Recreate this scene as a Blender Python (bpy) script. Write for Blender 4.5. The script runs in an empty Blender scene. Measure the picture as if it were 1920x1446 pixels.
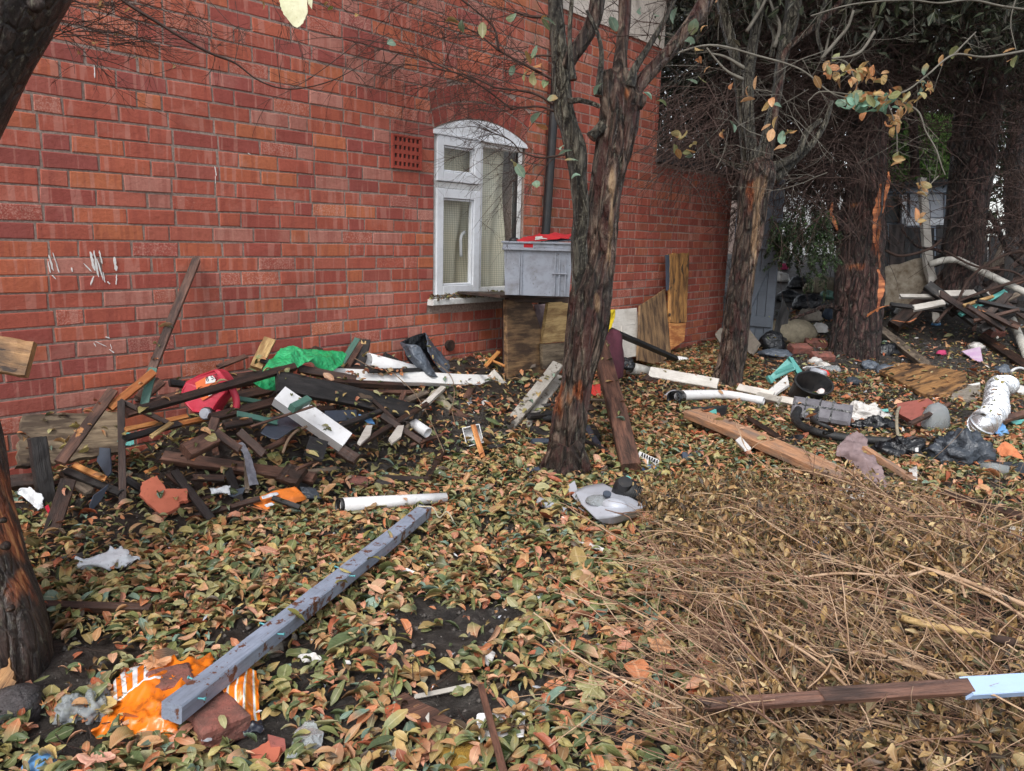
import bpy, math, random
import numpy as np
from mathutils import Vector, Matrix, noise
random.seed(7); RNG = np.random.default_rng(11)
SC = bpy.context.scene
COL = SC.collection
# ---------------- camera ----------------
FPX = 1440.0; CAMH = 1.2
_dn = np.array([-200, 7430, 1440.0]); _dn /= np.linalg.norm(_dn); _Z = -_dn
_Y = np.array([0, 0, 1.0]) - _Z * _Z[2]; _Y /= np.linalg.norm(_Y); _X = np.cross(_Y, _Z)
CAM = np.array([0, 0, CAMH])
def ray(x, y):
    r = np.array([(x - 960) / FPX, (y - 723) / FPX, 1.0]); return np.array([r @ _X, r @ _Y, r @ _Z])
cam_d = bpy.data.cameras.new('camera'); cam = bpy.data.objects.new('camera', cam_d); COL.objects.link(cam)
cam_d.sensor_width = 36; cam_d.lens = 36 * FPX / 1920; cam_d.clip_start = 0.05; cam_d.clip_end = 300
_r = np.array([_X[0], _Y[0], _Z[0]]); _u = -np.array([_X[1], _Y[1], _Z[1]]); _f = np.array([_X[2], _Y[2], _Z[2]])
M = Matrix([[_r[i], _u[i], -_f[i], CAM[i]] for i in range(3)] + [[0, 0, 0, 1]]); cam.matrix_world = M
SC.camera = cam
def depth(p): return float((np.asarray(p) - CAM) @ _f)
def proj(p):
    q = np.asarray(p) - CAM; d = q @ _f
    return 960 + FPX * (q @ _r) / d, 723 - FPX * (q @ _u) / d, d
# ---------------- world, sun, exposure ----------------
SUN_EL, SUN_ROT = math.radians(50), math.radians(200)
world = bpy.data.worlds.new('World'); SC.world = world; world.use_nodes = True
wn = world.node_tree; wn.nodes.clear()
sky = wn.nodes.new('ShaderNodeTexSky'); sky.sky_type = 'NISHITA'; sky.sun_disc = False
sky.sun_elevation = SUN_EL; sky.sun_rotation = SUN_ROT; sky.dust_density = 2.0; sky.air_density = 1.0; sky.ozone_density = 1
hs = wn.nodes.new('ShaderNodeHueSaturation'); hs.inputs['Saturation'].default_value = 0.28
bg = wn.nodes.new('ShaderNodeBackground'); bg.inputs['Strength'].default_value = 0.13
wo = wn.nodes.new('ShaderNodeOutputWorld')
wn.links.new(sky.outputs[0], hs.inputs['Color']); wn.links.new(hs.outputs[0], bg.inputs[0]); wn.links.new(bg.outputs[0], wo.inputs[0])
sd = bpy.data.lights.new('sun', 'SUN'); sun = bpy.data.objects.new('sun', sd); COL.objects.link(sun)
sd.energy = 1.1; sd.angle = math.radians(22); sd.color = (1.0, 0.97, 0.93)
sun_dir = Vector((math.sin(SUN_ROT) * math.cos(SUN_EL), math.cos(SUN_ROT) * math.cos(SUN_EL), math.sin(SUN_EL)))
sun.rotation_euler = (-sun_dir).to_track_quat('-Z', 'Y').to_euler(); sun.location = (0, -4, 8)
SC.view_settings.view_transform = 'Standard'; SC.view_settings.look = 'None'
SC.view_settings.gamma = 1; SC.view_settings.use_curve_mapping = False
SC.view_settings.exposure = 1.12
SC.cycles.max_bounces = 6; SC.cycles.transparent_max_bounces = 12
# ---------------- geometry of the place ----------------
WD = np.array([0.64037537, 0.7680621, 0.0]); WN = np.array([0.7680621, -0.64037537, 0.0]); ZZ = np.array([0, 0, 1.0])
P0 = CAM + (FPX * .077 / 31.1) * ray(151, 650)
def W(x, y, off=0.0):
    r = ray(x, y); s = ((P0 + WN * off - CAM) @ WN) / (r @ WN); return CAM + s * r
def D(x, y, d): return CAM + d * ray(x, y)
def ws(p): return float((np.asarray(p) - P0) @ WD)
def wp(s, z, off=0.0):
    p = P0 + WD * s + WN * off; p = p.copy(); p[2] = z; return p
def sstep(a, b, x):
    t = np.clip((x - a) / (b - a), 0, 1); return t * t * (3 - 2 * t)
_ph = RNG.uniform(0, 6.28, 24); _kx = RNG.normal(0, 1, 24); _ky = RNG.normal(0, 1, 24)
def terrain(x, y):
    x = np.asarray(x, float); y = np.asarray(y, float)
    h = np.zeros_like(x)
    for i in range(24):
        k = 1.5 * 1.16 ** i
        h = h + 0.016 / (1 + i * .35) * np.sin(k * (_kx[i] * x + _ky[i] * y) + _ph[i])
    s = (x - P0[0]) * WD[0] + (y - P0[1]) * WD[1]; off = (x - P0[0]) * WN[0] + (y - P0[1]) * WN[1]
    h = h + 0.27 * (1 - sstep(0.0, 1.25, off)) * sstep(.15, .8, s) * (1 - sstep(2.7, 3.5, s))
    h = h + 0.07 * (1 - sstep(0.0, 1.0, off)) * (1 - sstep(6.0, 7.2, s))
    h = h + 0.42 * sstep(7.0, 11.0, y) * sstep(1.8, 3.6, x)          # soil bank rising to the back fence
    h = h + 0.5 * sstep(10.5, 16.0, y)
    h = h + 0.15 * np.exp(-(((x - 1.45) / .7) ** 2 + ((y - 2.35) / .7) ** 2))   # heap of cut brush
    return h
def S(x, y, lift=0.0, tmin=0.6):
    r = ray(x, y); t = np.arange(tmin, 40, .01); P = CAM + t[:, None] * r
    g = P[:, 2] - terrain(P[:, 0], P[:, 1]) - lift
    i = np.argmax(g < 0)
    if g[i] >= 0: return P[-1]
    return P[i]
def G(x, y, z=0.0):
    r = ray(x, y); return CAM + r * ((z - CAMH) / r[2])
def pw(p, px): return px * depth(p) / FPX
# ---------------- object helpers ----------------
WM = {}
def v3(a): return Vector([float(t) for t in a])
def link(o, Mw, parent=None):
    COL.objects.link(o); WM[o.name] = Mw
    if parent is not None:
        o.parent = parent; o.matrix_basis = WM[parent.name].inverted() @ Mw
    else: o.matrix_basis = Mw
    return o
def tag(o, label=None, cat=None, group=None, kind=None):
    if label: o['label'] = label
    if cat: o['category'] = cat
    if group: o['group'] = group
    if kind: o['kind'] = kind
    return o
def empty(name, loc, label=None, cat=None, group=None, kind=None):
    o = bpy.data.objects.new(name, None); o.empty_display_size = .1
    link(o, Matrix.Translation(v3(loc))); return tag(o, label, cat, group, kind)
def mesh(name, V, F, mat=None, smooth=False, cols=None, luv=None, mats=None, fm=None):
    me = bpy.data.meshes.new(name); V = np.asarray(V, float)
    if isinstance(F, np.ndarray):
        n, k = F.shape
        me.vertices.add(len(V)); me.vertices.foreach_set('co', V.astype(np.float32).ravel())
        me.loops.add(n * k); me.loops.foreach_set('vertex_index', F.astype(np.int32).ravel())
        me.polygons.add(n); me.polygons.foreach_set('loop_start', np.arange(0, n * k, k, dtype=np.int32))
        me.polygons.foreach_set('loop_total', np.full(n, k, np.int32)); me.update(calc_edges=True)
    else:
        me.from_pydata([tuple(map(float, v)) for v in V], [], [tuple(int(i) for i in f) for f in F]); me.update()
    if cols is not None:
        a = me.color_attributes.new('tint', 'FLOAT_COLOR', 'POINT')
        c = np.ones((len(V), 4), np.float32); c[:, :3] = cols; a.data.foreach_set('color', c.ravel())
    if luv is not None:
        a = me.attributes.new('luv', 'FLOAT_VECTOR', 'POINT'); a.data.foreach_set('vector', np.asarray(luv, np.float32).ravel())
    for m in (mats or ([mat] if mat else [])): me.materials.append(m)
    if fm is not None: me.polygons.foreach_set('material_index', np.asarray(fm, np.int32))
    if smooth: me.polygons.foreach_set('use_smooth', np.ones(len(me.polygons), bool))
    return me
def ob(name, me, Mw=None, parent=None, label=None, cat=None, group=None, kind=None):
    if parent is not None and parent.type != 'EMPTY' and Mw is None: Mw = Matrix()
    o = bpy.data.objects.new(name, me); link(o, Mw or Matrix(), parent); return tag(o, label, cat, group, kind)
def basis(o, X, Yh):
    X = v3(X).normalized(); Z = X.cross(v3(Yh))
    if Z.length < 1e-6: Z = X.cross(Vector((.3, .5, .8)))
    Z.normalize(); Y = Z.cross(X)
    return Matrix(((X.x, Y.x, Z.x, o[0]), (X.y, Y.y, Z.y, o[1]), (X.z, Y.z, Z.z, o[2]), (0, 0, 0, 1)))
BOXF = [(0, 3, 2, 1), (4, 5, 6, 7), (0, 1, 5, 4), (1, 2, 6, 5), (2, 3, 7, 6), (3, 0, 4, 7)]
class MB:
    """collects shapes into one mesh"""
    def __init__(s): s.V = []; s.F = []; s.fm = []; s.c = []
    def add(s, V, F, m=0, col=(1, 1, 1)):
        n = len(s.V); s.V += [tuple(map(float, v)) for v in V]; s.F += [tuple(i + n for i in f) for f in F]; s.fm += [m] * len(F); s.c += [col] * len(V); return s
    def box(s, a, b, m=0, bev=0.0, Mx=None, col=(1, 1, 1)):
        (x0, y0, z0), (x1, y1, z1) = a, b
        if bev:
            V = []; q = bev
            for z, i in ((z0, q), (z0 + q, 0), (z1 - q, 0), (z1, q)):
                V += [(x0 + i, y0 + i, z), (x1 - i, y0 + i, z), (x1 - i, y1 - i, z), (x0 + i, y1 - i, z)]
            F = [(3, 2, 1, 0), (12, 13, 14, 15)]
            for k in range(3):
                for j in range(4): F.append((4 * k + j, 4 * k + (j + 1) % 4, 4 * k + 4 + (j + 1) % 4, 4 * k + 4 + j))
        else:
            V = [(x0, y0, z0), (x1, y0, z0), (x1, y1, z0), (x0, y1, z0), (x0, y0, z1), (x1, y0, z1), (x1, y1, z1), (x0, y1, z1)]; F = BOXF
        if Mx is not None: V = [tuple(Mx @ Vector(v)) for v in V]
        return s.add(V, F, m, col)
    def tube(s, pts, r, seg=8, m=0, cap=True, col=(1, 1, 1)):
        V, F = tubegeo(pts, r, seg, cap); return s.add(V, F, m, col)
    def build(s, name, mat, Mw=None, parent=None, smooth=False, **k):
        mats = mat if isinstance(mat, (list, tuple)) else [mat]
        return ob(name, mesh(name, s.V, s.F, mats=mats, fm=s.fm, smooth=smooth, cols=s.c), Mw, parent, **k)
def frames(P):
    P = np.asarray(P, float); T = np.gradient(P, axis=0); T /= (np.linalg.norm(T, axis=1)[:, None] + 1e-9)
    ref = np.array([0, 0, 1.0]) if abs(T[0][2]) < .9 else np.array([1.0, 0, 0])
    N = np.zeros_like(P); N[0] = np.cross(T[0], ref); N[0] /= np.linalg.norm(N[0])
    for i in range(1, len(P)):
        n = N[i - 1] - T[i] * (N[i - 1] @ T[i]); N[i] = n / (np.linalg.norm(n) + 1e-9)
    return P, T, N, np.cross(T, N)
def tubegeo(pts, r, seg=8, cap=True):
    P, T, N, B = frames(pts); k = len(P); r = np.broadcast_to(np.asarray(r, float), (k,)) if np.ndim(r) < 2 else r
    a = np.linspace(0, 2 * np.pi, seg, endpoint=False)
    V = (P[:, None] + r[:, None, None] * (np.cos(a)[None, :, None] * N[:, None] + np.sin(a)[None, :, None] * B[:, None])).reshape(-1, 3)
    F = [(i * seg + j, i * seg + (j + 1) % seg, (i + 1) * seg + (j + 1) % seg, (i + 1) * seg + j) for i in range(k - 1) for j in range(seg)]
    if cap: F += [tuple(range(seg))[::-1], tuple((k - 1) * seg + j for j in range(seg))]
    return V, F
def smoothline(pts, n=8):
    pts = [np.asarray(p, float) for p in pts]; out = []
    P = [2 * pts[0] - pts[1]] + pts + [2 * pts[-1] - pts[-2]]
    for i in range(1, len(P) - 2):
        for t in np.linspace(0, 1, n, endpoint=False):
            a, b, c, d = P[i - 1], P[i], P[i + 1], P[i + 2]
            out.append(.5 * ((2 * b) + (c - a) * t + (2 * a - 5 * b + 4 * c - d) * t * t + (3 * b - a - 3 * c + d) * t ** 3))
    out.append(pts[-1]); return np.array(out)
def many_tubes(lines, seg=3):
    """lines: list of (pts[k,3], radii[k]) with any k; returns V, F (quads array)"""
    Vs = []; Fs = []; n = 0; a = np.linspace(0, 2 * np.pi, seg, endpoint=False); ca = np.cos(a)[None, :, None]; sa = np.sin(a)[None, :, None]
    for P, r in lines:
        P = np.asarray(P, float); k = len(P); T = P[-1] - P[0]; T = T / (np.linalg.norm(T) + 1e-9)
        ref = np.array([0, 0, 1.0]) if abs(T[2]) < .8 else np.array([1.0, 0, 0])
        N = np.cross(T, ref); N /= np.linalg.norm(N); B = np.cross(T, N)
        Vs.append((P[:, None] + np.asarray(r)[:, None, None] * (ca * N + sa * B)).reshape(-1, 3))
        i = np.arange(k - 1)[:, None] * seg; j = np.arange(seg)[None]; j2 = (j + 1) % seg
        Fs.append(np.stack([i + j, i + j2, i + seg + j2, i + seg + j], -1).reshape(-1, 4) + n); n += k * seg
    return np.concatenate(Vs), np.concatenate(Fs)
def ridged(p, f):
    v = 0; a = 1
    for o in range(3):
        v += a * (1 - 2 * abs(noise.noise(Vector(p) * f))); a *= .5; f *= 2.1
    return v / 1.75
# ---------------- shape builders ----------------
def plank(name, A, B, w, t, mat, face=None, label=None, cat='plank', jag=(0, 0), parent=None, group=None, bow=0.0, seed=None, nseg=8):
    """board from A to B, w wide, t thick; face = the normal its wide side shows"""
    A = np.asarray(A, float); B = np.asarray(B, float); L = np.linalg.norm(B - A)
    mid = (A + B) / 2
    if face is None: face = (CAM - mid) / np.linalg.norm(CAM - mid) + np.array([0, 0, .6])
    X = (B - A) / L; Zf = np.asarray(face, float) - X * (np.asarray(face) @ X); Zf /= np.linalg.norm(Zf); Yf = np.cross(Zf, X)
    rnd = random.Random(seed if seed is not None else int(abs(A[0] * 971 + B[1] * 577) * 1000))
    sec = []; q = min(t, w) * .08
    ring = [(-w / 2 + q, -t / 2), (w / 2 - q, -t / 2), (w / 2, -t / 2 + q), (w / 2, t / 2 - q), (w / 2 - q, t / 2), (-w / 2 + q, t / 2), (-w / 2, t / 2 - q), (-w / 2, -t / 2 + q)]
    V = []; k = len(ring)
    for i in range(nseg + 1):
        u = i / nseg; x = -L / 2 + u * L
        j = rnd.uniform(-1, 1) * w * .018; bz = bow * math.sin(math.pi * u)
        for (y, z) in ring:
            dx = 0
            if i == 0 and jag[0]: dx = rnd.uniform(-.2, 1) * jag[0] * -1
            if i == nseg and jag[1]: dx = rnd.uniform(-.2, 1) * jag[1]
            V.append((x + dx, y + j + rnd.uniform(-1, 1) * w * .006, z + bz + rnd.uniform(-1, 1) * t * .03))
    F = [(i * k + j, i * k + (j + 1) % k, (i + 1) * k + (j + 1) % k, (i + 1) * k + j) for i in range(nseg) for j in range(k)]
    for e, jj in ((0, jag[0]), (nseg, jag[1])):
        c = len(V); V.append((-L / 2 * (1 if e == 0 else -1) + (0 if not jj else (-.3 if e == 0 else .3) * jj), 0, bow * 0)); ids = [e * k + j for j in range(k)]
        for j in range(k):
            f = (c, ids[(j + 1) % k], ids[j]) if e == 0 else (c, ids[j], ids[(j + 1) % k]); F.append(f)
        if jj:   # splinters
            sg = -1 if e == 0 else 1
            for _ in range(4):
                y = rnd.uniform(-.42, .42) * w; b = len(V); ww = rnd.uniform(.05, .12) * w; x0 = sg * L / 2 - sg * .02; ln = jj * rnd.uniform(.5, 1.6)
                V += [(x0, y - ww, -t * .3), (x0, y + ww, -t * .3), (x0, y + ww, t * .3), (x0, y - ww, t * .3), (x0 + sg * ln, y + rnd.uniform(-1, 1) * ww, rnd.uniform(-.2, .3) * t)]
                F += [(b, b + 1, b + 4), (b + 1, b + 2, b + 4), (b + 2, b + 3, b + 4), (b + 3, b, b + 4)]
    Mw = Matrix(((X[0], Yf[0], Zf[0], mid[0]), (X[1], Yf[1], Zf[1], mid[1]), (X[2], Yf[2], Zf[2], mid[2]), (0, 0, 0, 1)))
    return ob(name, mesh(name, V, F, mat), Mw, parent, label=label, cat=(cat if parent is None else None), group=group)
def slab(name, pts, t, mat, label=None, cat='board', rag=0.0, parent=None, group=None, nsub=5, edge=0):
    """flat piece with the given 3D outline, t thick"""
    P = np.array([np.asarray(p, float) for p in pts]); c = P.mean(0)
    n = np.zeros(3)
    for i in range(len(P)): n += np.cross(P[i] - c, P[(i + 1) % len(P)] - c)
    n /= np.linalg.norm(n)
    if n @ (CAM - c) < 0: n = -n
    X = P[(edge + 1) % len(P)] - P[edge]; X -= n * (X @ n); X /= np.linalg.norm(X); Y = np.cross(n, X)
    Q = [((p - c) @ X, (p - c) @ Y) for p in P]; R = []
    rnd = random.Random(int(abs(c[0] * 733 + c[1] * 391) * 1000))
    for i in range(len(Q)):
        a, b = Q[i], Q[(i + 1) % len(Q)]; m = nsub if rag else 1; L = math.hypot(b[0] - a[0], b[1] - a[1])
        for k in range(m):
            u = k / m; j = rnd.uniform(-1, 1) * rag * (1 if k else .4)
            R.append((a[0] + (b[0] - a[0]) * u - (b[1] - a[1]) / (L + 1e-9) * j, a[1] + (b[1] - a[1]) * u + (b[0] - a[0]) / (L + 1e-9) * j))
    m = len(R); V = [(x, y, 0) for x, y in R] + [(x * .985, y * .985, t * .5) for x, y in R] + [(x, y, -t * .5) for x, y in R]
    V = [(x, y, t * .35) for x, y in R] + [(x * (1 - .01), y * (1 - .01), t * .5) for x, y in R] + [(x, y, -t * .5) for x, y in R]
    F = [tuple(range(m, 2 * m)), tuple(range(2 * m, 3 * m))[::-1]]
    ar = sum(R[i][0] * R[(i + 1) % m][1] - R[(i + 1) % m][0] * R[i][1] for i in range(m))
    F += [(i, (i + 1) % m, m + (i + 1) % m, m + i) for i in range(m)] + [(2 * m + i, 2 * m + (i + 1) % m, (i + 1) % m, i) for i in range(m)]
    if ar < 0: F = [f[::-1] for f in F]
    Mw = Matrix(((X[0], Y[0], n[0], c[0]), (X[1], Y[1], n[1], c[1]), (X[2], Y[2], n[2], c[2]), (0, 0, 0, 1)))
    return ob(name, mesh(name, V, F, mat), Mw, parent, label=label, cat=(cat if parent is None else None), group=group)
def sheet(name, rows, mat, label=None, cat='cloth', amp=.01, freq=14, nu=26, nv=22, parent=None, group=None, seed=0, smooth=True, arch=0.0, rag=0.0, thick=.0012):
    """crumpled sheet through rows of 3D points (each row left to right)"""
    R = [smoothline(r, 6) if len(r) > 2 else np.array([np.asarray(r[0], float) + (np.asarray(r[1], float) - np.asarray(r[0], float)) * t for t in np.linspace(0, 1, 7)]) for r in rows]
    def res(line, n):
        u = np.linspace(0, len(line) - 1, n); i = np.minimum(u.astype(int), len(line) - 2); f = (u - i)[:, None]; return line[i] * (1 - f) + line[i + 1] * f
    R = np.array([res(r, nu) for r in R]); Gd = np.array([res(R[:, j], nv) for j in range(nu)]).transpose(1, 0, 2)
    c = Gd.reshape(-1, 3).mean(0); n = np.cross(Gd[-1, 0] - Gd[0, 0], Gd[0, -1] - Gd[0, 0]) + np.cross(Gd[-1, -1] - Gd[0, -1], Gd[-1, -1] - Gd[-1, 0]); n /= np.linalg.norm(n) + 1e-9
    if n @ (CAM - c) < 0: n = -n
    V = np.empty_like(Gd)
    for i in range(nv):
        for j in range(nu):
            p = Gd[i, j] - c; q = p + np.array([seed * 3.1, seed * 1.7, seed * .9])
            d = ridged(q, freq) * amp + noise.noise(Vector(q * freq * .35)) * amp * 1.5 + arch * math.sin(math.pi * i / (nv - 1)) * math.sin(math.pi * j / (nu - 1))
            e = np.zeros(3)
            if rag and (i in (0, nv - 1) or j in (0, nu - 1)): e = np.array([noise.noise(Vector(q * 40 + np.array([k * 9, 0, 0]))) for k in range(3)]) * rag * 2
            V[i, j] = p + n * d + e
    V = V.reshape(-1, 3)
    F = [(i * nu + j, i * nu + j + 1, (i + 1) * nu + j + 1, (i + 1) * nu + j) for i in range(nv - 1) for j in range(nu - 1)]
    u, v = np.meshgrid(np.linspace(0, 1, nu), np.linspace(0, 1, nv)); luv = np.stack([u.ravel(), v.ravel(), 0 * u.ravel()], 1)
    m = len(V)
    if thick:
        V = np.vstack([V, V - n * thick]); luv = np.vstack([luv, luv]); F2 = [tuple(q + m for q in f[::-1]) for f in F]
        bd = [j for j in range(nu)] + [i * nu + nu - 1 for i in range(1, nv)] + [(nv - 1) * nu + j for j in range(nu - 2, -1, -1)] + [i * nu for i in range(nv - 2, 0, -1)]
        F3 = [(bd[k], bd[k - 1], bd[k - 1] + m, bd[k] + m) for k in range(len(bd))]; F = F + F2 + F3
    return ob(name, mesh(name, V, F, mat, smooth=smooth, luv=luv), Matrix.Translation(v3(c)), parent, label=label, cat=(cat if parent is None else None), group=group)
def blob(name, c, r, mat, label=None, cat='bag', amp=.25, freq=2.2, seg=32, rings=20, parent=None, rot=0.0, seed=0, flat=.35, smooth=True, group=None, facet=0):
    """crumpled or lumpy closed body standing at c (its base); r = (rx, ry, rz)"""
    V = []; F = []
    for i in range(rings + 1):
        th = math.pi * i / rings
        for j in range(seg):
            ph = 2 * math.pi * j / seg; d = Vector((math.sin(th) * math.cos(ph), math.sin(th) * math.sin(ph), math.cos(th)))
            if facet: d2 = Vector([math.copysign(abs(x) ** (1 / facet), x) for x in d]); d2 = d2 / max(.8, d2.length) * 1.1
            else: d2 = d
            q = d * freq + Vector((seed * 7.3, seed * 2.9, seed))
            k = 1 + amp * (ridged(q, 1.0) - .4) * .6 + amp * .6 * noise.noise(q * .6)
            x, y, z = d2.x * k, d2.y * k, d2.z * k
            if z < -flat: z = -flat + (z + flat) * .15
            V.append((x * r[0], y * r[1], (z + flat) * r[2]))
    F = [(i * seg + j, (i + 1) * seg + j, (i + 1) * seg + (j + 1) % seg, i * seg + (j + 1) % seg) for i in range(rings) for j in range(seg)]
    Mw = Matrix.Translation(v3(c)) @ Matrix.Rotation(rot, 4, 'Z')
    return ob(name, mesh(name, V, F, mat, smooth=smooth), Mw, parent, label=label, cat=(cat if parent is None else None), group=group)
def pipe(name, pts, r, mat, label=None, cat='pipe', seg=20, wall=.004, parent=None, sm=0, r2=None, group=None, hollow=True, closed_end=False):
    P = smoothline(pts, sm) if sm else np.array([np.asarray(p, float) for p in pts]); c = P.mean(0); P = P - c; k = len(P)
    rr = np.linspace(r, r2 if r2 else r, k)
    V, F = tubegeo(P, rr, seg, cap=not hollow); V = list(V); F = list(F)
    if hollow:
        V2, F2 = tubegeo(P, np.maximum(rr - wall, rr * .5), seg, cap=False); n = len(V); V += list(V2); F += [tuple(i + n for i in f[::-1]) for f in F2]
        for e in (0, k - 1):
            for j in range(seg):
                a, b = e * seg + j, e * seg + (j + 1) % seg; f = (a, a + n, b + n, b); F.append(f if e == 0 else f[::-1])
    me = mesh(name, V, F, mat, smooth=True)
    return ob(name, me, Matrix.Translation(v3(c)), parent, label=label, cat=(cat if parent is None else None), group=group)
def rock(name, c, r, mat, label=None, cat='stone', seed=0, parent=None, amp=.25, rot=0, group=None, facet=3):
    return blob(name, c, r, mat, label=label, cat=cat, amp=amp, freq=1.3, seg=20, rings=12, parent=parent, seed=seed, rot=rot, group=group, facet=facet, flat=.6)
# ---------------- materials ----------------
def lin(h):
    h = h.lstrip('#'); c = [int(h[i:i + 2], 16) / 255 for i in (0, 2, 4)]
    return tuple(x / 12.92 if x <= .04045 else ((x + .055) / 1.055) ** 2.4 for x in c)
class NT:
    def __init__(s, name):
        s.m = bpy.data.materials.new(name); s.m.use_nodes = True; s.t = s.m.node_tree; s.t.nodes.clear()
        s.out = s.n('OutputMaterial'); s.b = s.n('BsdfPrincipled'); s.l(s.b.outputs[0], s.out.inputs[0])
    def n(s, k, **kw):
        x = s.t.nodes.new('ShaderNode' + k)
        for a, b in kw.items(): setattr(x, a, b)
        return x
    def l(s, a, b): s.t.links.new(a, b)
    def put(s, inp, v):
        if isinstance(v, (int, float)): inp.default_value = v
        elif isinstance(v, tuple): inp.default_value = (*v, 1) if len(v) == 3 and inp.type == 'RGBA' else v
        else: s.l(v, inp)
    def coord(s, kind='Object', scale=(1, 1, 1), rand=False):
        if kind == 'Position': o = s.n('NewGeometry').outputs['Position']
        else: o = s.n('TexCoord').outputs[kind]
        mp = s.n('Mapping'); mp.inputs['Scale'].default_value = scale; s.l(o, mp.inputs['Vector'])
        if rand:
            oi = s.n('ObjectInfo'); ml = s.n('Math', operation='MULTIPLY'); ml.inputs[1].default_value = 37.0; s.l(oi.outputs['Random'], ml.inputs[0]); s.l(ml.outputs[0], mp.inputs['Location'])
        return mp.outputs[0]
    def noise(s, vec, scale=5, detail=6, rough=.6, dist=0, out=0):
        x = s.n('TexNoise'); x.inputs['Scale'].default_value = scale; x.inputs['Detail'].default_value = detail; x.inputs['Roughness'].default_value = rough; x.inputs['Distortion'].default_value = dist
        s.l(vec, x.inputs['Vector']); return x.outputs[out]
    def ramp(s, fac, stops, interp='LINEAR'):
        x = s.n('ValToRGB'); x.color_ramp.interpolation = interp; e = x.color_ramp.elements
        while len(e) > 1: e.remove(e[-1])
        e[0].position = stops[0][0]; e[0].color = (*stops[0][1], 1) if isinstance(stops[0][1], tuple) else (stops[0][1],) * 3 + (1,)
        for p, c in stops[1:]:
            q = e.new(p); q.color = (*c, 1) if isinstance(c, tuple) else (c, c, c, 1)
        s.l(fac, x.inputs[0]); return x.outputs[0]
    def mix(s, fac, a, b, mode='MIX'):
        x = s.n('Mix', data_type='RGBA', blend_type=mode); s.put(x.inputs[0], fac); s.put(x.inputs[6], a); s.put(x.inputs[7], b); return x.outputs[2]
    def math(s, op, a, b=0.0):
        x = s.n('Math', operation=op); s.put(x.inputs[0], a); s.put(x.inputs[1], b); return x.outputs[0]
    def attr(s, name, out='Color'):
        x = s.n('Attribute'); x.attribute_name = name; return x.outputs[out]
    def bump(s, h, strength=.5, dist=.005):
        x = s.n('Bump'); x.inputs['Strength'].default_value = strength; x.inputs['Distance'].default_value = dist; s.l(h, x.inputs['Height']); s.l(x.outputs[0], s.b.inputs['Normal'])
    def fin(s, col, rough=.6, spec=None, **kw):
        s.put(s.b.inputs['Base Color'], col); s.put(s.b.inputs['Roughness'], rough)
        if spec is not None: s.b.inputs['Specular IOR Level'].default_value = spec
        for k, v in kw.items(): s.put(s.b.inputs[k.replace('_', ' ')], v)
        return s.m
def wood(name, c1, c2, dark=None, scale=1.0, rough=.62, bump=.6, wet=0.0, patch=None, patchamt=.5):
    t = NT(name); v = t.coord('Object', (2.2 * scale, 30 * scale, 30 * scale), True)
    g = t.noise(v, 3, 7, .65, .6); col = t.ramp(g, [(.3, lin(c1)), (.62, lin(c2))])
    v2 = t.coord('Object', (1.6, 6, 6), True); n2 = t.noise(v2, 2.5, 5, .6)
    if dark: col = t.mix(t.ramp(n2, [(.42, 0.0), (.6, .85)]), col, lin(dark))
    if patch:
        v3_ = t.coord('Object', (1, 2.2, 2.2), True); n3 = t.noise(v3_, 5, 7, .62)
        col = t.mix(t.ramp(n3, [(patchamt, 0.0), (patchamt + .02, 1.0)]), col, lin(patch))
    cr = t.noise(t.coord('Object', (4, 90, 90), True), 3, 4, .7); col = t.mix(t.ramp(cr, [(.33, .75), (.42, 0.0)]), col, lin('#17110d'))
    t.bump(t.math('ADD', g, cr), bump, .004)
    return t.fin(col, t.ramp(n2, [(.3, rough - .18 - wet), (.7, rough + .1)]))
def paint(name, c, under='#5a4030', chips=.68, dirt='#4b4238', dirtamt=.35, rough=.45, scale=1.0, bump=.25, space='Object'):
    t = NT(name); v = t.coord(space, (1, 1, 1), True); n1 = t.noise(v, 14 * scale, 8, .7); n2 = t.noise(v, 3.5 * scale, 6, .65, .5)
    vs = t.coord(space, (3, 40, 40), True); st = t.noise(vs, 2.5 * scale, 5, .6)
    base = t.mix(t.ramp(n2, [(.4, 0.0), (.75, dirtamt)]), lin(c), lin(dirt))
    base = t.mix(t.ramp(st, [(.5, 0.0), (.75, dirtamt * .8)]), base, lin(dirt))
    base = t.mix(t.ramp(n1, [(chips, 0.0), (chips + .03, 1.0)]), base, lin(under))
    t.bump(t.math('ADD', n1, st), bump, .003); return t.fin(base, t.ramp(n2, [(.3, rough - .1), (.7, rough + .2)]))
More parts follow.
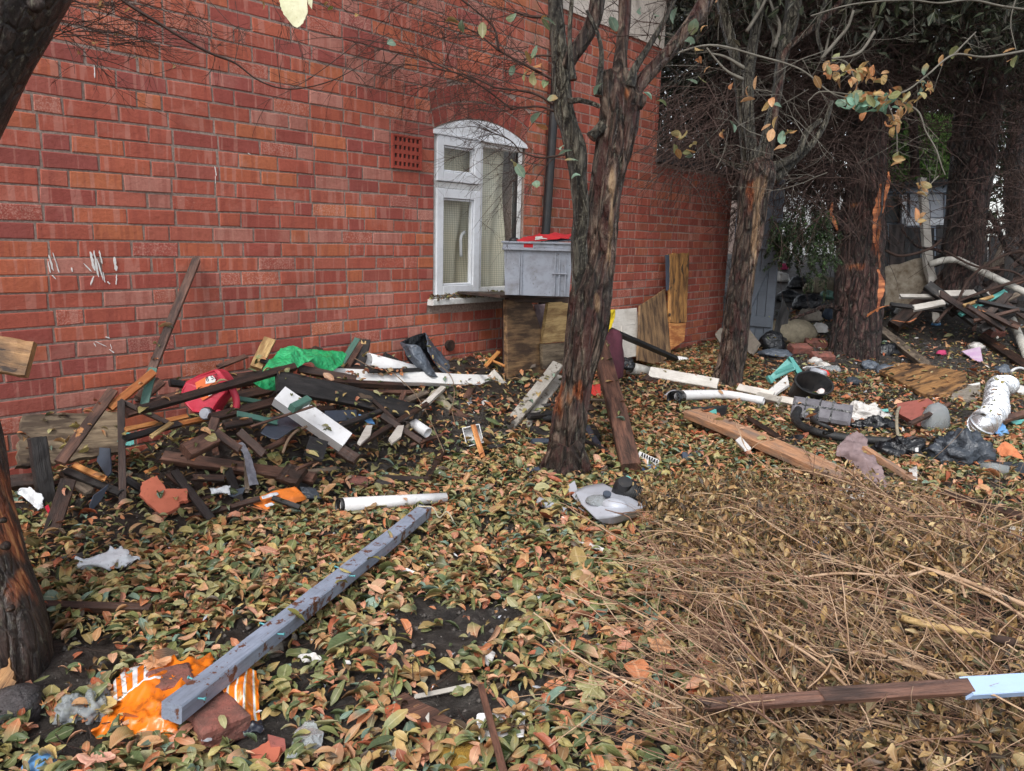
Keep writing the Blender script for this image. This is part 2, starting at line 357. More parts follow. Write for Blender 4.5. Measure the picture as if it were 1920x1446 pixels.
def plastic(name, c, rough=.4, dirt='#5d5347', dirtamt=.3, scale=1.0, bump=.08, transl=0.0, alpha=None, metal=0.0, c2=None):
    t = NT(name); v = t.coord('Object', (1, 1, 1), True); n = t.noise(v, 9 * scale, 8, .68, .4); n1 = t.noise(v, 45 * scale, 4, .6)
    base = lin(c)
    if c2: base = t.mix(t.ramp(t.noise(v, 5 * scale, 5, .6), [(.4, 0.0), (.6, 1.0)]), base, lin(c2))
    col = t.mix(t.ramp(n, [(.45, 0.0), (.72, dirtamt)]), base, lin(dirt)); col = t.mix(t.ramp(n1, [(.62, 0.0), (.7, dirtamt * 1.2)]), col, lin(dirt))
    if bump >= .4 and (transl or 'poly' in name):
        vr = t.n('TexVoronoi', feature='F1'); vr.inputs['Scale'].default_value = 15; wv = t.n('Mix', data_type='VECTOR'); wv.inputs[0].default_value = .12; t.l(v, wv.inputs[4]); t.l(t.noise(v, 7, 4, .6, 0, 1), wv.inputs[5]); t.l(wv.outputs[1], vr.inputs['Vector']); v2 = t.n('TexVoronoi', feature='F1'); v2.inputs['Scale'].default_value = 38; t.l(wv.outputs[1], v2.inputs['Vector'])
        t.bump(t.math('ADD', vr.outputs['Distance'], t.math('MULTIPLY', v2.outputs['Distance'], .5)), .65, .02)
    else: t.bump(t.math('ADD', n, t.math('MULTIPLY', n1, bump)), min(1, bump * 1.3), .004 + .008 * bump)
    kw = {}
    if transl: kw['Transmission_Weight'] = transl; kw['IOR'] = 1.2
    if metal: kw['Metallic'] = metal
    if alpha is not None: kw['Alpha'] = alpha
    return t.fin(col, t.ramp(n, [(.35, rough), (.7, min(1, rough + .25))]), **kw)
def cloth(name, c, c2=None, rough=.85, scale=1.0):
    t = NT(name); v = t.coord('Object', (1, 1, 1), True); n = t.noise(v, 12 * scale, 7, .7); w = t.noise(v, 260, 2, .5)
    col = t.mix(t.ramp(n, [(.35, 0.0), (.7, 1.0)]), lin(c), lin(c2 or c)); t.bump(t.math('ADD', n, w), .35, .002); return t.fin(col, rough)
def mat_brick(name, pal, kiss=True, grime=.25):
    t = NT(name); a = t.n('SeparateColor'); t.l(t.attr('tint'), a.inputs[0]); r1, r2, r3 = a.outputs[0], a.outputs[1], a.outputs[2]
    st = [(i / len(pal), lin(c)) for i, c in enumerate(pal)]
    col = t.ramp(r1, st, 'CONSTANT')
    pos = t.attr('luv', 'Vector')      # metres along the wall, course id, height
    n = t.noise(pos, 60, 6, .65); col = t.mix(t.ramp(n, [(.3, 0.0), (.75, .35)]), col, lin('#6e3a30')) if grime else col
    if kiss:
        sp = t.n('SeparateXYZ'); t.l(pos, sp.inputs[0]); cb = t.n('CombineXYZ')
        t.l(t.math('MULTIPLY', sp.outputs[0], 31.0), cb.inputs[0]); t.l(t.math('MULTIPLY', r2, 73.0), cb.inputs[1]); t.l(t.math('MULTIPLY', sp.outputs[2], 2.0), cb.inputs[2])
        k = t.noise(cb.outputs[0], 1.0, 1.5, .5)
        col = t.mix(t.ramp(k, [(.58, 0.0), (.62, .42)]), col, lin('#c28a7c')); col = t.mix(t.ramp(k, [(.38, .34), (.43, 0.0)]), col, lin('#8a4238'))
    sp2 = t.noise(pos, 260, 3, .7); col = t.mix(t.ramp(sp2, [(.66, 0.0), (.72, .6)]), col, lin('#4e211a'))
    sp3 = t.noise(pos, 130, 5, .75); col = t.mix(t.ramp(t.math('MULTIPLY', sp3, t.ramp(r3, [(.0, .8), (.82, .85), (.9, 1.15)])), [(.56, 0.0), (.66, .55)]), col, lin('#d0a090'))
    big = t.noise(pos, 1.1, 6, .65); col = t.mix(t.ramp(big, [(.38, .26), (.6, 0.0)]), col, lin('#6a3428')); big2 = t.noise(pos, 3.2, 7, .7); col = t.mix(t.ramp(big2, [(.56, .0), (.7, .28)]), col, lin('#c79484'))
    gs = t.n('SeparateXYZ'); t.l(pos, gs.inputs[0])
    # algae on the damp brickwork near the downpipe
    gx = t.math('MULTIPLY', t.ramp(t.math('MULTIPLY', gs.outputs[0], .1), [(.295, 0.0), (.335, 1.0), (.36, 1.0), (.375, 0.0)]), t.ramp(t.noise(pos, 9, 6, .7), [(.45, 0.0), (.7, .65)]))
    col = t.mix(gx, col, lin('#5f5a35'))
    t.bump(t.math('ADD', t.math('ADD', n, t.math('MULTIPLY', sp2, .7)), t.noise(pos, 25, 5, .6)), .7, .004)
    return t.fin(col, t.ramp(n, [(.3, .62), (.7, .85)]), spec=.35)
def mat_mortar(name, c='#92807a', moss=False):
    t = NT(name); pos = t.coord('Position'); n = t.noise(pos, 70, 6, .7); b = t.noise(pos, 2.0, 5, .6)
    col = t.ramp(n, [(.2, lin('#705f58')), (.45, lin('#8c7970')), (.75, lin('#b3a298'))]); col = t.mix(t.ramp(b, [(.4, .3), (.6, 0.0)]), col, lin('#5c4a40'))
    t.bump(n, .8, .006); return t.fin(col, .9, spec=.2)
def mat_leaf(name, rough=.42, transl=.25, gain=1.0, spec=.5):
    t = NT(name); c = t.attr('tint'); uv = t.attr('luv', 'Vector'); s = t.n('SeparateXYZ'); t.l(uv, s.inputs[0]); u, v = s.outputs[0], s.outputs[1]
    av = t.math('ABSOLUTE', v); rib = t.ramp(av, [(.0, .55), (.07, .5), (.12, 0.0)])
    w = t.math('SINE', t.math('MULTIPLY', t.math('ADD', u, t.math('MULTIPLY', av, -.5)), 62.0)); vein = t.ramp(w, [(.82, 0.0), (.97, .32)])
    pos = t.coord('Position'); n = t.noise(pos, 55, 6, .7); col = t.mix(t.ramp(n, [(.35, .55), (.6, 0.0)]), c, t.mix(.5, c, lin('#5a3a20'), 'MULTIPLY'))
    n2 = t.noise(pos, 140, 4, .7); col = t.mix(t.ramp(n2, [(.62, 0.0), (.7, .5)]), col, lin('#3a2416'))
    col = t.mix(t.math('MAXIMUM', rib, vein), col, t.mix(.3, col, (1, .9, .62)))
    col = t.mix(1.0, col, (gain, gain, gain), 'MULTIPLY')
    t.bump(t.math('ADD', t.math('MULTIPLY', vein, 2.0), n), .5, .002)
    t.fin(col, rough, spec=spec)
    tr = t.n('BsdfTranslucent'); t.l(col, tr.inputs[0]); ms = t.n('MixShader'); ms.inputs[0].default_value = transl
    t.l(t.b.outputs[0], ms.inputs[1]); t.l(tr.outputs[0], ms.inputs[2]); t.l(ms.outputs[0], t.out.inputs[0]); return t.m
def mat_bark(name, c1, c2, c3, scale=1.0, rough=.5, lichen='#8d8a78', lich=.0, wet=True, strength=1.0, red=None):
    t = NT(name); v = t.coord('Position', (17 * scale, 17 * scale, 2.6 * scale)); v2 = t.coord('Position', (7, 7, 2.0)); v3_ = t.coord('Position')
    n = t.noise(v, 1, 10, .74, 1.2); n2 = t.noise(v2, 1, 5, .6, .3); n3 = t.noise(v3_, 55 * scale, 5, .7)
    col = t.ramp(n, [(.40, lin(c1)), (.5, lin(c2)), (.60, lin(c3))])
    col = t.mix(t.ramp(n2, [(.42, .0), (.58, .65)]), col, lin(c1))
    vv = t.n('TexVoronoi', feature='DISTANCE_TO_EDGE'); vv.inputs['Scale'].default_value = 1.0; wc = t.n('Mix', data_type='VECTOR'); wc.inputs[0].default_value = .30; t.l(t.coord('Position', (24 * scale, 24 * scale, 5.5 * scale)), wc.inputs[4]); t.l(t.noise(t.coord('Position', (20, 20, 9)), 1, 5, .7, 0, 1), wc.inputs[5]); t.l(wc.outputs[1], vv.inputs['Vector'])
    crk = t.ramp(vv.outputs['Distance'], [(.0, 1.0), (.05, .7), (.13, 0.0)]); col = t.mix(t.math('MULTIPLY', crk, .85 * strength if strength < 1 else .85), col, lin('#0e0b09')); hi = t.noise(t.coord('Position', (60, 60, 16)), 1, 5, .75); col = t.mix(t.ramp(hi, [(.56, 0.0), (.66, .55)]), col, lin(lichen))
    if red: col = t.mix(t.ramp(t.noise(v2, 1.7, 6, .65), [(.52, 0.0), (.60, .75)]), col, lin(red))
    if lich: col = t.mix(t.ramp(n3, [(.55, 0.0), (.66, lich)]), col, lin(lichen))
    pk = t.attr('tint'); sp = t.n('SeparateColor'); t.l(pk, sp.inputs[0])      # r: stripped patch, g: pale grain
    pc = t.ramp(n, [(.38, lin('#3c1e14')), (.5, lin('#8f4c2a')), (.62, lin('#c98a58'))]); col = t.mix(sp.outputs[0], col, pc)
    col = t.mix(sp.outputs[1], col, t.ramp(n, [(.40, lin('#4a3628')), (.5, lin('#93765a')), (.62, lin('#c4a684'))]))
    h = t.math('ADD', t.math('MULTIPLY', n, 2.0), t.math('MULTIPLY', n3, .55)); h = t.math('SUBTRACT', t.math('ADD', h, t.math('MULTIPLY', hi, .6)), t.math('MULTIPLY', crk, .9)); t.bump(h, strength, .035)
    return t.fin(col, t.ramp(n2, [(.35, rough - .2 if wet else rough), (.65, rough + .2)]), spec=.5)
def mat_soil(name):
    t = NT(name); p = t.coord('Position'); n = t.noise(p, 18, 9, .75); n2 = t.noise(p, 120, 5, .7); n3 = t.noise(p, 1.2, 5, .6)
    col = t.ramp(n, [(.3, lin('#242221')), (.48, lin('#4a4643')), (.66, lin('#7a746e'))]); col = t.mix(t.ramp(n3, [(.4, 0.0), (.6, .6)]), col, lin('#3c2c20'))
    col = t.mix(t.ramp(n2, [(.70, 0.0), (.75, .7)]), col, lin('#8a8178')); t.bump(t.math('ADD', n, n2), 1.0, .05); return t.fin(col, .6, spec=.45)
M_ = {}
M_['brick'] = mat_brick('brick_face', ['#b8624a', '#b05a48', '#a85448', '#bd684a', '#9c514a', '#b15c4a', '#b46452', '#a65a4e', '#c06f4c', '#ab5846', '#b87a6c', '#b05c4a', '#9e4f46', '#b9644c'])
M_['brick2'] = mat_brick('rear_brick_face', ['#a45342', '#9c4d40', '#964a3e', '#a65a44', '#8a463a', '#9e5040', '#a35848', '#965440', '#aa6246', '#8f4c3e'], grime=.4)
M_['archbrick'] = mat_brick('arch_brick_face', ['#94443a', '#8c3e36', '#9a4a3c', '#8a4238'], kiss=False)
M_['mortar'] = mat_mortar('mortar')
M_['airbrick'] = plastic('terracotta_vent', '#9c4436', .8, '#6a2c22', .5)
M_['upvc'] = plastic('white_upvc', '#dcdfe4', .35, '#8a8378', .25, 1.2)
M_['upvc_dirty'] = plastic('dirty_white_upvc', '#d8d8d6', .4, '#6b6154', .45, 1.4)
M_['render'] = paint('pebbledash', '#c9bfb6', '#8a8078', .6, '#8a7d70', .5, .85, 3, .8)
M_['soil'] = mat_soil('soil'); M_['grit'] = plastic('soil_grit', '#4c4744', .7, '#231f1d', .6, 2, .3, c2='#6a645e')
M_['leaf'] = mat_leaf('fallen_leaf', .42, .16, 1.14)
M_['leaf_tree'] = mat_leaf('tree_leaf', .5, .35)
M_['needles'] = mat_leaf('needle_spray', .6, .2)
M_['wet_wood'] = wood('wet_dark_wood', '#2a1d18', '#4f382e', '#191210', wet=.15, bump=.9, patch='#a0663a', patchamt=.665)
M_['black_wood'] = wood('charred_black_wood', '#1c1b1c', '#3a3635', '#121112', wet=.1, bump=.9, patch='#5a4a3c', patchamt=.66)
M_['brown_wood'] = wood('brown_weathered_wood', '#44302a', '#7a5646', '#2a1d18', bump=.9, patch='#b98252', patchamt=.66)
M_['grey_wood'] = wood('grey_weathered_wood', '#5e5349', '#8b7c6c', '#40372f')
M_['fresh_wood'] = wood('fresh_split_wood', '#a3602c', '#d59a5c', '#8a4a22', rough=.7)
M_['pale_wood'] = wood('pale_wood', '#a98754', '#d0b27c', '#7c5c38', rough=.7)
M_['tan_wood'] = wood('tan_pallet_wood', '#8f6448', '#c09270', '#75685f', rough=.7)
M_['ply'] = wood('weathered_plywood', '#6a5a48', '#a08f76', '#3c2f26', .6, patch='#2c221c', patchamt=.63)
M_['ply2'] = wood('streaked_plywood', '#5a3e26', '#9c7c56', '#33221a', .7)
M_['osb'] = wood('strand_board', '#7b4f24', '#c08c4e', '#4a2f1a', .9, patch='#3c2818', patchamt=.6)
M_['chip'] = wood('brown_chipboard', '#7a5230', '#b08658', '#3a2a20', .7, patch='#2f2119', patchamt=.58)
M_['blue_paint'] = paint('blue_grey_paint', '#8c96a8', '#5b3a2c', .555, '#4f525a', .6, .45, 1.6, .5)
M_['light_blue'] = paint('light_blue_paint', '#9db6d8', '#6b4336', .72, '#8a8f98', .15, .4)
M_['gate_paint'] = paint('grey_gate_paint', '#626b76', '#40444a', .72, '#43474c', .5, .6)
M_['white_paint'] = paint('dirty_white_paint', '#cfcac2', '#6a5646', .66, '#6b5d4d', .5, .5, 1.2)
M_['clean_white'] = paint('white_gloss_paint', '#e2e1df', '#8a6f58', .72, '#8d8478', .25, .35)
M_['grey_paint'] = paint('old_grey_paint', '#a9a49b', '#5f564b', .58, '#5a5046', .6, .6, 1.6)
M_['green_paint'] = paint('green_painted_wood', '#4d7468', '#4a3528', .6, '#2e3a33', .5, .5, 1.6)
M_['pvc'] = plastic('white_pvc', '#dadadb', .3, '#7a7064', .3)
M_['pvc_dirty'] = plastic('grimy_pvc', '#bdbab2', .4, '#5d5346', .7, 1.5)
M_['black_pl'] = plastic('black_plastic', '#1b1c1f', .35, '#4d4740', .3)
M_['slate_pl'] = plastic('slate_plastic', '#3d4552', .4, '#23262b', .4)
M_['grey_pl'] = plastic('grey_crate_plastic', '#989eaa', .45, '#5b5347', .55, 1.1)
M_['lightgrey_pl'] = plastic('pale_grey_plastic', '#a9adb6', .3, '#6b665e', .3)
M_['red_pl'] = plastic('red_plastic', '#b52338', .38, '#7a3038', .4, c2='#c8324a')
M_['bright_red'] = plastic('bright_red_plastic', '#d8392e', .4, '#7a3030', .3)
M_['teal_pl'] = plastic('teal_plastic', '#5fa9a2', .45, '#4a6c68', .3)
M_['green_bag'] = plastic('green_polythene', '#1f9358', .3, '#2c6a48', .5, c2='#36a86c', bump=.4)
M_['grey_bag'] = plastic('grey_polythene', '#59616c', .32, '#2c3036', .6, bump=.4)
M_['black_bag'] = plastic('black_polythene', '#17191d', .25, '#3a3c40', .5, bump=.5)
M_['slate_bag'] = plastic('slate_polythene', '#3a4048', .35, '#22252a', .5, bump=.5)
M_['yellow_pl'] = plastic('yellow_polythene', '#d8bd22', .4, '#8a7420', .3)
M_['blue_pl'] = plastic('blue_plastic', '#2a7fc8', .4, '#2a5f9a', .3)
M_['sky_bag'] = plastic('pale_blue_polythene', '#5e93c8', .4, '#8aa4b8', .4)
M_['paper'] = plastic('torn_white_paper', '#d5d8dc', .7, '#6a6e72', .45, 2.5, .3)
M_['clear'] = plastic('clear_plastic', '#cfd4d6', .18, '#8a8a84', .2, transl=.65, bump=.4)
M_['clear_smooth'] = plastic('clear_bottle_plastic', '#b9bfc2', .12, '#7a7a74', .35, transl=.6, bump=.15)
M_['white_bag'] = plastic('white_polythene', '#c9c6c2', .4, '#837a70', .45, bump=.4)
M_['terracotta'] = plastic('terracotta_tile', '#b4644c', .8, '#8a4a38', .4, 1.5, .3)
M_['pink_slab'] = plastic('pink_red_slab', '#9c5a50', .8, '#5a3a34', .5, 1.5, .3)
M_['rubble_brick'] = plastic('wet_rubble_brick', '#8a5348', .75, '#4c3c34', .7, 2.5, .6, c2='#6d4a42')
M_['stone'] = plastic('dark_wet_stone', '#2e2c2d', .5, '#15130f', .5, 2, .8, c2='#474142')
M_['conc'] = plastic('concrete_lump', '#8f877c', .85, '#5c534a', .6, 3, .7)
M_['foil'] = plastic('foil_duct', '#d7dade', .22, '#8f9196', .3, 2, .5, metal=.85)
M_['mauve'] = cloth('mauve_cloth', '#8f7c7c', '#6d5c5d')
M_['maroon'] = cloth('maroon_cloth', '#5a2a38', '#3a1a24')
M_['grey_cloth'] = cloth('grey_cloth', '#8b8a92', '#5b5a62')
M_['bag_cloth'] = cloth('grey_canvas', '#77757a', '#525056')
M_['beige'] = cloth('stained_foam', '#b0a594', '#6c5a45')
M_['sack'] = cloth('beige_sack', '#9c937f', '#6c6352')
M_['red_cloth'] = cloth('red_cloth', '#c4262c', '#a01f28')
M_['orange_cloth'] = cloth('orange_cloth', '#c97a50', '#9c5a3a')
M_['purple'] = cloth('lilac_cloth', '#b795b8', '#c4b2c2')
M_['pink'] = cloth('pink_cloth', '#c0406c', '#8c2c50')
M_['blue_net'] = cloth('blue_grey_net', '#4a586c', '#2c343f')
M_['rubber'] = plastic('black_rubber', '#1c1d1f', .5, '#3f3d3a', .5, 2, .5)
M_['nail'] = plastic('turquoise_masonry_nail', '#5fa8ae', .35, '#4a7478', .3, metal=.3)
M_['sponge'] = plastic('yellow_foam', '#b08a35', .9, '#7c5c20', .7, 6, 1)
M_['rope'] = cloth('white_cord', '#c4bda8', '#8a8068')
M_['wire'] = plastic('brown_wire', '#7a6450', .6, '#4a3c30', .4)
M_['roofdark'] = plastic('dark_roof', '#2b2a2c', .7, '#1c1b1c', .4)
M_['bark1'] = mat_bark('wet_grey_bark', '#241a17', '#614b41', '#9a8676', 1.0, .36, lich=.15, strength=1.0, red='#52302c')
M_['bark2'] = mat_bark('smooth_dark_bark', '#1b1814', '#464138', '#7e786a', 1.3, .36, lich=.35, strength=.8)
M_['bark3'] = mat_bark('red_brown_conifer_bark', '#241615', '#4e3531', '#7b5a53', .9, .55, strength=1.0)
M_['bark_left'] = mat_bark('wet_red_brown_bark', '#1a110e', '#3a2822', '#5c463c', 1.6, .42, lich=.2, strength=.6)
M_['twig'] = plastic('dead_twigs', '#3c2b24', .8, '#241914', .4); M_['twig_red'] = plastic('dead_conifer_twigs', '#42302b', .85, '#1a1210', .85, c2='#54433c')
M_['twig_grey'] = plastic('grey_twigs', '#67635a', .75, '#3d3731', .6)
M_['stem'] = wood('dry_stem', '#8c6a4a', '#b89470', '#6a4c38', rough=.7, bump=.3)
# ---------------- setting: ground ----------------
def axis(a0, a1, b0, b1, fine, n):
    core = np.arange(a0, a1, fine); lo = a0 - np.geomspace(fine, a0 - b0, n)[::-1]; hi = a1 + np.geomspace(fine, b1 - a1, n); return np.concatenate([lo, core, hi])
gx = axis(-3.5, 8.0, -60, 80, .04, 26); gy = axis(.6, 11.5, -30, 110, .04, 26)
GX, GY = np.meshgrid(gx, gy); GZ = terrain(GX, GY)
rr_ = RNG.normal(0, .006, GX.shape); GZ = GZ + rr_ * (GY < 12) * (GY > .5)
nx_, ny_ = len(gx), len(gy); ii = (np.arange(ny_ - 1)[:, None] * nx_ + np.arange(nx_ - 1)[None]).ravel()
ground = ob('ground', mesh('ground', np.stack([GX.ravel(), GY.ravel(), GZ.ravel()], 1), np.stack([ii, ii + 1, ii + nx_ + 1, ii + nx_], 1), M_['soil'], smooth=True),
            label='damp black soil of the yard under the leaves', kind='structure')
# ---------------- brick walls ----------------
ZJ = 0.669 - 3 * .077 * 10; ZJ += .077 * 20      # a bed joint height, then counted in courses of 77 mm
SP, HP, CH = .2355, .1195, .077
def brick_geo(s0, s1, z0, z1, off, rnd, depth_=.03):
    """one brick in wall coordinates: worn front edges, slightly proud or tilted"""
    j = .0047; a, b, c, d = s0 + j, s1 - j, z0 + j, z1 - j; dp = rnd.uniform(-.0015, .0025); q = .0028
    f = [off + dp + rnd.uniform(-.0012, .0012) for _ in range(4)]
    ee = [rnd.uniform(-.0026, .0026) for _ in range(8)]
    C4 = [(a + ee[0], c + ee[1]), (b + ee[2], c + ee[3]), (b + ee[4], d + ee[5]), (a + ee[6], d + ee[7])]
    V = [(x, z, off - depth_) for x, z in C4] + [(x, z, f[i] - q) for i, (x, z) in enumerate(C4)]
    sg = [(1, 1), (-1, 1), (-1, -1), (1, -1)]
    V += [(x + sg[i][0] * q * 1.2, z + sg[i][1] * q * 1.2, f[i]) for i, (x, z) in enumerate(C4)]
    F = [(8, 9, 10, 11)] + [(k, (k + 1) % 4, 4 + (k + 1) % 4, 4 + k) for k in range(4)] + [(4 + k, 4 + (k + 1) % 4, 8 + (k + 1) % 4, 8 + k) for k in range(4)]
    return V, F
def to_world(V): return [P0 + WD * s + WN * o - ZZ * P0[2] + ZZ * z for s, z, o in V]
def lay(s0, s1, z0, z1, off, holes, rnd, phase0=0.0, basez=None):
    out = []; row = 0; z = basez
    while z > z0: z -= CH
    while z < z1:
        cut = [(s0, s1)]
        zc = z + CH / 2
        for h in holes:
            r = h(zc)
            if r:
                nc = []
                for a, b in cut:
                    if r[1] <= a or r[0] >= b: nc.append((a, b))
                    else:
                        if r[0] - a > .03: nc.append((a, r[0]))
                        if b - r[1] > .03: nc.append((r[1], b))
                cut = nc
        ri = int(round((z - basez) / CH)); ph = phase0 + (0.0 if ri % 2 else (SP * 3 + HP) / 2 - .06) + rnd.uniform(-.012, .012)
        s = s0 - 1.5 - ph; k = rnd.randrange(4)
        k = 0
        while s < s1:
            w = HP if (k % 4 == 3) else SP; w += rnd.uniform(-.004, .004)
            for a, b in cut:
                x0, x1 = max(s, a), min(s + w, b)
                if x1 - x0 > .028: out.append((x0, x1, z, z + CH, ri))
            s += w; k += 1
        z += CH
    return out
def build_bricks(lst, off, mat, parent, rnd, near=300):
    def px(b):
        p = wp((b[0] + b[1]) / 2, (b[2] + b[3]) / 2, off); x, y, d = proj(p)
        inside = d > .3 and -10 < x < 1930 and -10 < y < 1456
        return (b[1] - b[0]) / max(d, .3) ** 2 if inside else -1
    order = sorted(lst, key=px, reverse=True); rv = []; rf = []; rc = []; rl = []
    for i, b in enumerate(order):
        V, F = brick_geo(b[0], b[1], b[2], b[3], off, rnd); cl = (rnd.random(), rnd.random(), rnd.random())
        luv = [(s, b[4] * .37, z) for s, z, o in V]; Wv = to_world(V)
        if i < near and px(b) > 0:
            c = np.mean(Wv, 0); me = mesh('brick', np.array(Wv) - c, F, mat, cols=np.array([cl] * 12), luv=luv)
            ob('brick', me, Matrix.Translation(v3(c)), parent)
        else:
            n = len(rv); rv += Wv; rf += [tuple(q + n for q in f) for f in F]; rc += [cl] * 12; rl += luv
    if rv: ob('brickwork', mesh('brickwork', rv, rf, mat, cols=np.array(rc), luv=rl), Matrix(), parent, kind='stuff')
WS0, WS1, ZSILL, ZSPR, ZPK, SM = 2.271, 3.214, .772, 1.888, 1.992, 2.7425
def zarch(s, extra=0.0): u = np.clip((s - SM) / ((WS1 - WS0) / 2), -1.3, 1.3); return ZSPR + extra + (ZPK - ZSPR) * (1 - u * u)
house = empty('brick_house', wp(1.0, 0), 'red brick house wall with a white arched window and black downpipe', 'house')
HT = 5.4; HEND = 3.47
# mortar body with the window opening
mb = MB()
def wbox(m, s0, s1, z0, z1, o0, o1, mi=0):
    V = to_world([(s0, z0, o0), (s1, z0, o0), (s1, z1, o0), (s0, z1, o0), (s0, z0, o1), (s1, z0, o1), (s1, z1, o1), (s0, z1, o1)]); m.add(V, BOXF, mi)
MO, MI = -.0028, -.24
wbox(mb, -3.5, WS0, -.2, HT, MI, MO); wbox(mb, WS1, HEND - .01, -.2, HT, MI, MO); wbox(mb, WS0, WS1, -.2, ZSILL, MI, MO)
N_ = 12
for i in range(N_):
    a = WS0 + (WS1 - WS0) * i / N_; b = WS0 + (WS1 - WS0) * (i + 1) / N_; za, zb = float(zarch(a)), float(zarch(b))
    V = to_world([(a, za, MI), (b, zb, MI), (b, HT, MI), (a, HT, MI), (a, za, MO), (b, zb, MO), (b, HT, MO), (a, HT, MO)]); mb.add(V, BOXF)
wbox(mb, HEND - .25, HEND - .012, -.2, HT, -3.0, MI)
wall1 = mb.build('wall', M_['mortar'], Matrix(), house)
rnd = random.Random(3)
def hole_arch(z):
    if z < ZSILL - .02: return None
    if z < ZSPR: return (WS0, WS1)
    if z > 2.215: return None
    t = (z - ZSPR) / (2.225 - ZSPR)
    hw0 = (WS1 - WS0) / 2 + .07 * min(1, t * 1.3)
    ztop = lambda s: float(zarch(s, .235)) - .0
    if z < ztop(SM + hw0): return (SM - hw0, SM + hw0)
    u = math.sqrt(max(0, 1 - (z - ZSPR - .235) / (ZPK - ZSPR))) * (WS1 - WS0) / 2; return (SM - u, SM + u)
hole_vent = lambda z: (1.888, 2.15) if 1.60 < z < 1.815 else None
hole_sill = lambda z: (2.215, 3.30) if ZSILL - .07 < z < ZSILL else None
BASE1 = .669 + .0
lst = lay(-3.4, HEND, -.1, HT, 0, [hole_arch, hole_vent, hole_sill], rnd, .05, BASE1)
build_bricks(lst, 0.0, M_['brick'], wall1, rnd)
# arch: two rings of bricks on edge
def arch_ring(z_in, h, n, off):
    for i in range(n):
        u0 = -1 + 2 * i / n; u1 = -1 + 2 * (i + 1) / n; hw = (WS1 - WS0) / 2
        def pt(u, k):
            s = SM + u * hw; z = ZSPR + (ZPK - ZSPR) * (1 - u * u); lean = u * .26
            return s + lean * k, z + k * (1 - .25 * u * u * .3)
        g = .0035 / hw; A = pt(u0 + g, z_in + .004); B = pt(u1 - g, z_in + .004); Cc = pt(u1 - g, z_in + h - .004); Dd = pt(u0 + g, z_in + h - .004)
        V = [(*p, off - .03) for p in (A, B, Cc, Dd)] + [(*p, off + rnd.uniform(-.001, .002)) for p in (A, B, Cc, Dd)]
        Wv = np.array(to_world(V)); c = Wv.mean(0)
        ob('arch_brick', mesh('arch_brick', Wv - c, BOXF, M_['archbrick'], cols=np.array([(rnd.random(), rnd.random(), rnd.random())] * 8), luv=[(s, 3.3 * i, z) for s, z, o in V]), Matrix.Translation(v3(c)), wall1)
arch_ring(0.002, .112, 15, 0); arch_ring(.118, .112, 16, 0)
# air brick
Mwall = Matrix(((WD[0], 0, WN[0], P0[0]), (WD[1], 0, WN[1], P0[1]), (0, 1, 0, 0), (0, 0, 0, 1)))   # local (s, z, off)
mb = MB(); a0, a1, b0, b1 = 1.893, 2.147, 1.604, 1.812
cols_, rows_ = 6, 4; xs = []; 
for i in range(cols_): c = a0 + .035 + (a1 - a0 - .07) * i / (cols_ - 1); xs += [c - .0105, c + .0105]
ys = []
for i in range(rows_): c = b0 + .03 + (b1 - b0 - .06) * i / (rows_ - 1); ys += [c - .0125, c + .0125]
xe = [a0] + xs + [a1]; ye = [b0] + ys + [b1]
for j in range(len(ye) - 1):
    for i in range(len(xe) - 1):
        if i % 2 == 1 and j % 2 == 1: continue
        mb.box((xe[i], ye[j], -.0005), (xe[i + 1], ye[j + 1], .0095))
mb.box((a0 + .002, b0 + .002, -.006), (a1 - .002, b1 - .002, -.0008), 1)  # black sheet stands in for the shade inside the vent holes
for a, b in (((a0, b0, .0096), (a1, b0 + .012, .014)), ((a0, b1 - .012, .0096), (a1, b1, .014)), ((a0, b0 + .0121, .0096), (a0 + .012, b1 - .0121, .014)), ((a1 - .012, b0 + .0121, .0096), (a1, b1 - .0121, .014))): mb.box(a, b)
mb.build('air_brick', [M_['airbrick'], M_['black_pl']], Mwall, wall1)
# window
def frame(m, x0, x1, z0, z1, w, o0, o1, mi=0, ws=None):
    l, r, b, t = ws or (w, w, w, w); g = .0012
    m.box((x0, z0, o0), (x0 + l, z1, o1), mi, .003); m.box((x1 - r, z0, o0), (x1, z1, o1), mi, .003)
    m.box((x0 + l + g, z0, o0), (x1 - r - g, z0 + b, o1), mi, .003); m.box((x0 + l + g, z1 - t, o0), (x1 - r - g, z1, o1), mi, .003)
wf = MB(); fo0, fo1 = -.075, -.016; z0w = ZSILL + .012
frame(wf, WS0 + .008, WS1 - .008, z0w, 1.862, .045, fo0, fo1)
wf.box((2.712, z0w + .047, fo0), (2.757, 1.815, fo1 + .001), 0, .003)
wf.box((WS0 + .055, 1.512, fo0), (2.710, 1.552, fo1 + .0005), 0, .003)
window = wf.build('window', M_['upvc_dirty'], Mwall, house)
mb = MB()    # arched head board over the frame
for i in range(14):
    a = WS0 - .012 + (WS1 - WS0 + .03) * i / 14; b = WS0 - .012 + (WS1 - WS0 + .03) * (i + 1) / 14; za, zb = float(zarch(a)) - .004, float(zarch(b)) - .004
    mb.add([(a, 1.864, -.06), (b, 1.864, -.06), (b, zb, -.06), (a, za, -.06), (a, 1.864, .004), (b, 1.864, .004), (b, zb, .004), (a, za, .004)], BOXF)
mb.box((WS0 - .012, 1.852, -.014), (WS1 + .018, 1.8635, .012))
mb.build('arch_panel', M_['upvc'], Mwall, house)
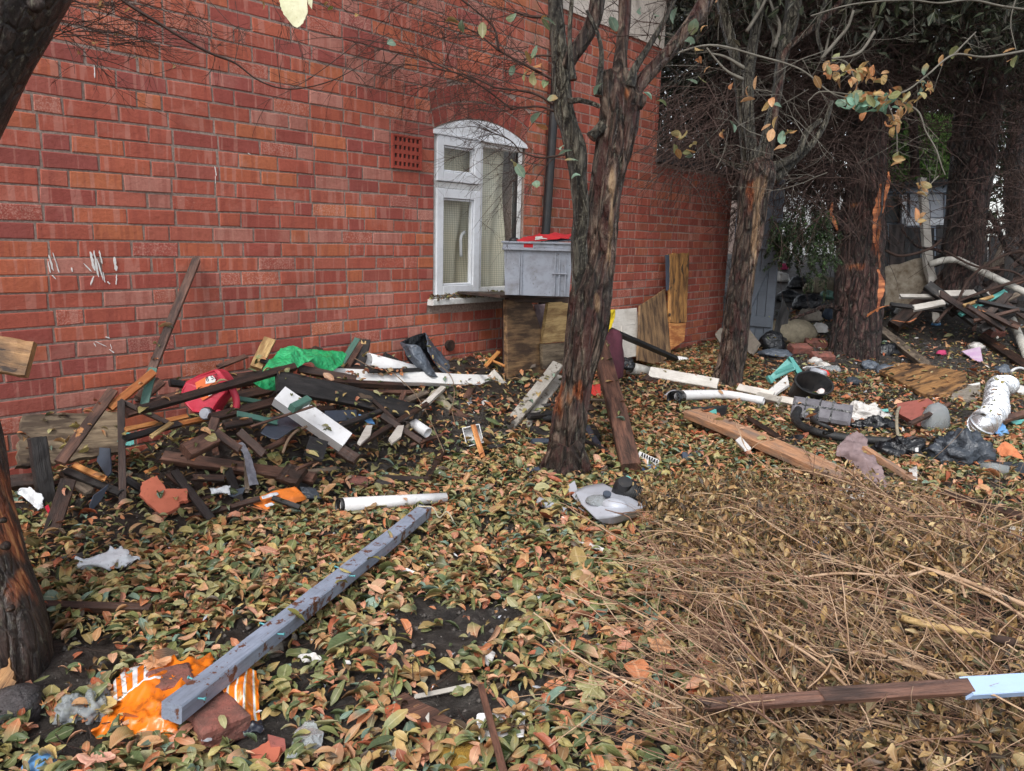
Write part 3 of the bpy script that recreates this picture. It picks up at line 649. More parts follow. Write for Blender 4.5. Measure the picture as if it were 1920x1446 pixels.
def sash(x0, x1, z0, z1, w=.062):
    m = MB(); frame(m, x0, x1, z0, z1, w, -.05, .006); frame(m, x0 + w + .002, x1 - w - .002, z0 + w + .002, z1 - w - .002, .012, -.04, -.006, 0)
    m.build('sash', M_['upvc'], Mwall, window)
    return x0 + w + .013, x1 - w - .013, z0 + w + .013, z1 - w - .013
t = NT('window_glass'); gl = t.n('BsdfGlossy'); gl.inputs['Roughness'].default_value = .06; tr = t.n('BsdfTransparent'); tr.inputs[0].default_value = (.98, .98, .97, 1)
fr = t.n('Fresnel'); fr.inputs['IOR'].default_value = 1.5; ms = t.n('MixShader'); t.l(t.math('MULTIPLY', t.math('MULTIPLY', fr.outputs[0], 1.1), t.math('SUBTRACT', 1.0, t.n('NewGeometry').outputs['Backfacing'])), ms.inputs[0]); t.l(tr.outputs[0], ms.inputs[1]); t.l(gl.outputs[0], ms.inputs[2]); t.l(ms.outputs[0], t.out.inputs[0]); M_['glass'] = t.m
t = NT('net_curtain'); v = t.coord('Object'); wv = t.n('TexWave', wave_type='BANDS', bands_direction='X'); wv.inputs['Scale'].default_value = 20; t.l(v, wv.inputs['Vector'])
wv2 = t.n('TexWave', wave_type='BANDS', bands_direction='Y'); wv2.inputs['Scale'].default_value = 20; t.l(v, wv2.inputs['Vector'])
nn = t.noise(v, 3, 4, .5); col = t.mix(t.ramp(nn, [(.35, 0.0), (.65, 1.0)]), lin('#d0cfc0'), lin('#d6ccb2')); col = t.mix(t.ramp(wv.outputs[1], [(.1, .5), (.3, 0.0)]), col, lin('#858676')); col = t.mix(t.ramp(wv2.outputs[1], [(.1, .45), (.3, 0.0)]), col, lin('#858676'))
M_['net'] = t.fin(col, .9)
def pane(x0, x1, z0, z1, fixed=False):
    MB().box((x0, z0, -.034), (x1, z1, -.028)).build('pane', M_['glass'], Mwall, window)
r1 = sash(WS0 + .022, 2.722, 1.556, 1.850); pane(*r1)
r2 = sash(WS0 + .022, 2.722, z0w + .008, 1.508); pane(*r2)
pane(2.757, WS1 - .054, z0w + .046, 1.816)
mb = MB(); mb.box((2.7575, z0w + .0455, -.06), (2.768, 1.8165, -.02)); mb.box((WS1 - .064, z0w + .0455, -.0605), (WS1 - .0535, 1.8165, -.0205), 1); mb.build('glazing_bead', [M_['upvc'], M_['black_pl']], Mwall, window)
nu, nv = 70, 40; V = []; xx = np.linspace(WS0 + .03, WS1 - .085, nu); zz = np.linspace(.8, 1.86, nv)
for z in zz:
    for x in xx: V.append((x, z, -.125 + .02 * math.sin(x * 34 + 2.2 * math.sin(z * 2.1)) * (.5 + .5 * (1.9 - z)) + .012 * math.sin((x + (1.8 - z) * .35) * 19)))
F = [(i * nu + j, i * nu + j + 1, (i + 1) * nu + j + 1, (i + 1) * nu + j) for i in range(nv - 1) for j in range(nu - 1)]
ob('net_curtain', mesh('net_curtain', V, F, M_['net'], smooth=True), Mwall, window)
hp = smoothline([(2.625, 1.05, -.085), (2.61, 1.12, -.075), (2.612, 1.19, -.075), (2.655, 1.225, -.08)], 5)
Vt, Ft = tubegeo(hp, .011, 8); ob('window_handle', mesh('window_handle', Vt, Ft, M_['upvc'], smooth=True), Mwall, window)
MB().box((WS0 + .02, ZSILL, -.24), (WS1 - .02, 2.0, -.2385)).build('room_shade', M_['black_pl'], Mwall, window)  # black sheet stands in for the unlit room behind the curtain
mb = MB(); mb.box((2.215, ZSILL - .045, -.05), (3.30, ZSILL - .004, .055), 0, .004); mb.box((2.2151, ZSILL - .0035, -.05), (3.2999, ZSILL + .0085, -.012)); mb.build('window_sill', M_['upvc_dirty'], Mwall, house)
# downpipe
pa, pb = wp(3.512, 5.3, .045), wp(3.415, 0.05, .05)
pipe('downpipe', [pa, wp(3.49, 2.19, .05), wp(3.434, 1.2, .05), pb], .034, M_['black_pl'], parent=house, seg=20)
for z in (2.75, 1.0):
    mbx = MB(); c = wp(3.49 - (2.19 - z) * .055, z, .05); mbx.tube([c - ZZ * .03, c + ZZ * .03], .041, 16); mbx.build('pipe_bracket', M_['black_pl'], Matrix(), house, smooth=False)
MB().box((-3.8, HT, -3.2), (HEND + .3, HT + .12, .35)).build('roof', M_['roofdark'], Mwall, house)
# old pipe hole low in the wall and stains of paint
pc = wp(2.42, .435, .0); mbx = MB(); mbx.tube([pc - WN * .03, pc + WN * .028], [.036, .04], 14, cap=True); mbx.build('pipe_stub', M_['wet_wood'], Matrix(), house)
def wall_paint(strokes, name, mat):
    m = MB()
    for (x0, y0, x1, y1, w) in strokes:
        A, B = W(x0, y0, .0045), W(x1, y1, .0045); L = B - A; nrm = np.linalg.norm(L); L /= nrm; side = np.cross(WN, L); k = 7; ws_ = [.3] + [random.uniform(.5, 1.1) for _ in range(k - 1)] + [.2]
        pts = [A + L * nrm * i / k + side * random.uniform(-1, 1) * w * .0007 for i in range(k + 1)]; w_ = w * .0022
        V = []
        for i, p in enumerate(pts): V += [p - side * w_ * ws_[i], p + side * w_ * ws_[i], p + side * w_ * ws_[i] - WN * .003, p - side * w_ * ws_[i] - WN * .003]
        F = [(4 * i + a, 4 * i + (a + 1) % 4, 4 * i + 4 + (a + 1) % 4, 4 * i + 4 + a) for i in range(k) for a in range(4)] + [(0, 1, 2, 3), (4 * k, 4 * k + 1, 4 * k + 2, 4 * k + 3)]
        m.add(V, F)
    return m.build(name, mat, Matrix(), wall1)
wall_paint([(170, 472, 178, 508, 3.2), (176, 470, 185, 520, 2.2), (182, 485, 194, 526, 1.6), (186, 470, 192, 495, 1.4), (157, 494, 172, 510, 1.2), (176, 518, 170, 535, 1.5), (193, 510, 197, 530, 1.2), (202, 528, 206, 533, 1.6),
            (214, 482, 219, 508, 3.0), (219, 515, 218, 534, 1.6), (92, 478, 100, 508, 1.6), (99, 474, 108, 500, 1.0), (90, 490, 95, 512, 1.0), (105, 490, 111, 512, .9), (134, 502, 136, 510, 1.3), (98, 516, 105, 524, 1.0)], 'paint_mark', M_['clean_white'])['kind'] = 'stuff'
wall_paint([(177, 122, 178, 146, .9), (403, 312, 406, 330, 1.2), (404, 330, 404, 344, .5), (178, 640, 200, 650, .8), (198, 632, 206, 634, 1.2), (205, 655, 214, 662, 1.3), (176, 643, 180, 650, 1.0), (207, 645, 210, 655, .6), (465, 287, 470, 290, .8)], 'paint_splash', M_['clean_white'])['kind'] = 'stuff'
# rear part
rear = empty('brick_rear_extension', wp(5.2, 0), 'darker red brick wall running back behind the trees, beyond the downpipe', 'wall')
R0, R1, RS = HEND + .03, 6.95, -.035
mb = MB(); wbox(mb, HEND - .01, 5.22, -.2, 2.93, -.27, RS + MO); wbox(mb, 5.22, R1 - .008, -.2, 1.925, -.27, RS + MO); wall2 = mb.build('wall', M_['mortar'], Matrix(), rear)
lst = lay(HEND - .005, R1, -.1, 2.93, 0, [lambda z: (5.22, 9) if z > 1.93 else None], rnd, .0, 1.053)
build_bricks(lst, RS, M_['brick2'], wall2, rnd)
mb = MB(); wbox(mb, HEND - .01, 5.22, 2.932, 5.4, -.27, RS + .012); mb.build('rendered_upper_wall', M_['render'], Matrix(), rear)
mb = MB(); wbox(mb, 5.2, R1 + .02, 1.93, 1.975, -.29, RS + .04); mb.build('coping', M_['roofdark'], Matrix(), rear)
mb = MB(); wbox(mb, 5.0, R1 + .1, 1.976, 2.1, -3.0, -.3); mb.build('flat_roof', M_['roofdark'], Matrix(), rear)
mb = MB(); wbox(mb, 5.23, 6.9, -.2, 1.9, -3.0, -.28); mb.build('side_wall', M_['mortar'], Matrix(), rear)
# ---------------- trees ----------------
def trunk_geo(pts, radii, seg=28, step=.05, ridge=.10, lump=.12, seed=0, patches=(), squash=None, twist=.0, fluff=1.0):
    L = smoothline(pts, 10); R = np.interp(np.linspace(0, 1, len(L)), np.linspace(0, 1, len(radii)), radii)
    seglen = np.r_[0, np.cumsum(np.linalg.norm(np.diff(L, axis=0), axis=1))]; n = max(4, int(seglen[-1] / step)); u = np.linspace(0, seglen[-1], n)
    P = np.stack([np.interp(u, seglen, L[:, k]) for k in range(3)], 1); R = np.interp(u, seglen, R)
    P, T, N, B = frames(P); V = []; C = []
    for i in range(n):
        for j in range(seg):
            a = 2 * math.pi * j / seg + twist * u[i]; d = N[i] * math.cos(a) + B[i] * math.sin(a)
            q = Vector((math.cos(a) * 2.2 + seed * 5, math.sin(a) * 2.2, u[i] * 1.7))
            k = 1 + lump * noise.noise(q) + ridge * noise.noise(Vector((math.cos(a) * 5 + seed, math.sin(a) * 5, u[i] * 1.8))) + ridge * .55 * (1 - 2 * abs(noise.noise(Vector((math.cos(a) * 9, math.sin(a) * 9 + seed, u[i] * 3.2))))) + ridge * .4 * noise.noise(Vector((math.cos(a) * 14, math.sin(a) * 14 + seed, u[i] * 12)))
            V.append(P[i] + d * R[i] * k)
            r = g = 0.0
            for (pc, pr, ch) in patches:
                dd = np.linalg.norm((V[-1] - pc) / pr); w = max(0, min(1, (1.0 - dd + .9 * noise.noise(Vector((V[-1][0] * 26, V[-1][1] * 26, V[-1][2] * 7)))) * 3))
                if ch == 0: r = max(r, w)
                else: g = max(g, w)
            C.append((r, g, 0))
    F = [(i * seg + j, i * seg + (j + 1) % seg, (i + 1) * seg + (j + 1) % seg, (i + 1) * seg + j) for i in range(n - 1) for j in range(seg)]
    c0 = len(V); V.append(P[0]); V.append(P[-1] + T[-1] * R[-1] * .3); C += [(1, 0, 0), (1, 0, 0)]
    F += [(c0, (j + 1) % seg, j) for j in range(seg)] + [(c0 + 1, (n - 1) * seg + j, (n - 1) * seg + (j + 1) % seg) for j in range(seg)]
    return V, F, C
def px3(lst, d):
    """[(x, y, width)] in photo pixels at distance d (number or per-point) -> points, radii"""
    P = []; R = []
    for i, q in enumerate(lst):
        dd = q[3] if len(q) > 3 else d; P.append(D(q[0], q[1], dd)); R.append(q[2] * dd / FPX / 2)
    return P, R
def limb(name, lst, d, mat, parent, seg=14, step=.04, **k):
    P, R = px3(lst, d); V, F, C = trunk_geo(P, R, seg, step, **k); V = np.array(V); c = V.mean(0) * 0
    return ob(name, mesh(name, V, F, mat, smooth=True, cols=np.array(C)), Matrix(), parent)
def wiggle(p0, dirv, L, k=6, curl=.25, g=0.0, rnd=RNG):
    d = np.asarray(dirv, float); d = d / np.linalg.norm(d); P = [np.asarray(p0, float)]; st = L / k; bend = rnd.normal(0, curl * .6, 3)
    for i in range(k):
        d = d + bend * .35 + rnd.normal(0, curl, 3) * .35 + np.array([0, 0, g]); d /= np.linalg.norm(d); P.append(P[-1] + d * st)
    return np.array(P)
def branchy(p0, dirv, L, r, levels=2, k=6, curl=.25, kids=5, spread=.9, g=0.0, out=None, rnd=RNG):
    if out is None: out = []
    P = wiggle(p0, dirv, L, k, curl, g, rnd); out.append((P, np.linspace(r, r * .35, len(P))))
    if levels > 0:
        for _ in range(kids):
            i = rnd.integers(1, len(P) - 1); d = P[i + 1] - P[i]; d /= np.linalg.norm(d); d = d + rnd.normal(0, spread * .6, 3)
            branchy(P[i], d, L * rnd.uniform(.3, .6), max(r * .5, .0009), levels - 1, max(4, k - 1), curl, kids, spread, g, out, rnd)
    return out
def twigs_obj(name, lines, mat, parent=None, kind='stuff', seg=3, **k):
    V, F = many_tubes(lines, seg); return ob(name, mesh(name, V, F, mat, smooth=True), Matrix() if parent is not None else None, parent, kind=kind, **k)
# ---- leaves ----
def leaf_verts(n, length, aspect, cross, longi, nl=5, rnd=RNG, twist=0.0):
    """curled leaves; returns verts (n, 3*nl, 3), luv, faces for one"""
    u = np.linspace(0, 1, nl); prof = np.array([.22, .86, 1.0, .84, .14]) if nl == 5 else (np.array([.25, 1.0, .2]) if nl == 3 else np.sin(np.pi * u) ** .8 + .05)
    V = np.zeros((n, nl, 3, 3)); L = length[:, None, None]; w = (length * aspect)[:, None, None] * prof[None, :, None] * .5; side = np.array([-1, 0, 1.0])[None, None, :]
    cr = cross[:, None, None]; ang = cr * np.abs(side)
    y = side * w * np.where(np.abs(cr) < 1e-3, 1, np.sin(ang + 1e-6) / (np.abs(cr) + 1e-6)); y = side * w * np.cos(ang * .5); z = w * np.abs(side) * np.sin(ang * .5)
    lo = longi[:, None, None]; th = (u - .5)[None, :, None] * lo
    x = np.sin(th) / np.where(np.abs(lo) < 1e-3, 1e-3, lo) * L; zz = -(1 - np.cos(th)) / np.where(np.abs(lo) < 1e-3, 1e-3, lo) * L
    tw = twist if np.ndim(twist) else np.full(n, twist); ta = tw[:, None, None] * (u - .5)[None, :, None]
    V[..., 0] = x + 0 * y; V[..., 1] = y * np.cos(ta) - z * np.sin(ta); V[..., 2] = zz + y * np.sin(ta) + z * np.cos(ta)
    luv = np.zeros((n, nl, 3, 3)); luv[..., 0] = u[None, :, None]; luv[..., 1] = side
    f = [(3 * i + j, 3 * i + j + 1, 3 * i + j + 4, 3 * i + j + 3) for i in range(nl - 1) for j in (0, 1)]
    return V.reshape(n, 3 * nl, 3), luv.reshape(n, 3 * nl, 3), np.array(f)
def rotmats(n, tilt, rnd=RNG, yaw=None):
    ya = rnd.uniform(0, 2 * np.pi, n) if yaw is None else yaw; p = rnd.normal(0, tilt, n); q = rnd.normal(0, tilt, n)
    cy, sy, cp, sp, cq, sq = np.cos(ya), np.sin(ya), np.cos(p), np.sin(p), np.cos(q), np.sin(q); Z0 = np.zeros(n); O = np.ones(n)
    Rz = np.stack([cy, -sy, Z0, sy, cy, Z0, Z0, Z0, O], 1).reshape(n, 3, 3); Ry = np.stack([cp, Z0, sp, Z0, O, Z0, -sp, Z0, cp], 1).reshape(n, 3, 3); Rx = np.stack([O, Z0, Z0, Z0, cq, -sq, Z0, sq, cq], 1).reshape(n, 3, 3)
    return Rz @ Ry @ Rx
def leaves(pos, size, pal, wts, aspect=(.5, .12), cross=(1.0, .8), longi=(1.2, .8), tilt=.35, nl=5, rnd=RNG, yaw=None, twist=.6):
    n = len(pos); ln = size if np.ndim(size) else np.full(n, size)
    V, luv, f = leaf_verts(n, ln, np.clip(rnd.normal(aspect[0], aspect[1], n), .28, .95), rnd.normal(cross[0], cross[1], n), rnd.normal(longi[0], longi[1], n), nl, rnd, rnd.normal(0, twist, n))
    R = rotmats(n, tilt, rnd, yaw); V = np.einsum('nij,nkj->nki', R, V) + np.asarray(pos)[:, None]
    pc = np.array([lin(c) for c in pal]); ci = rnd.choice(len(pal), n, p=np.array(wts) / np.sum(wts)); base = pc[ci] * rnd.uniform(.72, 1.22, (n, 1))
    mixc = pc[rnd.choice(len(pal), n, p=np.array(wts) / np.sum(wts))]; k = luv[:, :, 0:1]; m = (rnd.random((n, 1, 1)) < .35) * np.clip(k * 1.6 - .5, 0, 1)
    col = base[:, None] * (1 - m) + mixc[:, None] * m
    return V, luv, f, col
def leaves_obj(name, Lf, mat, parent=None, kind='stuff', **k):
    V, luv, f, col = Lf; n, m = V.shape[:2]; F = (f[None] + (np.arange(n) * m)[:, None, None]).reshape(-1, 4)
    return ob(name, mesh(name, V.reshape(-1, 3), F, mat, smooth=True, cols=col.reshape(-1, 3), luv=luv.reshape(-1, 3)), Matrix() if parent is not None else None, parent, kind=kind, **k)
GREENL = ['#7f9a84', '#8fae98', '#74855f', '#8a9068', '#a58a55', '#c48a5a', '#a3a070']
def hang_leaves(px_list, d, size=.075, seed=1):
    pos = np.array([D(x, y, d + random.uniform(-.15, .15)) for x, y in px_list]); return pos
# ---- tree 1: two-stemmed, in front of the window corner ----
d1 = 4.02
b1 = S(1062, 866)
tree1 = empty('tree', b1, 'twin-stemmed tree in front of the downpipe, bark torn orange at its foot', 'tree', 'leafless trees along the wall')
pat = [(D(1050, 755, 3.9), np.array([.05, .14, .09]), 0), (D(1088, 735, 3.9), np.array([.03, .14, .05]), 0), (D(1147, 390, 3.92), np.array([.014, .12, .24]), 1), (D(1144, 470, 3.92), np.array([.012, .12, .14]), 1), (D(1120, 575, 3.87), np.array([.02, .1, .06]), 1),
       (D(1182, 165, 3.87), np.array([.02, .1, .05]), 0)]
P, R = px3([(1058, 890, 90), (1061, 864, 68), (1064, 830, 60), (1070, 780, 62), (1080, 735, 55), (1085, 695, 56), (1094, 650, 66), (1100, 610, 76), (1106, 565, 74), (1114, 525, 66), (1124, 480, 58), (1129, 430, 56), (1134, 380, 56), (1141, 330, 58), (1150, 280, 62), (1158, 235, 66), (1160, 200, 64), (1154, 160, 60), (1152, 135, 42)], d1)
V, F, C = trunk_geo(P, R, 84, .014, ridge=.17, lump=.16, seed=1, patches=pat)
ob('trunk', mesh('trunk', V, F, M_['bark1'], smooth=True, cols=np.array(C)), Matrix(), tree1)
limb('stem', [(1096, 585, 40), (1092, 545, 38), (1088, 500, 32), (1086, 450, 30), (1090, 400, 30), (1085, 335, 29), (1081, 285, 38), (1068, 240, 32), (1057, 205, 36), (1053, 160, 33), (1050, 110, 33), (1045, 60, 30), (1041, 0, 28), (1040, -120, 26), (1030, -320, 20)], d1 - .02, M_['bark2'], tree1, seg=26, step=.025, seed=2, ridge=.12, lump=.12)
limb('limb', [(1056, 130, 28), (1072, 105, 27), (1092, 78, 25), (1110, 45, 26), (1120, 0, 26), (1130, -100, 24), (1120, -260, 16)], d1 - .03, M_['bark1'], tree1, seg=20, step=.025, seed=3, ridge=.15)
limb('limb', [(1160, 150, 30), (1165, 100, 22), (1170, 50, 22), (1172, 0, 24), (1168, -120, 30), (1180, -300, 22)], d1, M_['bark1'], tree1, seg=20, step=.025, seed=4, ridge=.16)
limb('limb', [(1180, 175, 36), (1205, 150, 26), (1235, 118, 24), (1268, 82, 25), (1300, 40, 27), (1325, 0, 27), (1370, -90, 30), (1400, -240, 22)], d1 + .02, M_['bark1'], tree1, seg=20, step=.025, seed=5, ridge=.14)
limb('limb', [(1180, 165, 26), (1190, 130, 14), (1215, 90, 11), (1245, 40, 9), (1265, 0, 8), (1290, -60, 6)], d1 - .05, M_['bark2'], tree1, seg=10, seed=6)
limb('limb', [(1108, 258, 22), (1118, 248, 16), (1132, 236, 24)], d1 - .05, M_['bark2'], tree1, seg=10, seed=7)
limb('limb', [(1182, 188, 34), (1198, 190, 28), (1208, 194, 22)], d1 - .05, M_['bark1'], tree1, seg=14, seed=8, lump=.3)
limb('limb', [(1122, 180, 16), (1125, 140, 12), (1128, 100, 9), (1120, 60, 7), (1100, 20, 6)], d1 - .08, M_['bark2'], tree1, seg=8, seed=9)
limb('limb', [(1075, 150, 14), (1070, 110, 9), (1068, 60, 8), (1072, 0, 8), (1075, -60, 6)], d1 - .08, M_['bark2'], tree1, seg=8, seed=10)
limb('limb', [(1065, 190, 12), (1090, 188, 9), (1105, 192, 8), (1125, 200, 8)], d1 - .1, M_['bark2'], tree1, seg=8, seed=11)
for i, (x, y, w, ang) in enumerate([(1040, 874, 34, 0), (1100, 868, 30, 1), (1015, 872, 20, 2)]):
    limb('root', [(1062 + (x - 1062) * .2, 835, w * 1.2), (1062 + (x - 1062) * .7, 860, w), (x, 884, w * .7)], d1 - .06, M_['bark1'], tree1, seg=12, step=.02, seed=20 + i)
lines = []
for a, b, c, e, r in [((1042, 30), (1000, 32), (965, 22), 0, 4), ((1042, 105), (1005, 105), (985, 112), 0, 2.5), ((1045, 200), (1000, 175), (930, 165), 0, 3.4), ((1044, 210), (1010, 200), (960, 205), 0, 3), ((1040, 150), (1000, 130), (935, 95), 0, 3.5), ((935, 95), (925, 50), (880, 10), 0, 3),
                   ((1060, 290), (1015, 296), (975, 285), 0, 2.6), ((975, 285), (955, 262), (900, 240), 0, 1.8), ((960, 205), (900, 160), (840, 130), 0, 2.2), ((930, 165), (870, 140), (760, 120), 0, 2.2), ((840, 130), (780, 105), (700, 90), 0, 1.6), ((880, 10), (840, -20), (780, -60), 0, 2.6), ((935, 95), (890, 60), (830, 40), 0, 2)]:
    da = d1 + (0.25 if a[0] < 1000 else 0); L = smoothline([D(*a, da), D(*b, da + .12), D(*c, da + .3)], 5); lines.append((L, np.linspace(r, r * .6, len(L)) * 4.1 / FPX))
    for _ in range(10):
        q = L[RNG.integers(2, len(L))]; dv = -_r * RNG.uniform(.3, 1.2) + _u * RNG.normal(-.05, .5) + _f * RNG.normal(0, .4)
        branchy(q, dv, RNG.uniform(.22, .6), .0024, 2, 6, .3, 4, .9, -.01, lines)
for _ in range(16):
    x = RNG.uniform(600, 1040); y = RNG.uniform(-40, 90); branchy(D(x, y, d1 + RNG.uniform(0, .9)), -_r * RNG.uniform(.2, 1.2) + _u * RNG.normal(-.2, .5) + _f * RNG.normal(0, .3), RNG.uniform(.3, .8), .0028, 2, 7, .3, 4, .9, -.01, lines)
for _ in range(30):
    x = RNG.uniform(1090, 1330); y = RNG.uniform(-40, 160); branchy(D(x, y, d1 + RNG.uniform(-.1, .5)), _r * RNG.normal(.1, .8) + _u * RNG.uniform(-.4, 1) + _f * RNG.normal(0, .3), RNG.uniform(.2, .5), .0028, 2, 6, .3, 3, .9, 0, lines)
twigs_obj('twigs', lines, M_['twig'], tree1)
hl = [(960, 132), (985, 140), (1000, 147), (1022, 156), (1003, 98), (1008, 123), (1035, 184), (1005, 222), (1015, 240), (846, 40), (866, 48), (905, 58), (1018, 35), (1024, 46), (1030, 40), (1052, 275), (1060, 285), (960, 33), (903, 188), (963, 305), (975, 320), (1005, 345), (735, 80), (990, 108), (1080, 330), (1072, 300), (1120, 165), (1200, 20), (1230, 28), (1150, 45), (1262, 30), (1300, 50), (670, 28), (1292, 75), (1297, 152), (1215, 180), (1240, 190)]
hp_ = np.array([D(x, y, d1 - .1 + random.uniform(-.1, .2)) for x, y in hl])
leaves_obj('leaves', leaves(hp_, RNG.uniform(.055, .085, len(hp_)), GREENL, [5, 6, 3, 2, 2, 1, 2], aspect=(.6, .08), cross=(.5, .4), longi=(.6, .5), tilt=.9), M_['leaf_tree'], tree1)
# ---- tree 2 ----
b2 = S(1362, 724); d2 = depth(b2)
tree2 = empty('tree', b2, 'pollarded tree with streaky bark and many upright stems, in front of the grey gate', 'tree', 'leafless trees along the wall')
pat = [(D(1410, 375, d2 - .15), np.array([.03, .15, .16]), 0), (D(1420, 420, d2 - .15), np.array([.04, .15, .5]), 1), (D(1428, 350, d2 - .15), np.array([.04, .12, .12]), 1)]
P, R = px3([(1358, 742, 66), (1361, 722, 56), (1366, 695, 47), (1373, 665, 46), (1378, 630, 46), (1384, 580, 42), (1392, 520, 42), (1400, 470, 44), (1407, 420, 47), (1412, 370, 54), (1420, 335, 62), (1422, 315, 58), (1420, 300, 36)], d2)
V, F, C = trunk_geo(P, R, 64, .02, ridge=.17, lump=.14, seed=12, patches=pat)
ob('trunk', mesh('trunk', V, F, M_['bark1'], smooth=True, cols=np.array(C)), Matrix(), tree2)
for i, (lst, m) in enumerate([([(1402, 320, 26), (1396, 260, 24), (1388, 180, 24), (1376, 100, 24), (1358, 30, 26), (1350, -40, 24), (1345, -200, 18)], 'bark2'), ([(1412, 310, 26), (1404, 230, 26), (1402, 160, 28), (1408, 110, 24), (1418, 50, 22), (1424, 0, 22), (1430, -120, 16)], 'bark2'),
      ([(1425, 310, 30), (1442, 240, 26), (1458, 170, 24), (1466, 110, 26), (1478, 60, 32), (1488, 0, 36), (1495, -140, 28)], 'bark2'), ([(1436, 318, 30), (1470, 305, 18), (1498, 285, 15), (1512, 250, 14), (1540, 225, 10)], 'bark2'),
      ([(1448, 335, 34), (1490, 300, 18), (1520, 272, 16), (1545, 235, 14), (1560, 190, 9)], 'bark2'), ([(1440, 300, 22), (1452, 220, 16), (1462, 160, 15), (1468, 105, 14), (1500, 70, 15), (1540, 40, 14), (1590, -10, 12)], 'bark1'),
      ([(1400, 318, 22), (1372, 310, 14), (1350, 300, 11), (1335, 283, 8), (1318, 250, 5)], 'bark2'), ([(1446, 108, 12), (1452, 70, 10), (1440, 40, 7), (1428, 10, 6)], 'bark2'), ([(1452, 90, 10), (1462, 50, 8), (1450, 20, 6), (1440, -10, 5)], 'twig_grey'),
      ([(1398, 130, 10), (1375, 115, 7), (1355, 105, 6), (1330, 100, 4)], 'twig_grey'), ([(1395, 150, 9), (1365, 135, 6), (1345, 115, 5), (1325, 90, 4)], 'twig_grey'), ([(1400, 60, 8), (1425, 20, 7), (1440, -10, 6)], 'twig_grey'), ([(1545, 110, 8), (1532, 60, 8), (1545, 10, 9), (1560, -30, 8)], 'bark2'), ([(1540, 110, 8), (1570, 75, 8), (1590, 50, 7), (1600, 20, 6)], 'twig_grey'), ([(1545, 112, 6), (1556, 60, 4), (1562, 50, 3)], 'twig_grey')]):
    lst = [(q[0], q[1], q[2] * .78) for q in lst]; limb('limb', lst, d2 + random.uniform(-.12, .12), M_[m], tree2, seg=14, step=.035, seed=30 + i, ridge=.1)
lines = []
for _ in range(38):
    x = RNG.uniform(1290, 1560); y = RNG.uniform(20, 330); branchy(D(x, y, d2 + RNG.uniform(-.5, .4)), _r * RNG.normal(0, .9) + _u * RNG.normal(.15, .5) + _f * RNG.normal(0, .4), RNG.uniform(.3, .8), .0042, 2, 6, .28, 3, .8, 0, lines)
twigs_obj('twigs', lines, M_['twig_grey'], tree2)
cl = []
for (cx, cy, n, sx, sy) in [(1610, 190, 26, 30, 20), (1595, 135, 16, 40, 15), (1650, 185, 14, 22, 10), (1560, 150, 10, 30, 30), (1700, 190, 12, 18, 18), (1735, 160, 12, 12, 22), (1680, 230, 9, 14, 18), (1682, 300, 3, 6, 12), (1733, 345, 5, 12, 16), (1725, 410, 4, 10, 8), (1310, 80, 10, 40, 50), (1380, 200, 8, 60, 60), (1460, 230, 8, 30, 40), (1290, 295, 5, 10, 30), (1270, 260, 5, 12, 20), (1900, 100, 3, 12, 30), (1800, 100, 5, 60, 20), (1640, 150, 8, 20, 12)]:
    cl += [(RNG.normal(cx, sx * .6), RNG.normal(cy, sy * .6)) for _ in range(n)]
hp_ = np.array([D(x, y, 4.9 + RNG.uniform(-.3, .3)) for x, y in cl])
leaves_obj('leaves', leaves(hp_, RNG.uniform(.06, .09, len(hp_)), ['#c98a5c', '#b79a64', '#a59a6a', '#7f9f8a', '#8a8f5e', '#d3a578', '#9a7446'], [5, 4, 4, 2, 3, 4, 3], aspect=(.62, .08), cross=(.6, .5), longi=(.7, .6), tilt=1.0), M_['leaf_tree'], tree2)
hp2 = np.array([D(RNG.normal(1625, 26), RNG.normal(196, 7), 4.75 + RNG.uniform(-.1, .1)) for _ in range(22)])
leaves_obj('green_leaves', leaves(hp2, RNG.uniform(.06, .085, len(hp2)), ['#7fb39c', '#8fc0aa', '#6f9f88'], [1, 1, 1], aspect=(.65, .08), cross=(.4, .3), longi=(.4, .3), tilt=.7), M_['leaf_tree'], tree2)
dd = 4.85; lines = []
for pl, r in [([(1240, 110), (1330, 85), (1420, 105), (1500, 130), (1560, 175), (1620, 190)], 5), ([(1940, 92), (1850, 107), (1788, 103), (1740, 140), (1700, 170), (1660, 180), (1600, 178), (1540, 172), (1515, 190)], 5), ([(1788, 103), (1810, 80), (1830, 60)], 4), ([(1690, 190), (1722, 210), (1735, 245), (1755, 280), (1765, 310), (1772, 328)], 4), ([(1660, 180), (1680, 240), (1682, 290)], 3), ([(1940, 20), (1880, 12), (1820, 0), (1760, 6), (1700, 0), (1600, 8), (1520, 30)], 5), ([(1610, 175), (1590, 120), (1560, 110)], 4), ([(1910, -20), (1895, 40), (1905, 95)], 3), ([(1760, 330), (1740, 350)], 2.5), ([(1640, 60), (1610, 100), (1560, 110)], 7)]:
    L = smoothline([D(x, y, dd) for x, y in pl], 6); lines.append((L, np.linspace(r, r * .55, len(L)) * dd / FPX / 2))
    for _ in range(5): branchy(L[RNG.integers(1, len(L))], -_u * .4 + RNG.normal(0, .6, 3), RNG.uniform(.1, .28), .0015, 1, 5, .3, 3, .9, 0, lines)
twigs_obj('overhanging_branches', lines, M_['twig_grey'], tree2, seg=5)
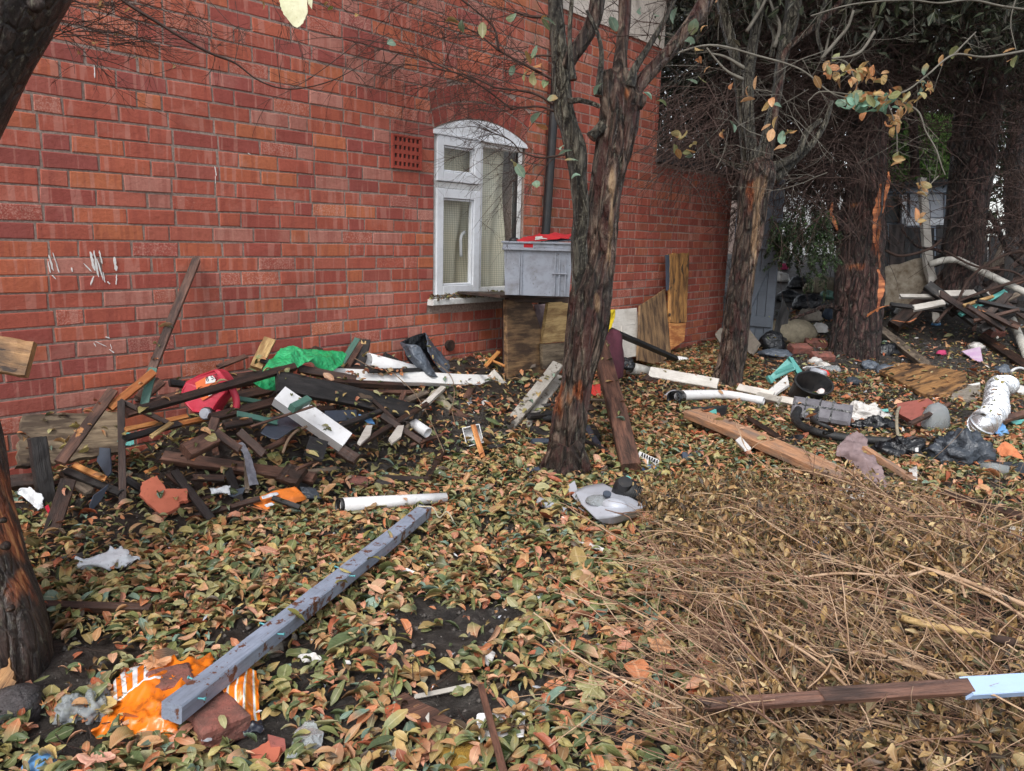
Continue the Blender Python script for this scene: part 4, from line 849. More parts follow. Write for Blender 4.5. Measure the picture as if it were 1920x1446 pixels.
# ---- tree 3, conifer with torn bark ----
b3 = S(1602, 664); d3 = depth(b3)
tree3 = empty('tree', b3, 'dark red-brown conifer trunk with bright orange torn strips on its right side', 'tree', 'dark conifers at the back')
pat = [(D(1600, 385, d3 - .2), np.array([.06, .2, .03]), 0), (D(1606, 500, d3 - .2), np.array([.10, .2, .03]), 0), (D(1640, 455, d3 - .15), np.array([.05, .2, .3]), 0)]
P, R = px3([(1598, 690, 100), (1602, 662, 88), (1606, 620, 82), (1609, 560, 80), (1612, 500, 78), (1615, 440, 76), (1617, 400, 72), (1624, 340, 64), (1630, 270, 56), (1640, 180, 52), (1650, 80, 48), (1660, -40, 44), (1680, -260, 36), (1700, -500, 24)], d3)
V, F, C = trunk_geo(P, R, 60, .03, ridge=.15, lump=.10, seed=40, patches=pat)
ob('trunk', mesh('trunk', V, F, M_['bark3'], smooth=True, cols=np.array(C)), Matrix(), tree3)
def strip(lst, w, mat, par, t=.012, d=d3):
    w = w * .72; lst = [(x + random.uniform(-2, 2), y, q) for x, y, q in lst]
    P = smoothline([D(x, y, d + (q if q else 0)) for x, y, q in lst], 6); m = MB(); k = len(P); V = []
    for i, p in enumerate(P):
        ww = w * (.25 + .75 * math.sin(math.pi * min(1, (i + .6) / k))) * random.uniform(.5, 1.3); V += [p - _r * ww, p + _r * ww, p + _r * ww * .8 + _f * t, p - _r * ww * .8 + _f * t]
    F = [(4 * i + a, 4 * i + (a + 1) % 4, 4 * i + 4 + (a + 1) % 4, 4 * i + 4 + a) for i in range(k - 1) for a in range(4)] + [(3, 2, 1, 0), (4 * k - 4, 4 * k - 3, 4 * k - 2, 4 * k - 1)]
    return m.add(V, F).build('torn_strip', mat, Matrix(), par)
M_['torn'] = wood('torn_orange_wood', '#8a4224', '#c9814e', '#5c2a18', rough=.75)
strip([(1640, 455, -.30), (1642, 420, -.32), (1648, 380, -.34), (1650, 345, -.32)], .045, M_['torn'], tree3)
strip([(1655, 400, -.34), (1662, 365, -.36), (1666, 340, -.36), (1668, 322, -.34)], .03, M_['torn'], tree3)
strip([(1648, 505, -.30), (1652, 530, -.36), (1648, 560, -.4), (1644, 585, -.4)], .042, M_['torn'], tree3)
strip([(1668, 572, -.4), (1650, 577, -.45), (1632, 587, -.42), (1626, 594, -.4)], .03, M_['torn'], tree3)
strip([(1560, 380, -.2), (1558, 400, -.22), (1565, 420, -.22), (1572, 432, -.2)], .035, M_['torn'], tree3)
strip([(1644, 388, -.35), (1660, 386, -.42), (1676, 388, -.45)], .03, M_['torn'], tree3)
strip([(1672, 600, -.35), (1700, 604, -.38), (1718, 596, -.35)], .03, M_['torn'], tree3)
for i, lst in enumerate([[(1605, 445, 36), (1585, 430, 34), (1570, 412, 26), (1558, 380, 18), (1556, 340, 12), (1560, 300, 8)], [(1630, 415, 20), (1650, 395, 14), (1658, 370, 11), (1662, 340, 7)], [(1612, 330, 14), (1580, 350, 8), (1560, 330, 6), (1545, 300, 5)], [(1640, 600, 16), (1560, 575, 8), (1520, 585, 6), (1480, 600, 4)]]):
    limb('limb', lst, d3 - .1, M_['bark3'], tree3, seg=12, seed=50 + i)
strip([(1643, 420, -.36), (1652, 395, -.40), (1656, 372, -.40), (1655, 350, -.38)], .014, M_['black_pl'], tree3)
lines = []
for _ in range(3400):
    y = RNG.uniform(-200, 420); x = np.clip(RNG.normal(1530, 130), 1235, 1900)
    if y > 215 and x > 1640: continue
    if y > 330 and RNG.random() < .5: continue
    if RNG.random() < .25: y = RNG.uniform(-60, 380)
    dv = _r * RNG.normal(-.35 if x < 1620 else .25, .8) + _u * RNG.normal(-.25, .45) + _f * RNG.normal(0, .5)
    L = wiggle(D(x, y, d3 + (RNG.uniform(-.9, 1.2) if x > 1400 else RNG.uniform(.3, 2.4))), dv, RNG.uniform(.35, 1.1), 7, .3, -.05); lines.append((L, np.linspace(.0045, .0018, len(L))))
    for _ in range(3):
        i = RNG.integers(1, 6); K = wiggle(L[i], (L[i + 1] - L[i]) + RNG.normal(0, .08, 3), RNG.uniform(.15, .45), 5, .3, -.06); lines.append((K, np.linspace(.0028, .0014, len(K))))
for _ in range(420):
    x, y = RNG.uniform(1235, 1400), RNG.uniform(150, 330); L = wiggle(D(x, y, RNG.uniform(6.3, 7.6)), -_r * RNG.uniform(-.3, 1) + _u * RNG.normal(-.35, .35) + _f * RNG.normal(0, .4), RNG.uniform(.25, .7), 7, .3, -.05); lines.append((L, np.linspace(.0036, .0015, len(L))))
twigs_obj('dead_twigs', lines, M_['twig_red'], tree3)
# ---- right-hand conifers ----
def back_tree(lst, d, label, mat='bark3', seg=24, extra=()):
    bp = D(lst[0][0], lst[0][1], d); t_ = empty('tree', bp, label, 'tree', 'dark conifers at the back')
    limb('trunk', lst, d, M_[mat], t_, seg=seg, step=.08, ridge=.13, seed=int(d * 10)); 
    for i, e in enumerate(extra): limb('limb', e, d - .1, M_[mat], t_, seg=10, seed=80 + i)
    return t_
tree4 = back_tree([(1800, 560, 66), (1805, 500, 60), (1814, 430, 56), (1826, 350, 54), (1838, 280, 50), (1852, 200, 50), (1862, 120, 48), (1868, 20, 46), (1880, -150, 40), (1890, -400, 26)], 9.0, 'dark leaning conifer right of the white post, curved limbs sweeping out', 'bark3', extra=[
    [(1826, 330, 18), (1840, 300, 14), (1880, 290, 12), (1930, 268, 10)], [(1815, 300, 14), (1780, 275, 9), (1800, 240, 8), (1830, 200, 8)], [(1842, 160, 16), (1880, 175, 14), (1930, 185, 12)], [(1830, 395, 14), (1860, 410, 10), (1890, 470, 9), (1925, 500, 8)], [(1822, 440, 10), (1870, 430, 8), (1925, 400, 7)], [(1808, 500, 9), (1760, 470, 6), (1720, 462, 5), (1690, 430, 4)]])
tree5 = back_tree([(1782, 470, 32), (1787, 420, 30), (1792, 360, 28), (1797, 300, 26), (1800, 220, 22), (1806, 100, 20), (1812, -50, 18)], 10.4, 'slim grey-brown ridged trunk beside the shed window', 'bark1', 16)
tree6 = back_tree([(1905, 600, 40), (1902, 520, 36), (1905, 430, 34), (1900, 330, 30), (1910, 200, 30), (1905, 60, 28), (1900, -200, 22)], 12.6, 'half hidden dark trunk at the right edge behind the collapsed fence', 'bark3', 14)
tree7 = back_tree([(1716, 330, 16), (1712, 230, 15), (1705, 120, 14), (1708, 0, 13), (1706, -120, 11)], 9.9, 'thin straight reddish stem rising above the shed between the conifers', 'bark3', 10)
lines = []
for _ in range(1100):
    y = RNG.uniform(-150, 470); x = RNG.uniform(1660, 2000)
    if x < 1830 and 190 < y: continue
    dv = _r * RNG.normal(0, .9) + _u * RNG.normal(-.2, .5) + _f * RNG.normal(0, .4)
    L = wiggle(D(x, y, 9.0 + RNG.uniform(-.8, .8)), dv, RNG.uniform(.4, 1.3), 8, .35, -.05); lines.append((L, np.linspace(.006, .0022, len(L))))
    for _ in range(2):
        i = RNG.integers(1, 6); K = wiggle(L[i], (L[i + 1] - L[i]) + RNG.normal(0, .1, 3), RNG.uniform(.2, .5), 5, .3, -.06); lines.append((K, np.linspace(.0035, .0016, len(K))))
twigs_obj('dead_twigs', lines, M_['twig_red'], tree4)
# foliage: crowns overhead, added mostly out of view to block the sky, and evergreen mass behind
EV = ['#182317', '#20301d', '#121a13', '#2a3a22', '#2e2c1e', '#221a14']
def foliage(name, boxes, parent, pal, wts, size=(.06, .12), mat='needles', **k):
    ps = []
    for (x0, x1, y0, y1, z0, z1, n) in boxes:
        m = n // 14; c = np.stack([RNG.uniform(x0, x1, m), RNG.uniform(y0, y1, m), RNG.uniform(z0, z1, m)], 1); ps.append((c[:, None] + RNG.normal(0, .22, (m, 14, 3))).reshape(-1, 3))
    pos = np.concatenate(ps)
    return leaves_obj(name, leaves(pos, RNG.uniform(*size, len(pos)), pal, wts, aspect=(.42, .1), cross=(.4, .4), longi=(.5, .5), tilt=.9, nl=3), M_[mat], parent, **k)
t3x, t3y = b3[0], b3[1]
foliage('crown', [(t3x - 2.4, t3x + 1.2, t3y - 1.6, t3y + 2.2, 3.2, 5.2, 22000), (t3x - 1.4, t3x + 1.4, t3y - 1.4, t3y + 1.4, 5.2, 8, 5000)], tree3, EV, [4, 4, 4, 2, 2, 2])
foliage('crown', [(4.3, 9.2, 7.6, 11.0, 3.1, 6.5, 26000)], tree4, EV, [4, 4, 4, 2, 2, 2])
foliage('crown', [(5.0, 9.0, 11.5, 14.5, 3.6, 8, 10000)], tree6, EV, [4, 4, 4, 2, 2, 2])
# drooping green sprays beside the gate
pos = []
for _ in range(80):
    c_ = [(1462, 60), (1475, 30), (1518, 90), (1540, 70), (1505, 50), (1550, 30)][_ % 6]; x, y = c_[0] + RNG.normal(0, 12), RNG.uniform(385, 440) + c_[1] * RNG.uniform(-.3, 1); L = wiggle(D(x, y, d3 - .3 + RNG.uniform(-.3, .5)), -_u + _r * RNG.normal(0, .35), RNG.uniform(.15, .38), 12, .18, -.05)
    for i_, p in enumerate(L): pos += [p + RNG.normal(0, .022 * (1 - i_ / 16), 3) for _k in range(5)]
pos = np.array(pos); leaves_obj('green_sprays', leaves(pos, RNG.uniform(.03, .065, len(pos)), ['#24381f', '#3f6a2e', '#1b2c1c', '#31512a'], [4, 1.4, 4, 2], aspect=(.3, .05), cross=(.3, .3), longi=(.4, .3), tilt=1.0, nl=3), M_['needles'], tree3)
behind = empty('evergreen_tree', wp(6.4, 2.0, -1.4), 'dark evergreen tree rising behind the low rear brick wall, between the leafless stems', 'tree')
foliage('crown', [(3.0, 5.4, 10.6, 13.2, 1.9, 6.2, 16000), (1.6, 3.6, 9.2, 11.6, 2.15, 6.0, 22000), (1.0, 4.5, 12.5, 15, 2.2, 7.0, 20000)], behind, ['#19231a', '#232f1f', '#131a14', '#2c3824', '#30281f', '#3a2e26'], [4, 4, 4, 2, 3, 2])
limb('trunk', [(1330, 520, 40), (1330, 300, 36), (1325, 100, 30), (1330, -150, 22)], 11.2, M_['bark3'], behind, seg=14, step=.1)
hedge = empty('evergreen_hedge', D(1700, 480, 13.6), 'tall dense evergreen hedge closing off the back of the yard behind the shed', 'hedge')
foliage('foliage', [(5.4, 8.5, 14.0, 16.0, 2.4, 6.5, 12000), (9.5, 20, 13.5, 17.5, .4, 6.5, 24000), (8.5, 14, 16.5, 19, 2.6, 8, 18000), (11, 24, 18, 21, 3, 9, 20000), (14, 34, 20, 25, 1.5, 10, 20000)], hedge, ['#223520', '#304726', '#18241a', '#3c552c', '#22221a'], [4, 3, 4, 1, 2], size=(.10, .18), kind='stuff')
bush = empty('green_bush', D(1730, 300, 12.2), 'bright green sunlit bush seen through the gap above the shed roof', 'bush')
pos = np.array([D(RNG.uniform(1665, 1800), RNG.uniform(215, 350), 12.6 + RNG.uniform(-.4, .8)) for _ in range(4200)])
leaves_obj('foliage', leaves(pos, RNG.uniform(.06, .13, len(pos)), ['#6c9a46', '#8fbc62', '#4f7c3a', '#b0d488', '#34552a'], [4, 4, 4, 2, 2], aspect=(.5, .1), cross=(.4, .4), longi=(.5, .5), tilt=.9, nl=3), M_['leaf_tree'], bush)  # sunlit look is put into the brighter leaf greens
limb('stem', [(1740, 480, 10), (1738, 400, 9), (1745, 330, 7), (1735, 270, 5)], 12.6, M_['bark2'], bush, seg=8, step=.15)
# ---- left tree in the near corner ----
tl = empty('tree', S(40, 1212), 'thick wet trunk at the left edge, peeling orange down its side', 'tree', 'leafless trees along the wall')
pat = [(D(-6, 880, 2.08), np.array([.045, .12, .16]), 0), (D(14, 960, 2.08), np.array([.03, .12, .2]), 0), (D(45, 1060, 2.08), np.array([.02, .12, .1]), 0)]
P, R = px3([(-60, 1290, 300, 2.08), (-46, 1200, 240, 2.08), (-74, 1080, 216, 2.08), (-106, 950, 208, 2.08), (-125, 860, 216, 2.1), (-170, 700, 236, 2.1), (-195, 500, 240, 2.1), (-170, 300, 240, 2.1), (-95, 120, 236, 2.08), (-22, 0, 224, 2.05), (70, -150, 200, 2.0), (160, -340, 170, 2.0)], 2.08)
V, F, C = trunk_geo(P, R, 90, .016, ridge=.028, lump=.07, seed=61, patches=pat)
ob('trunk', mesh('trunk', V, F, M_['bark_left'], smooth=True, cols=np.array(C)), Matrix(), tl)
for i, (x, y, w) in enumerate([(12, 1023, 6), (68, 8, 11), (22, 1140, 5), (8, 975, 4)]):
    c = D(x, y, 1.96 if y > 500 else 1.9); r_ = w * 2 / FPX
    m = MB(); m.tube([c, c - _f * .012, c - _f * .02], [r_ * 1.5, r_ * 1.1, r_ * .5], 12, col=(0, 0, 0)); m.build('knot', M_['bark_left'], Matrix(), tl, smooth=True)
dL = 2.6; lines = []
L0 = smoothline([D(x, y, dL) for x, y in [(150, -60), (232, 2), (300, 45), (340, 70), (395, 100), (440, 118), (480, 148), (520, 164), (560, 166), (620, 152), (680, 120), (715, 92), (745, 55)]], 6); lines.append((L0, np.r_[np.linspace(4.6, 1.6, 40), np.linspace(1.6, .8, len(L0) - 40)] * dL / FPX))
for f_, c_ in [(0.42, (_u, .25)), (.6, (_u * .8 - _r * .2, .2)), (.8, (-_u * .6 + _r * .5, .1)), (.35, (-_u, .12))]:
    branchy(L0[int(len(L0) * f_)], c_[0] + RNG.normal(0, .15, 3), c_[1], .0018, 1, 6, .2, 3, .8, 0, lines)
for _ in range(34):
    x, y = RNG.uniform(60, 200), RNG.uniform(-50, 105); 
    if x + y < 105: x = 105 - y + 10
    branchy(D(x, y, dL + RNG.uniform(-.2, .3)), _r * RNG.uniform(.7, 1.3) + _u * RNG.normal(-.08, .28) + _f * RNG.normal(0, .2), RNG.uniform(.15, .42), .0021, 2, 8, .3, 4, .8, 0, lines)
for _ in range(22):
    x, y = RNG.uniform(200, 640), RNG.uniform(-60, 15); branchy(D(x, y, dL + RNG.uniform(-.2, .6)), _r * RNG.uniform(.1, 1.3) + _u * RNG.normal(-.3, .35) + _f * RNG.normal(0, .2), RNG.uniform(.12, .35), .0016, 2, 7, .3, 4, .8, 0, lines)
twigs_obj('twigs', lines, M_['twig'], tl)
hp_ = np.array([D(x, y, dL) for x, y in [(188, 12), (190, 8), (108, 42), (218, 65), (148, 100), (258, 108), (325, 124), (4, 152), (178, 80), (408, 65), (495, 10), (620, 15), (612, 8), (240, 20)]])
leaves_obj('leaves', leaves(hp_, RNG.uniform(.02, .04, len(hp_)), ['#b08a58', '#8f9a4c', '#9a7a50', '#c4a070'], [3, 1, 3, 2], tilt=1.0), M_['leaf_tree'], tl)
slab('near_leaf', [D(524, -12, 1.5), D(525, 12, 1.5), D(534, 30, 1.5), D(547, 46, 1.5), D(557, 53, 1.5), D(569, 44, 1.5), D(577, 22, 1.5), D(574, -12, 1.5)], .0012, plastic('pale_hanging_leaf', '#b9b894', .6, '#8f8460', .5, 3, .3, c2='#c9c6a6'), parent=tl, rag=.001)
slab('near_leaf', [D(575, -12, 1.52), D(578, 8, 1.52), D(585, 18, 1.52), D(587, -12, 1.52)], .0012, bpy.data.materials['pale_hanging_leaf'], parent=tl)
# ---------------- background buildings, gate, fence ----------------
gb = S(1412, 664); gd = depth(gb)
gate = empty('garden_gate', gb, 'tall blue-grey boarded gate with ledges and a brace, behind the pollarded tree', 'gate')
gA, gB = np.array([*D(1382, 640, 8.55)[:2], 0]), np.array([*D(1446, 640, 8.35)[:2], 0]); gX = (gB - gA); gL = np.linalg.norm(gX); gX /= gL; gN = np.array([gX[1], -gX[0], 0])
if gN @ (CAM - gA) < 0: gN = -gN
Mg = Matrix(((gX[0], gN[0], 0, gA[0]), (gX[1], gN[1], 0, gA[1]), (0, 0, 1, float(terrain(gA[0], gA[1]))), (0, 0, 0, 1)))
nb = 4; bw = gL / nb
for i in range(nb): MB().box((i * bw + .003, -.022, .03), ((i + 1) * bw - .003, 0, 1.95 + .004 * (i % 2)), 0, .004).build('board', M_['gate_paint'], Mg, gate)
for z in (.22, 1.05, 1.72): MB().box((.01, .0015, z), (gL - .01, .026, z + .11), 0, .004).build('ledge', M_['gate_paint'], Mg, gate)
br = MB(); br.add([(.02, .0015, .335), (.10, .0015, .335), (gL - .02, .0015, 1.045), (gL - .10, .0015, 1.045), (.02, .024, .335), (.10, .024, .335), (gL - .02, .024, 1.045), (gL - .10, .024, 1.045)], BOXF); br.build('brace', M_['gate_paint'], Mg, gate)
MB().box((-.11, -.06, 0), (-.012, .04, 2.0), 0, .006).build('post', M_['gate_paint'], Mg, gate)
# white painted house far behind
hb = empty('white_house', D(1520, 470, 19.5), 'white painted brick house glimpsed beyond the drooping evergreen sprays', 'house')
hx0, hy0 = D(1380, 470, 19.5)[:2]; hx1 = D(1615, 470, 19.5)[0]
wm = MB(); wm.box((hx0, hy0, -.3), (hx1, hy0 + 4, 3.1)); hw_ = wm.build('wall', M_['mortar'], Matrix(), hb)
M_['white_brick'] = paint('white_painted_brick', '#d9dcde', '#a8a19a', .66, '#8f9499', .3, .6, 2, .5, 'Position')
V = []; F = []
z = .3; r = 0
while z < 3.05:
    x = hx0 - (r % 2) * .12
    while x < hx1:
        a, b = max(x + .005, hx0), min(x + .23, hx1)
        if b - a > .03: n = len(V); V += [(a, hy0 - .012, z), (b, hy0 - .012, z), (b, hy0 + .02, z), (a, hy0 + .02, z), (a, hy0 - .012, z + .066), (b, hy0 - .012, z + .066), (b, hy0 + .02, z + .066), (a, hy0 + .02, z + .066)]; F += [tuple(q + n for q in f) for f in BOXF]
        x += .235
    z += .076; r += 1
ob('brickwork', mesh('brickwork', V, F, M_['white_brick']), Matrix(), hw_, kind='stuff')
# fence of dark boards
fb = empty('board_fence', D(1700, 560, 11.2), 'row of tall nearly black fence boards behind the stained foam and white post', 'fence')
random.seed(5)
x = 1570; k = 0
while x < 1990:
    w = random.uniform(24, 34); d_ = 11.2 + random.uniform(-.03, .03); top = 424 + random.uniform(-5, 5) + (18 if x > 1800 else 0); lean = random.uniform(-2, 2) + (14 * (x - 1800) / 120 if x > 1800 else 0)
    if not (1575 < x < 1600): plank('board', D(x + w / 2 - lean * .3, 610, d_), D(x + w / 2 + lean, top, d_), (w - 1.5) * d_ / FPX, .02, M_['black_wood'] if random.random() < .75 else M_['wet_wood'], face=-_f, parent=fb, seed=k)
    x += w; k += 1
for y in (455, 560): plank('rail', D(1565, y, 11.26), D(1990, y + 4, 11.3), .09, .04, M_['black_wood'], face=-_f, parent=fb)
shed = empty('shed', D(1720, 420, 12.2), 'pale grey shed with white window frames and a mossy roof edge, above the fence', 'shed')
def bb(name, x0, y0, x1, y1, d, t, mat, par, y1r=None):
    P = [D(x0, y0, d), D(x1, y0 if y1r is None else y1r, d), D(x1, y1, d), D(x0, y1, d)]; return slab(name, P, t, mat, parent=par)
M_['shed_wall'] = paint('shed_panel', '#8e99a8', '#5c6670', .7, '#5c6670', .35, .5)
bb('wall', 1640, 352, 1800, 560, 12.3, .05, M_['shed_wall'], shed)
bb('window_glass', 1655, 372, 1697, 417, 12.22, .01, M_['black_pl'], shed); bb('window_pane', 1697, 392, 1705, 417, 12.2, .012, M_['glass'], shed)
bb('panel', 1706, 358, 1772, 408, 12.2, .02, M_['lightgrey_pl'], shed); bb('panel', 1770, 362, 1784, 412, 12.18, .03, M_['shed_wall'], shed)
bb('frame', 1690, 366, 1699, 420, 12.14, .05, M_['upvc'], shed); bb('frame', 1645, 352, 1790, 362, 12.12, .06, M_['shed_wall'], shed, 346); bb('sill', 1696, 410, 1772, 424, 12.1, .08, M_['upvc'], shed); bb('frame', 1650, 362, 1657, 420, 12.14, .05, M_['shed_wall'], shed)
rp = [D(1630, 356, 11.9), D(1800, 340, 11.9), D(1830, 318, 14.2), D(1660, 326, 14.2)]; slab('roof', rp, .06, M_['roofdark'], parent=shed)
# ---------------- timber and rubbish heap by the wall ----------------
random.seed(21)
PG = 'broken timbers heaped against the wall'
def L2(x, y, off): return W(x, y, off)
def pk(name, A, B, wpx, tpx, mat, label, cat='plank', jag=(0, 0), face=None, **k):
    mid = (np.asarray(A) + np.asarray(B)) / 2; s = depth(mid) / FPX
    return plank(name, A, B, wpx * s, tpx * s, M_[mat], face=face, label=label, cat=cat, jag=(jag[0] * s, jag[1] * s), **k)
# big pieces leaning on the wall
slab('plywood_sheet', [W(40, 782, .16), W(140, 778, .14), W(228, 772, .13), W(229, 852, .30), W(120, 868, .34), W(30, 876, .36)], .022, M_['ply'], 'rotting grey plywood sheet lying low against the wall, bottom left of the timber heap', 'board', rag=.008, nsub=9)
pk('pole', W(262, 752, .22), W(368, 488, .03), 15, 13, 'brown_wood', 'long charred stick leaning upright against the brick wall, taller than the rest', 'stick', (4, 5), bow=.01)
pk('plank', W(268, 770, .34), W(286, 694, .26), 15, 8, 'green_paint', 'short dark green-black board standing beside the foot of the long charred stick', 'plank', (3, 5))
pk('plank', W(208, 764, .38), W(284, 702, .30), 15, 8, 'fresh_wood', 'fresh orange splinter of wood slanting up towards the long charred stick', 'splinter', (6, 9))
pk('plank', W(112, 868, .52), W(212, 732, .34), 19, 9, 'brown_wood', 'dark brown board slanting across the front of the rotting plywood sheet', group=PG)
pk('batten', S(230, 955, .01), W(227, 752, .52), 13, 9, 'wet_wood', 'straight dark batten standing upright at the left of the heap, right of the plywood', 'batten')
pk('batten', W(225, 752, .50), W(312, 792, .62), 9, 7, 'wet_wood', 'thin dark batten lying downhill between the upright batten and the red can', 'batten', (2, 4))
pk('plank', W(318, 718, .12), W(350, 722, .12), 13, 9, 'black_wood', 'short black timber end poking out behind the red can on its left', 'plank')
pk('plank', W(235, 774, .34), W(345, 740, .30), 20, 10, 'brown_wood', 'brown weathered plank running under the left side of the red can', 'plank', (4, 6))
pk('plank', W(262, 748, .26), W(300, 716, .20), 20, 8, 'brown_wood', 'brown board stub between the long charred stick and the wall', 'plank', (3, 5))
pk('lath', W(236, 806, .60), W(350, 781, .52), 9, 6, 'fresh_wood', 'bright orange lath lying level below the red can, right of the upright batten', 'lath', (1, 2))
pk('lath', W(318, 800, .44), W(396, 782, .44), 10, 8, 'fresh_wood', 'orange-brown lath end just under the spout of the red can', 'lath', (8, 2))
pk('plank', W(236, 822, .66), W(335, 795, .60), 12, 8, 'black_wood', 'black split board under the bright orange lath', 'plank', (5, 9))
pk('splinter', W(285, 818, .70), W(320, 794, .66), 8, 5, 'pale_wood', 'pale torn splinter below the bright orange lath', 'splinter', (4, 8))
pk('plank', W(395, 784, .66), W(520, 752, .60), 16, 10, 'wet_wood', 'wet brown board running right from the spout of the red can', 'plank', (1, 5))
pk('lath', W(440, 747, .5), W(528, 760, .5), 9, 5, 'green_paint', 'faded green lath showing behind the wet brown board', 'lath', (2, 3))
pk('lath', W(446, 776, .72), W(518, 792, .74), 11, 5, 'green_paint', 'faded green lath lying below the wet brown board', 'lath', (2, 4))
pk('plank', W(430, 722, .34), W(492, 712, .34), 15, 9, 'brown_wood', 'stubby brown board with a fresh orange end right of the red can', 'plank', (2, 2))
pk('plank', W(440, 745, .4), W(508, 730, .38), 18, 10, 'wet_wood', 'dark wet board tucked behind the red can handle', 'plank')
pk('plank', W(410, 688, .12), W(460, 668, .10), 9, 6, 'brown_wood', 'thin splintered board slanting up to the wall behind the red can', 'plank', (3, 9))
pk('plank', W(430, 712, .22), W(545, 694, .20), 17, 8, 'wet_wood', 'dark board lying behind the long batten that crosses the red can', 'plank', (3, 3))
pk('post_stub', W(385, 842, .84), W(404, 786, .78), 16, 12, 'brown_wood', 'short brown post stub standing under the cap of the red can', 'timber')
pk('timber', W(348, 848, .86), W(402, 822, .84), 30, 20, 'brown_wood', 'chunky splintered timber block below the red can', 'timber', (3, 6))
pk('timber', W(405, 812, .84), W(448, 842, .92), 15, 10, 'brown_wood', 'brown broken stick below the red can, right of the post stub', 'stick', (3, 6))
pk('timber', W(450, 812, .84), W(492, 850, .96), 16, 10, 'wet_wood', 'dark wedge of wood above the hanging strip of grey rag', 'stick', (3, 8))
pk('plank', S(315, 858, .07), S(588, 898, .05), 23, 14, 'brown_wood', 'long red-brown plank with a split pale left end, lying across the front of the heap', 'plank', (14, 3), face=[0, -.55, .85])
pk('block', S(530, 886, .09), S(566, 896, .09), 40, 12, 'wet_wood', 'square dark wooden block on the right end of the long red-brown plank', 'block', face=[.1, -.6, .8])
pk('batten', S(328, 886, .09), S(397, 976, .015), 15, 12, 'black_wood', 'black batten sloping down to the leaves, right of the broken terracotta tile', 'batten')
pk('batten', S(427, 882, .07), S(450, 944, .015), 16, 12, 'black_wood', 'short black batten under the long red-brown plank, left of the orange packet', 'batten')
pk('post', S(90, 955, 0), S(90, 955, 0) + ZZ * .29 + WN * -.05, 28, 22, 'black_wood', 'broad charred post stump standing in the leaves at the left of the heap', 'post', (1, 4), face=WN)
pk('plank', S(92, 1012, .0), S(128, 902, .14), 27, 12, 'wet_wood', 'reddish wet board leaning beside the charred post stump', 'plank')
pk('plank', S(125, 884, .1), S(226, 925, .07), 14, 10, 'black_wood', 'charred splintered board pointing at the foot of the upright batten', 'plank', (6, 4))
pk('splinter', S(142, 874, .13), S(196, 898, .11), 11, 7, 'fresh_wood', 'orange split wood resting on the charred board left of the upright batten', 'splinter', (5, 9))
pk('plank', S(235, 898, .1), S(262, 916, .05), 13, 9, 'black_wood', 'small black wood end just right of the upright batten', 'plank')
pk('plank', S(120, 888, .07), S(170, 925, .04), 18, 12, 'grey_wood', 'grey split log piece between the plywood and the charred board', 'timber', (3, 6))
pk('plank', S(20, 905, .07), S(80, 900, .09), 26, 16, 'wet_wood', 'dark timber lying behind the crumpled white paper at far left', 'timber')
pk('plank', S(100, 1056, .02), S(165, 1040, .03), 13, 10, 'black_wood', 'black stick tucked under the large torn white paper sheet', 'stick', (2, 2))
pk('plank', S(75, 1062, .0), S(190, 1073, .0), 12, 10, 'wet_wood', 'dark half buried lath in front of the torn white paper sheet', 'lath')
pk('plank', S(60, 1136, .03), S(283, 1142, .03), 17, 16, 'wet_wood', 'dark red-brown timber half buried in leaves beside the big left trunk, farther of two', 'timber', face=[0, -.3, 1])
pk('plank', S(70, 1152, .0), S(272, 1158, .0), 15, 12, 'wet_wood', 'dark timber edge half buried in leaves beside the big left trunk, nearer of two', 'timber', face=[0, -.3, 1])
slab('tile', [S(262, 930, .06), S(266, 906, .08), S(296, 897, .09), S(311, 919, .08), S(350, 914, .09), S(353, 940, .06), S(338, 944, .05), S(336, 954, .04), S(303, 966, .03)], .016, M_['terracotta'], 'broken orange terracotta roof tile lying on the leaves', 'tile', rag=.004)
slab('shard', [S(164, 946, .05), S(180, 930, .09), S(200, 908, .1), S(192, 935, .06), S(170, 962, .03)], .006, M_['slate_pl'], 'pointed slate-blue plastic shard left of the broken terracotta tile', 'shard')
slab('shard', [S(183, 838, .16), S(208, 842, .16), S(210, 886, .09), S(198, 893, .08), S(186, 868, .1)], .008, M_['slate_pl'], 'dark grey plastic piece under the green bottle neck', 'shard')
pipe('bottle', [S(193, 836, .15), S(222, 831, .15)], .017, M_['teal_pl'], 'small green plastic cylinder lying by the rotting plywood', 'bottle', hollow=False)
sheet('rag', [[S(232, 812, .17), S(252, 816, .17)], [S(236, 838, .13), S(255, 836, .13)]], M_['teal_pl'], 'crumpled teal plastic scrap right of the upright batten', 'scrap', amp=.02, freq=20, nu=14, nv=12)
pk('stick', S(150, 845, .13), S(195, 832, .16), 4, 4, 'fresh_wood', 'thin orange stick touching the small green cylinder', 'stick')
sheet('paper', [[S(38, 922, .08), S(52, 914, .1), S(76, 926, .1), S(86, 934, .09)], [S(46, 934, .06), S(68, 946, .06), S(86, 952, .05)], [S(70, 955, .05), S(76, 958, .05), S(90, 952, .04)]], M_['paper'], 'crumpled white paper with a red corner by the charred post stump', 'paper', amp=.012, freq=30, rag=.006)
slab('card', [S(84, 950, .06), S(90, 947, .06), S(96, 960, .05), S(90, 963, .05)], .004, M_['red_pl'], 'tiny red and white card end beside the crumpled white paper', 'card')
sheet('paper', [[S(145, 1052, .05), S(180, 1040, .06), S(228, 1024, .07)], [S(152, 1060, .045), S(200, 1052, .055), S(245, 1044, .05)], [S(185, 1062, .03), S(208, 1068, .03), S(270, 1047, .035)]], M_['paper'], 'large torn white paper sheet lying on leaves right of the big left trunk', 'paper', amp=.006, freq=22, rag=.012)
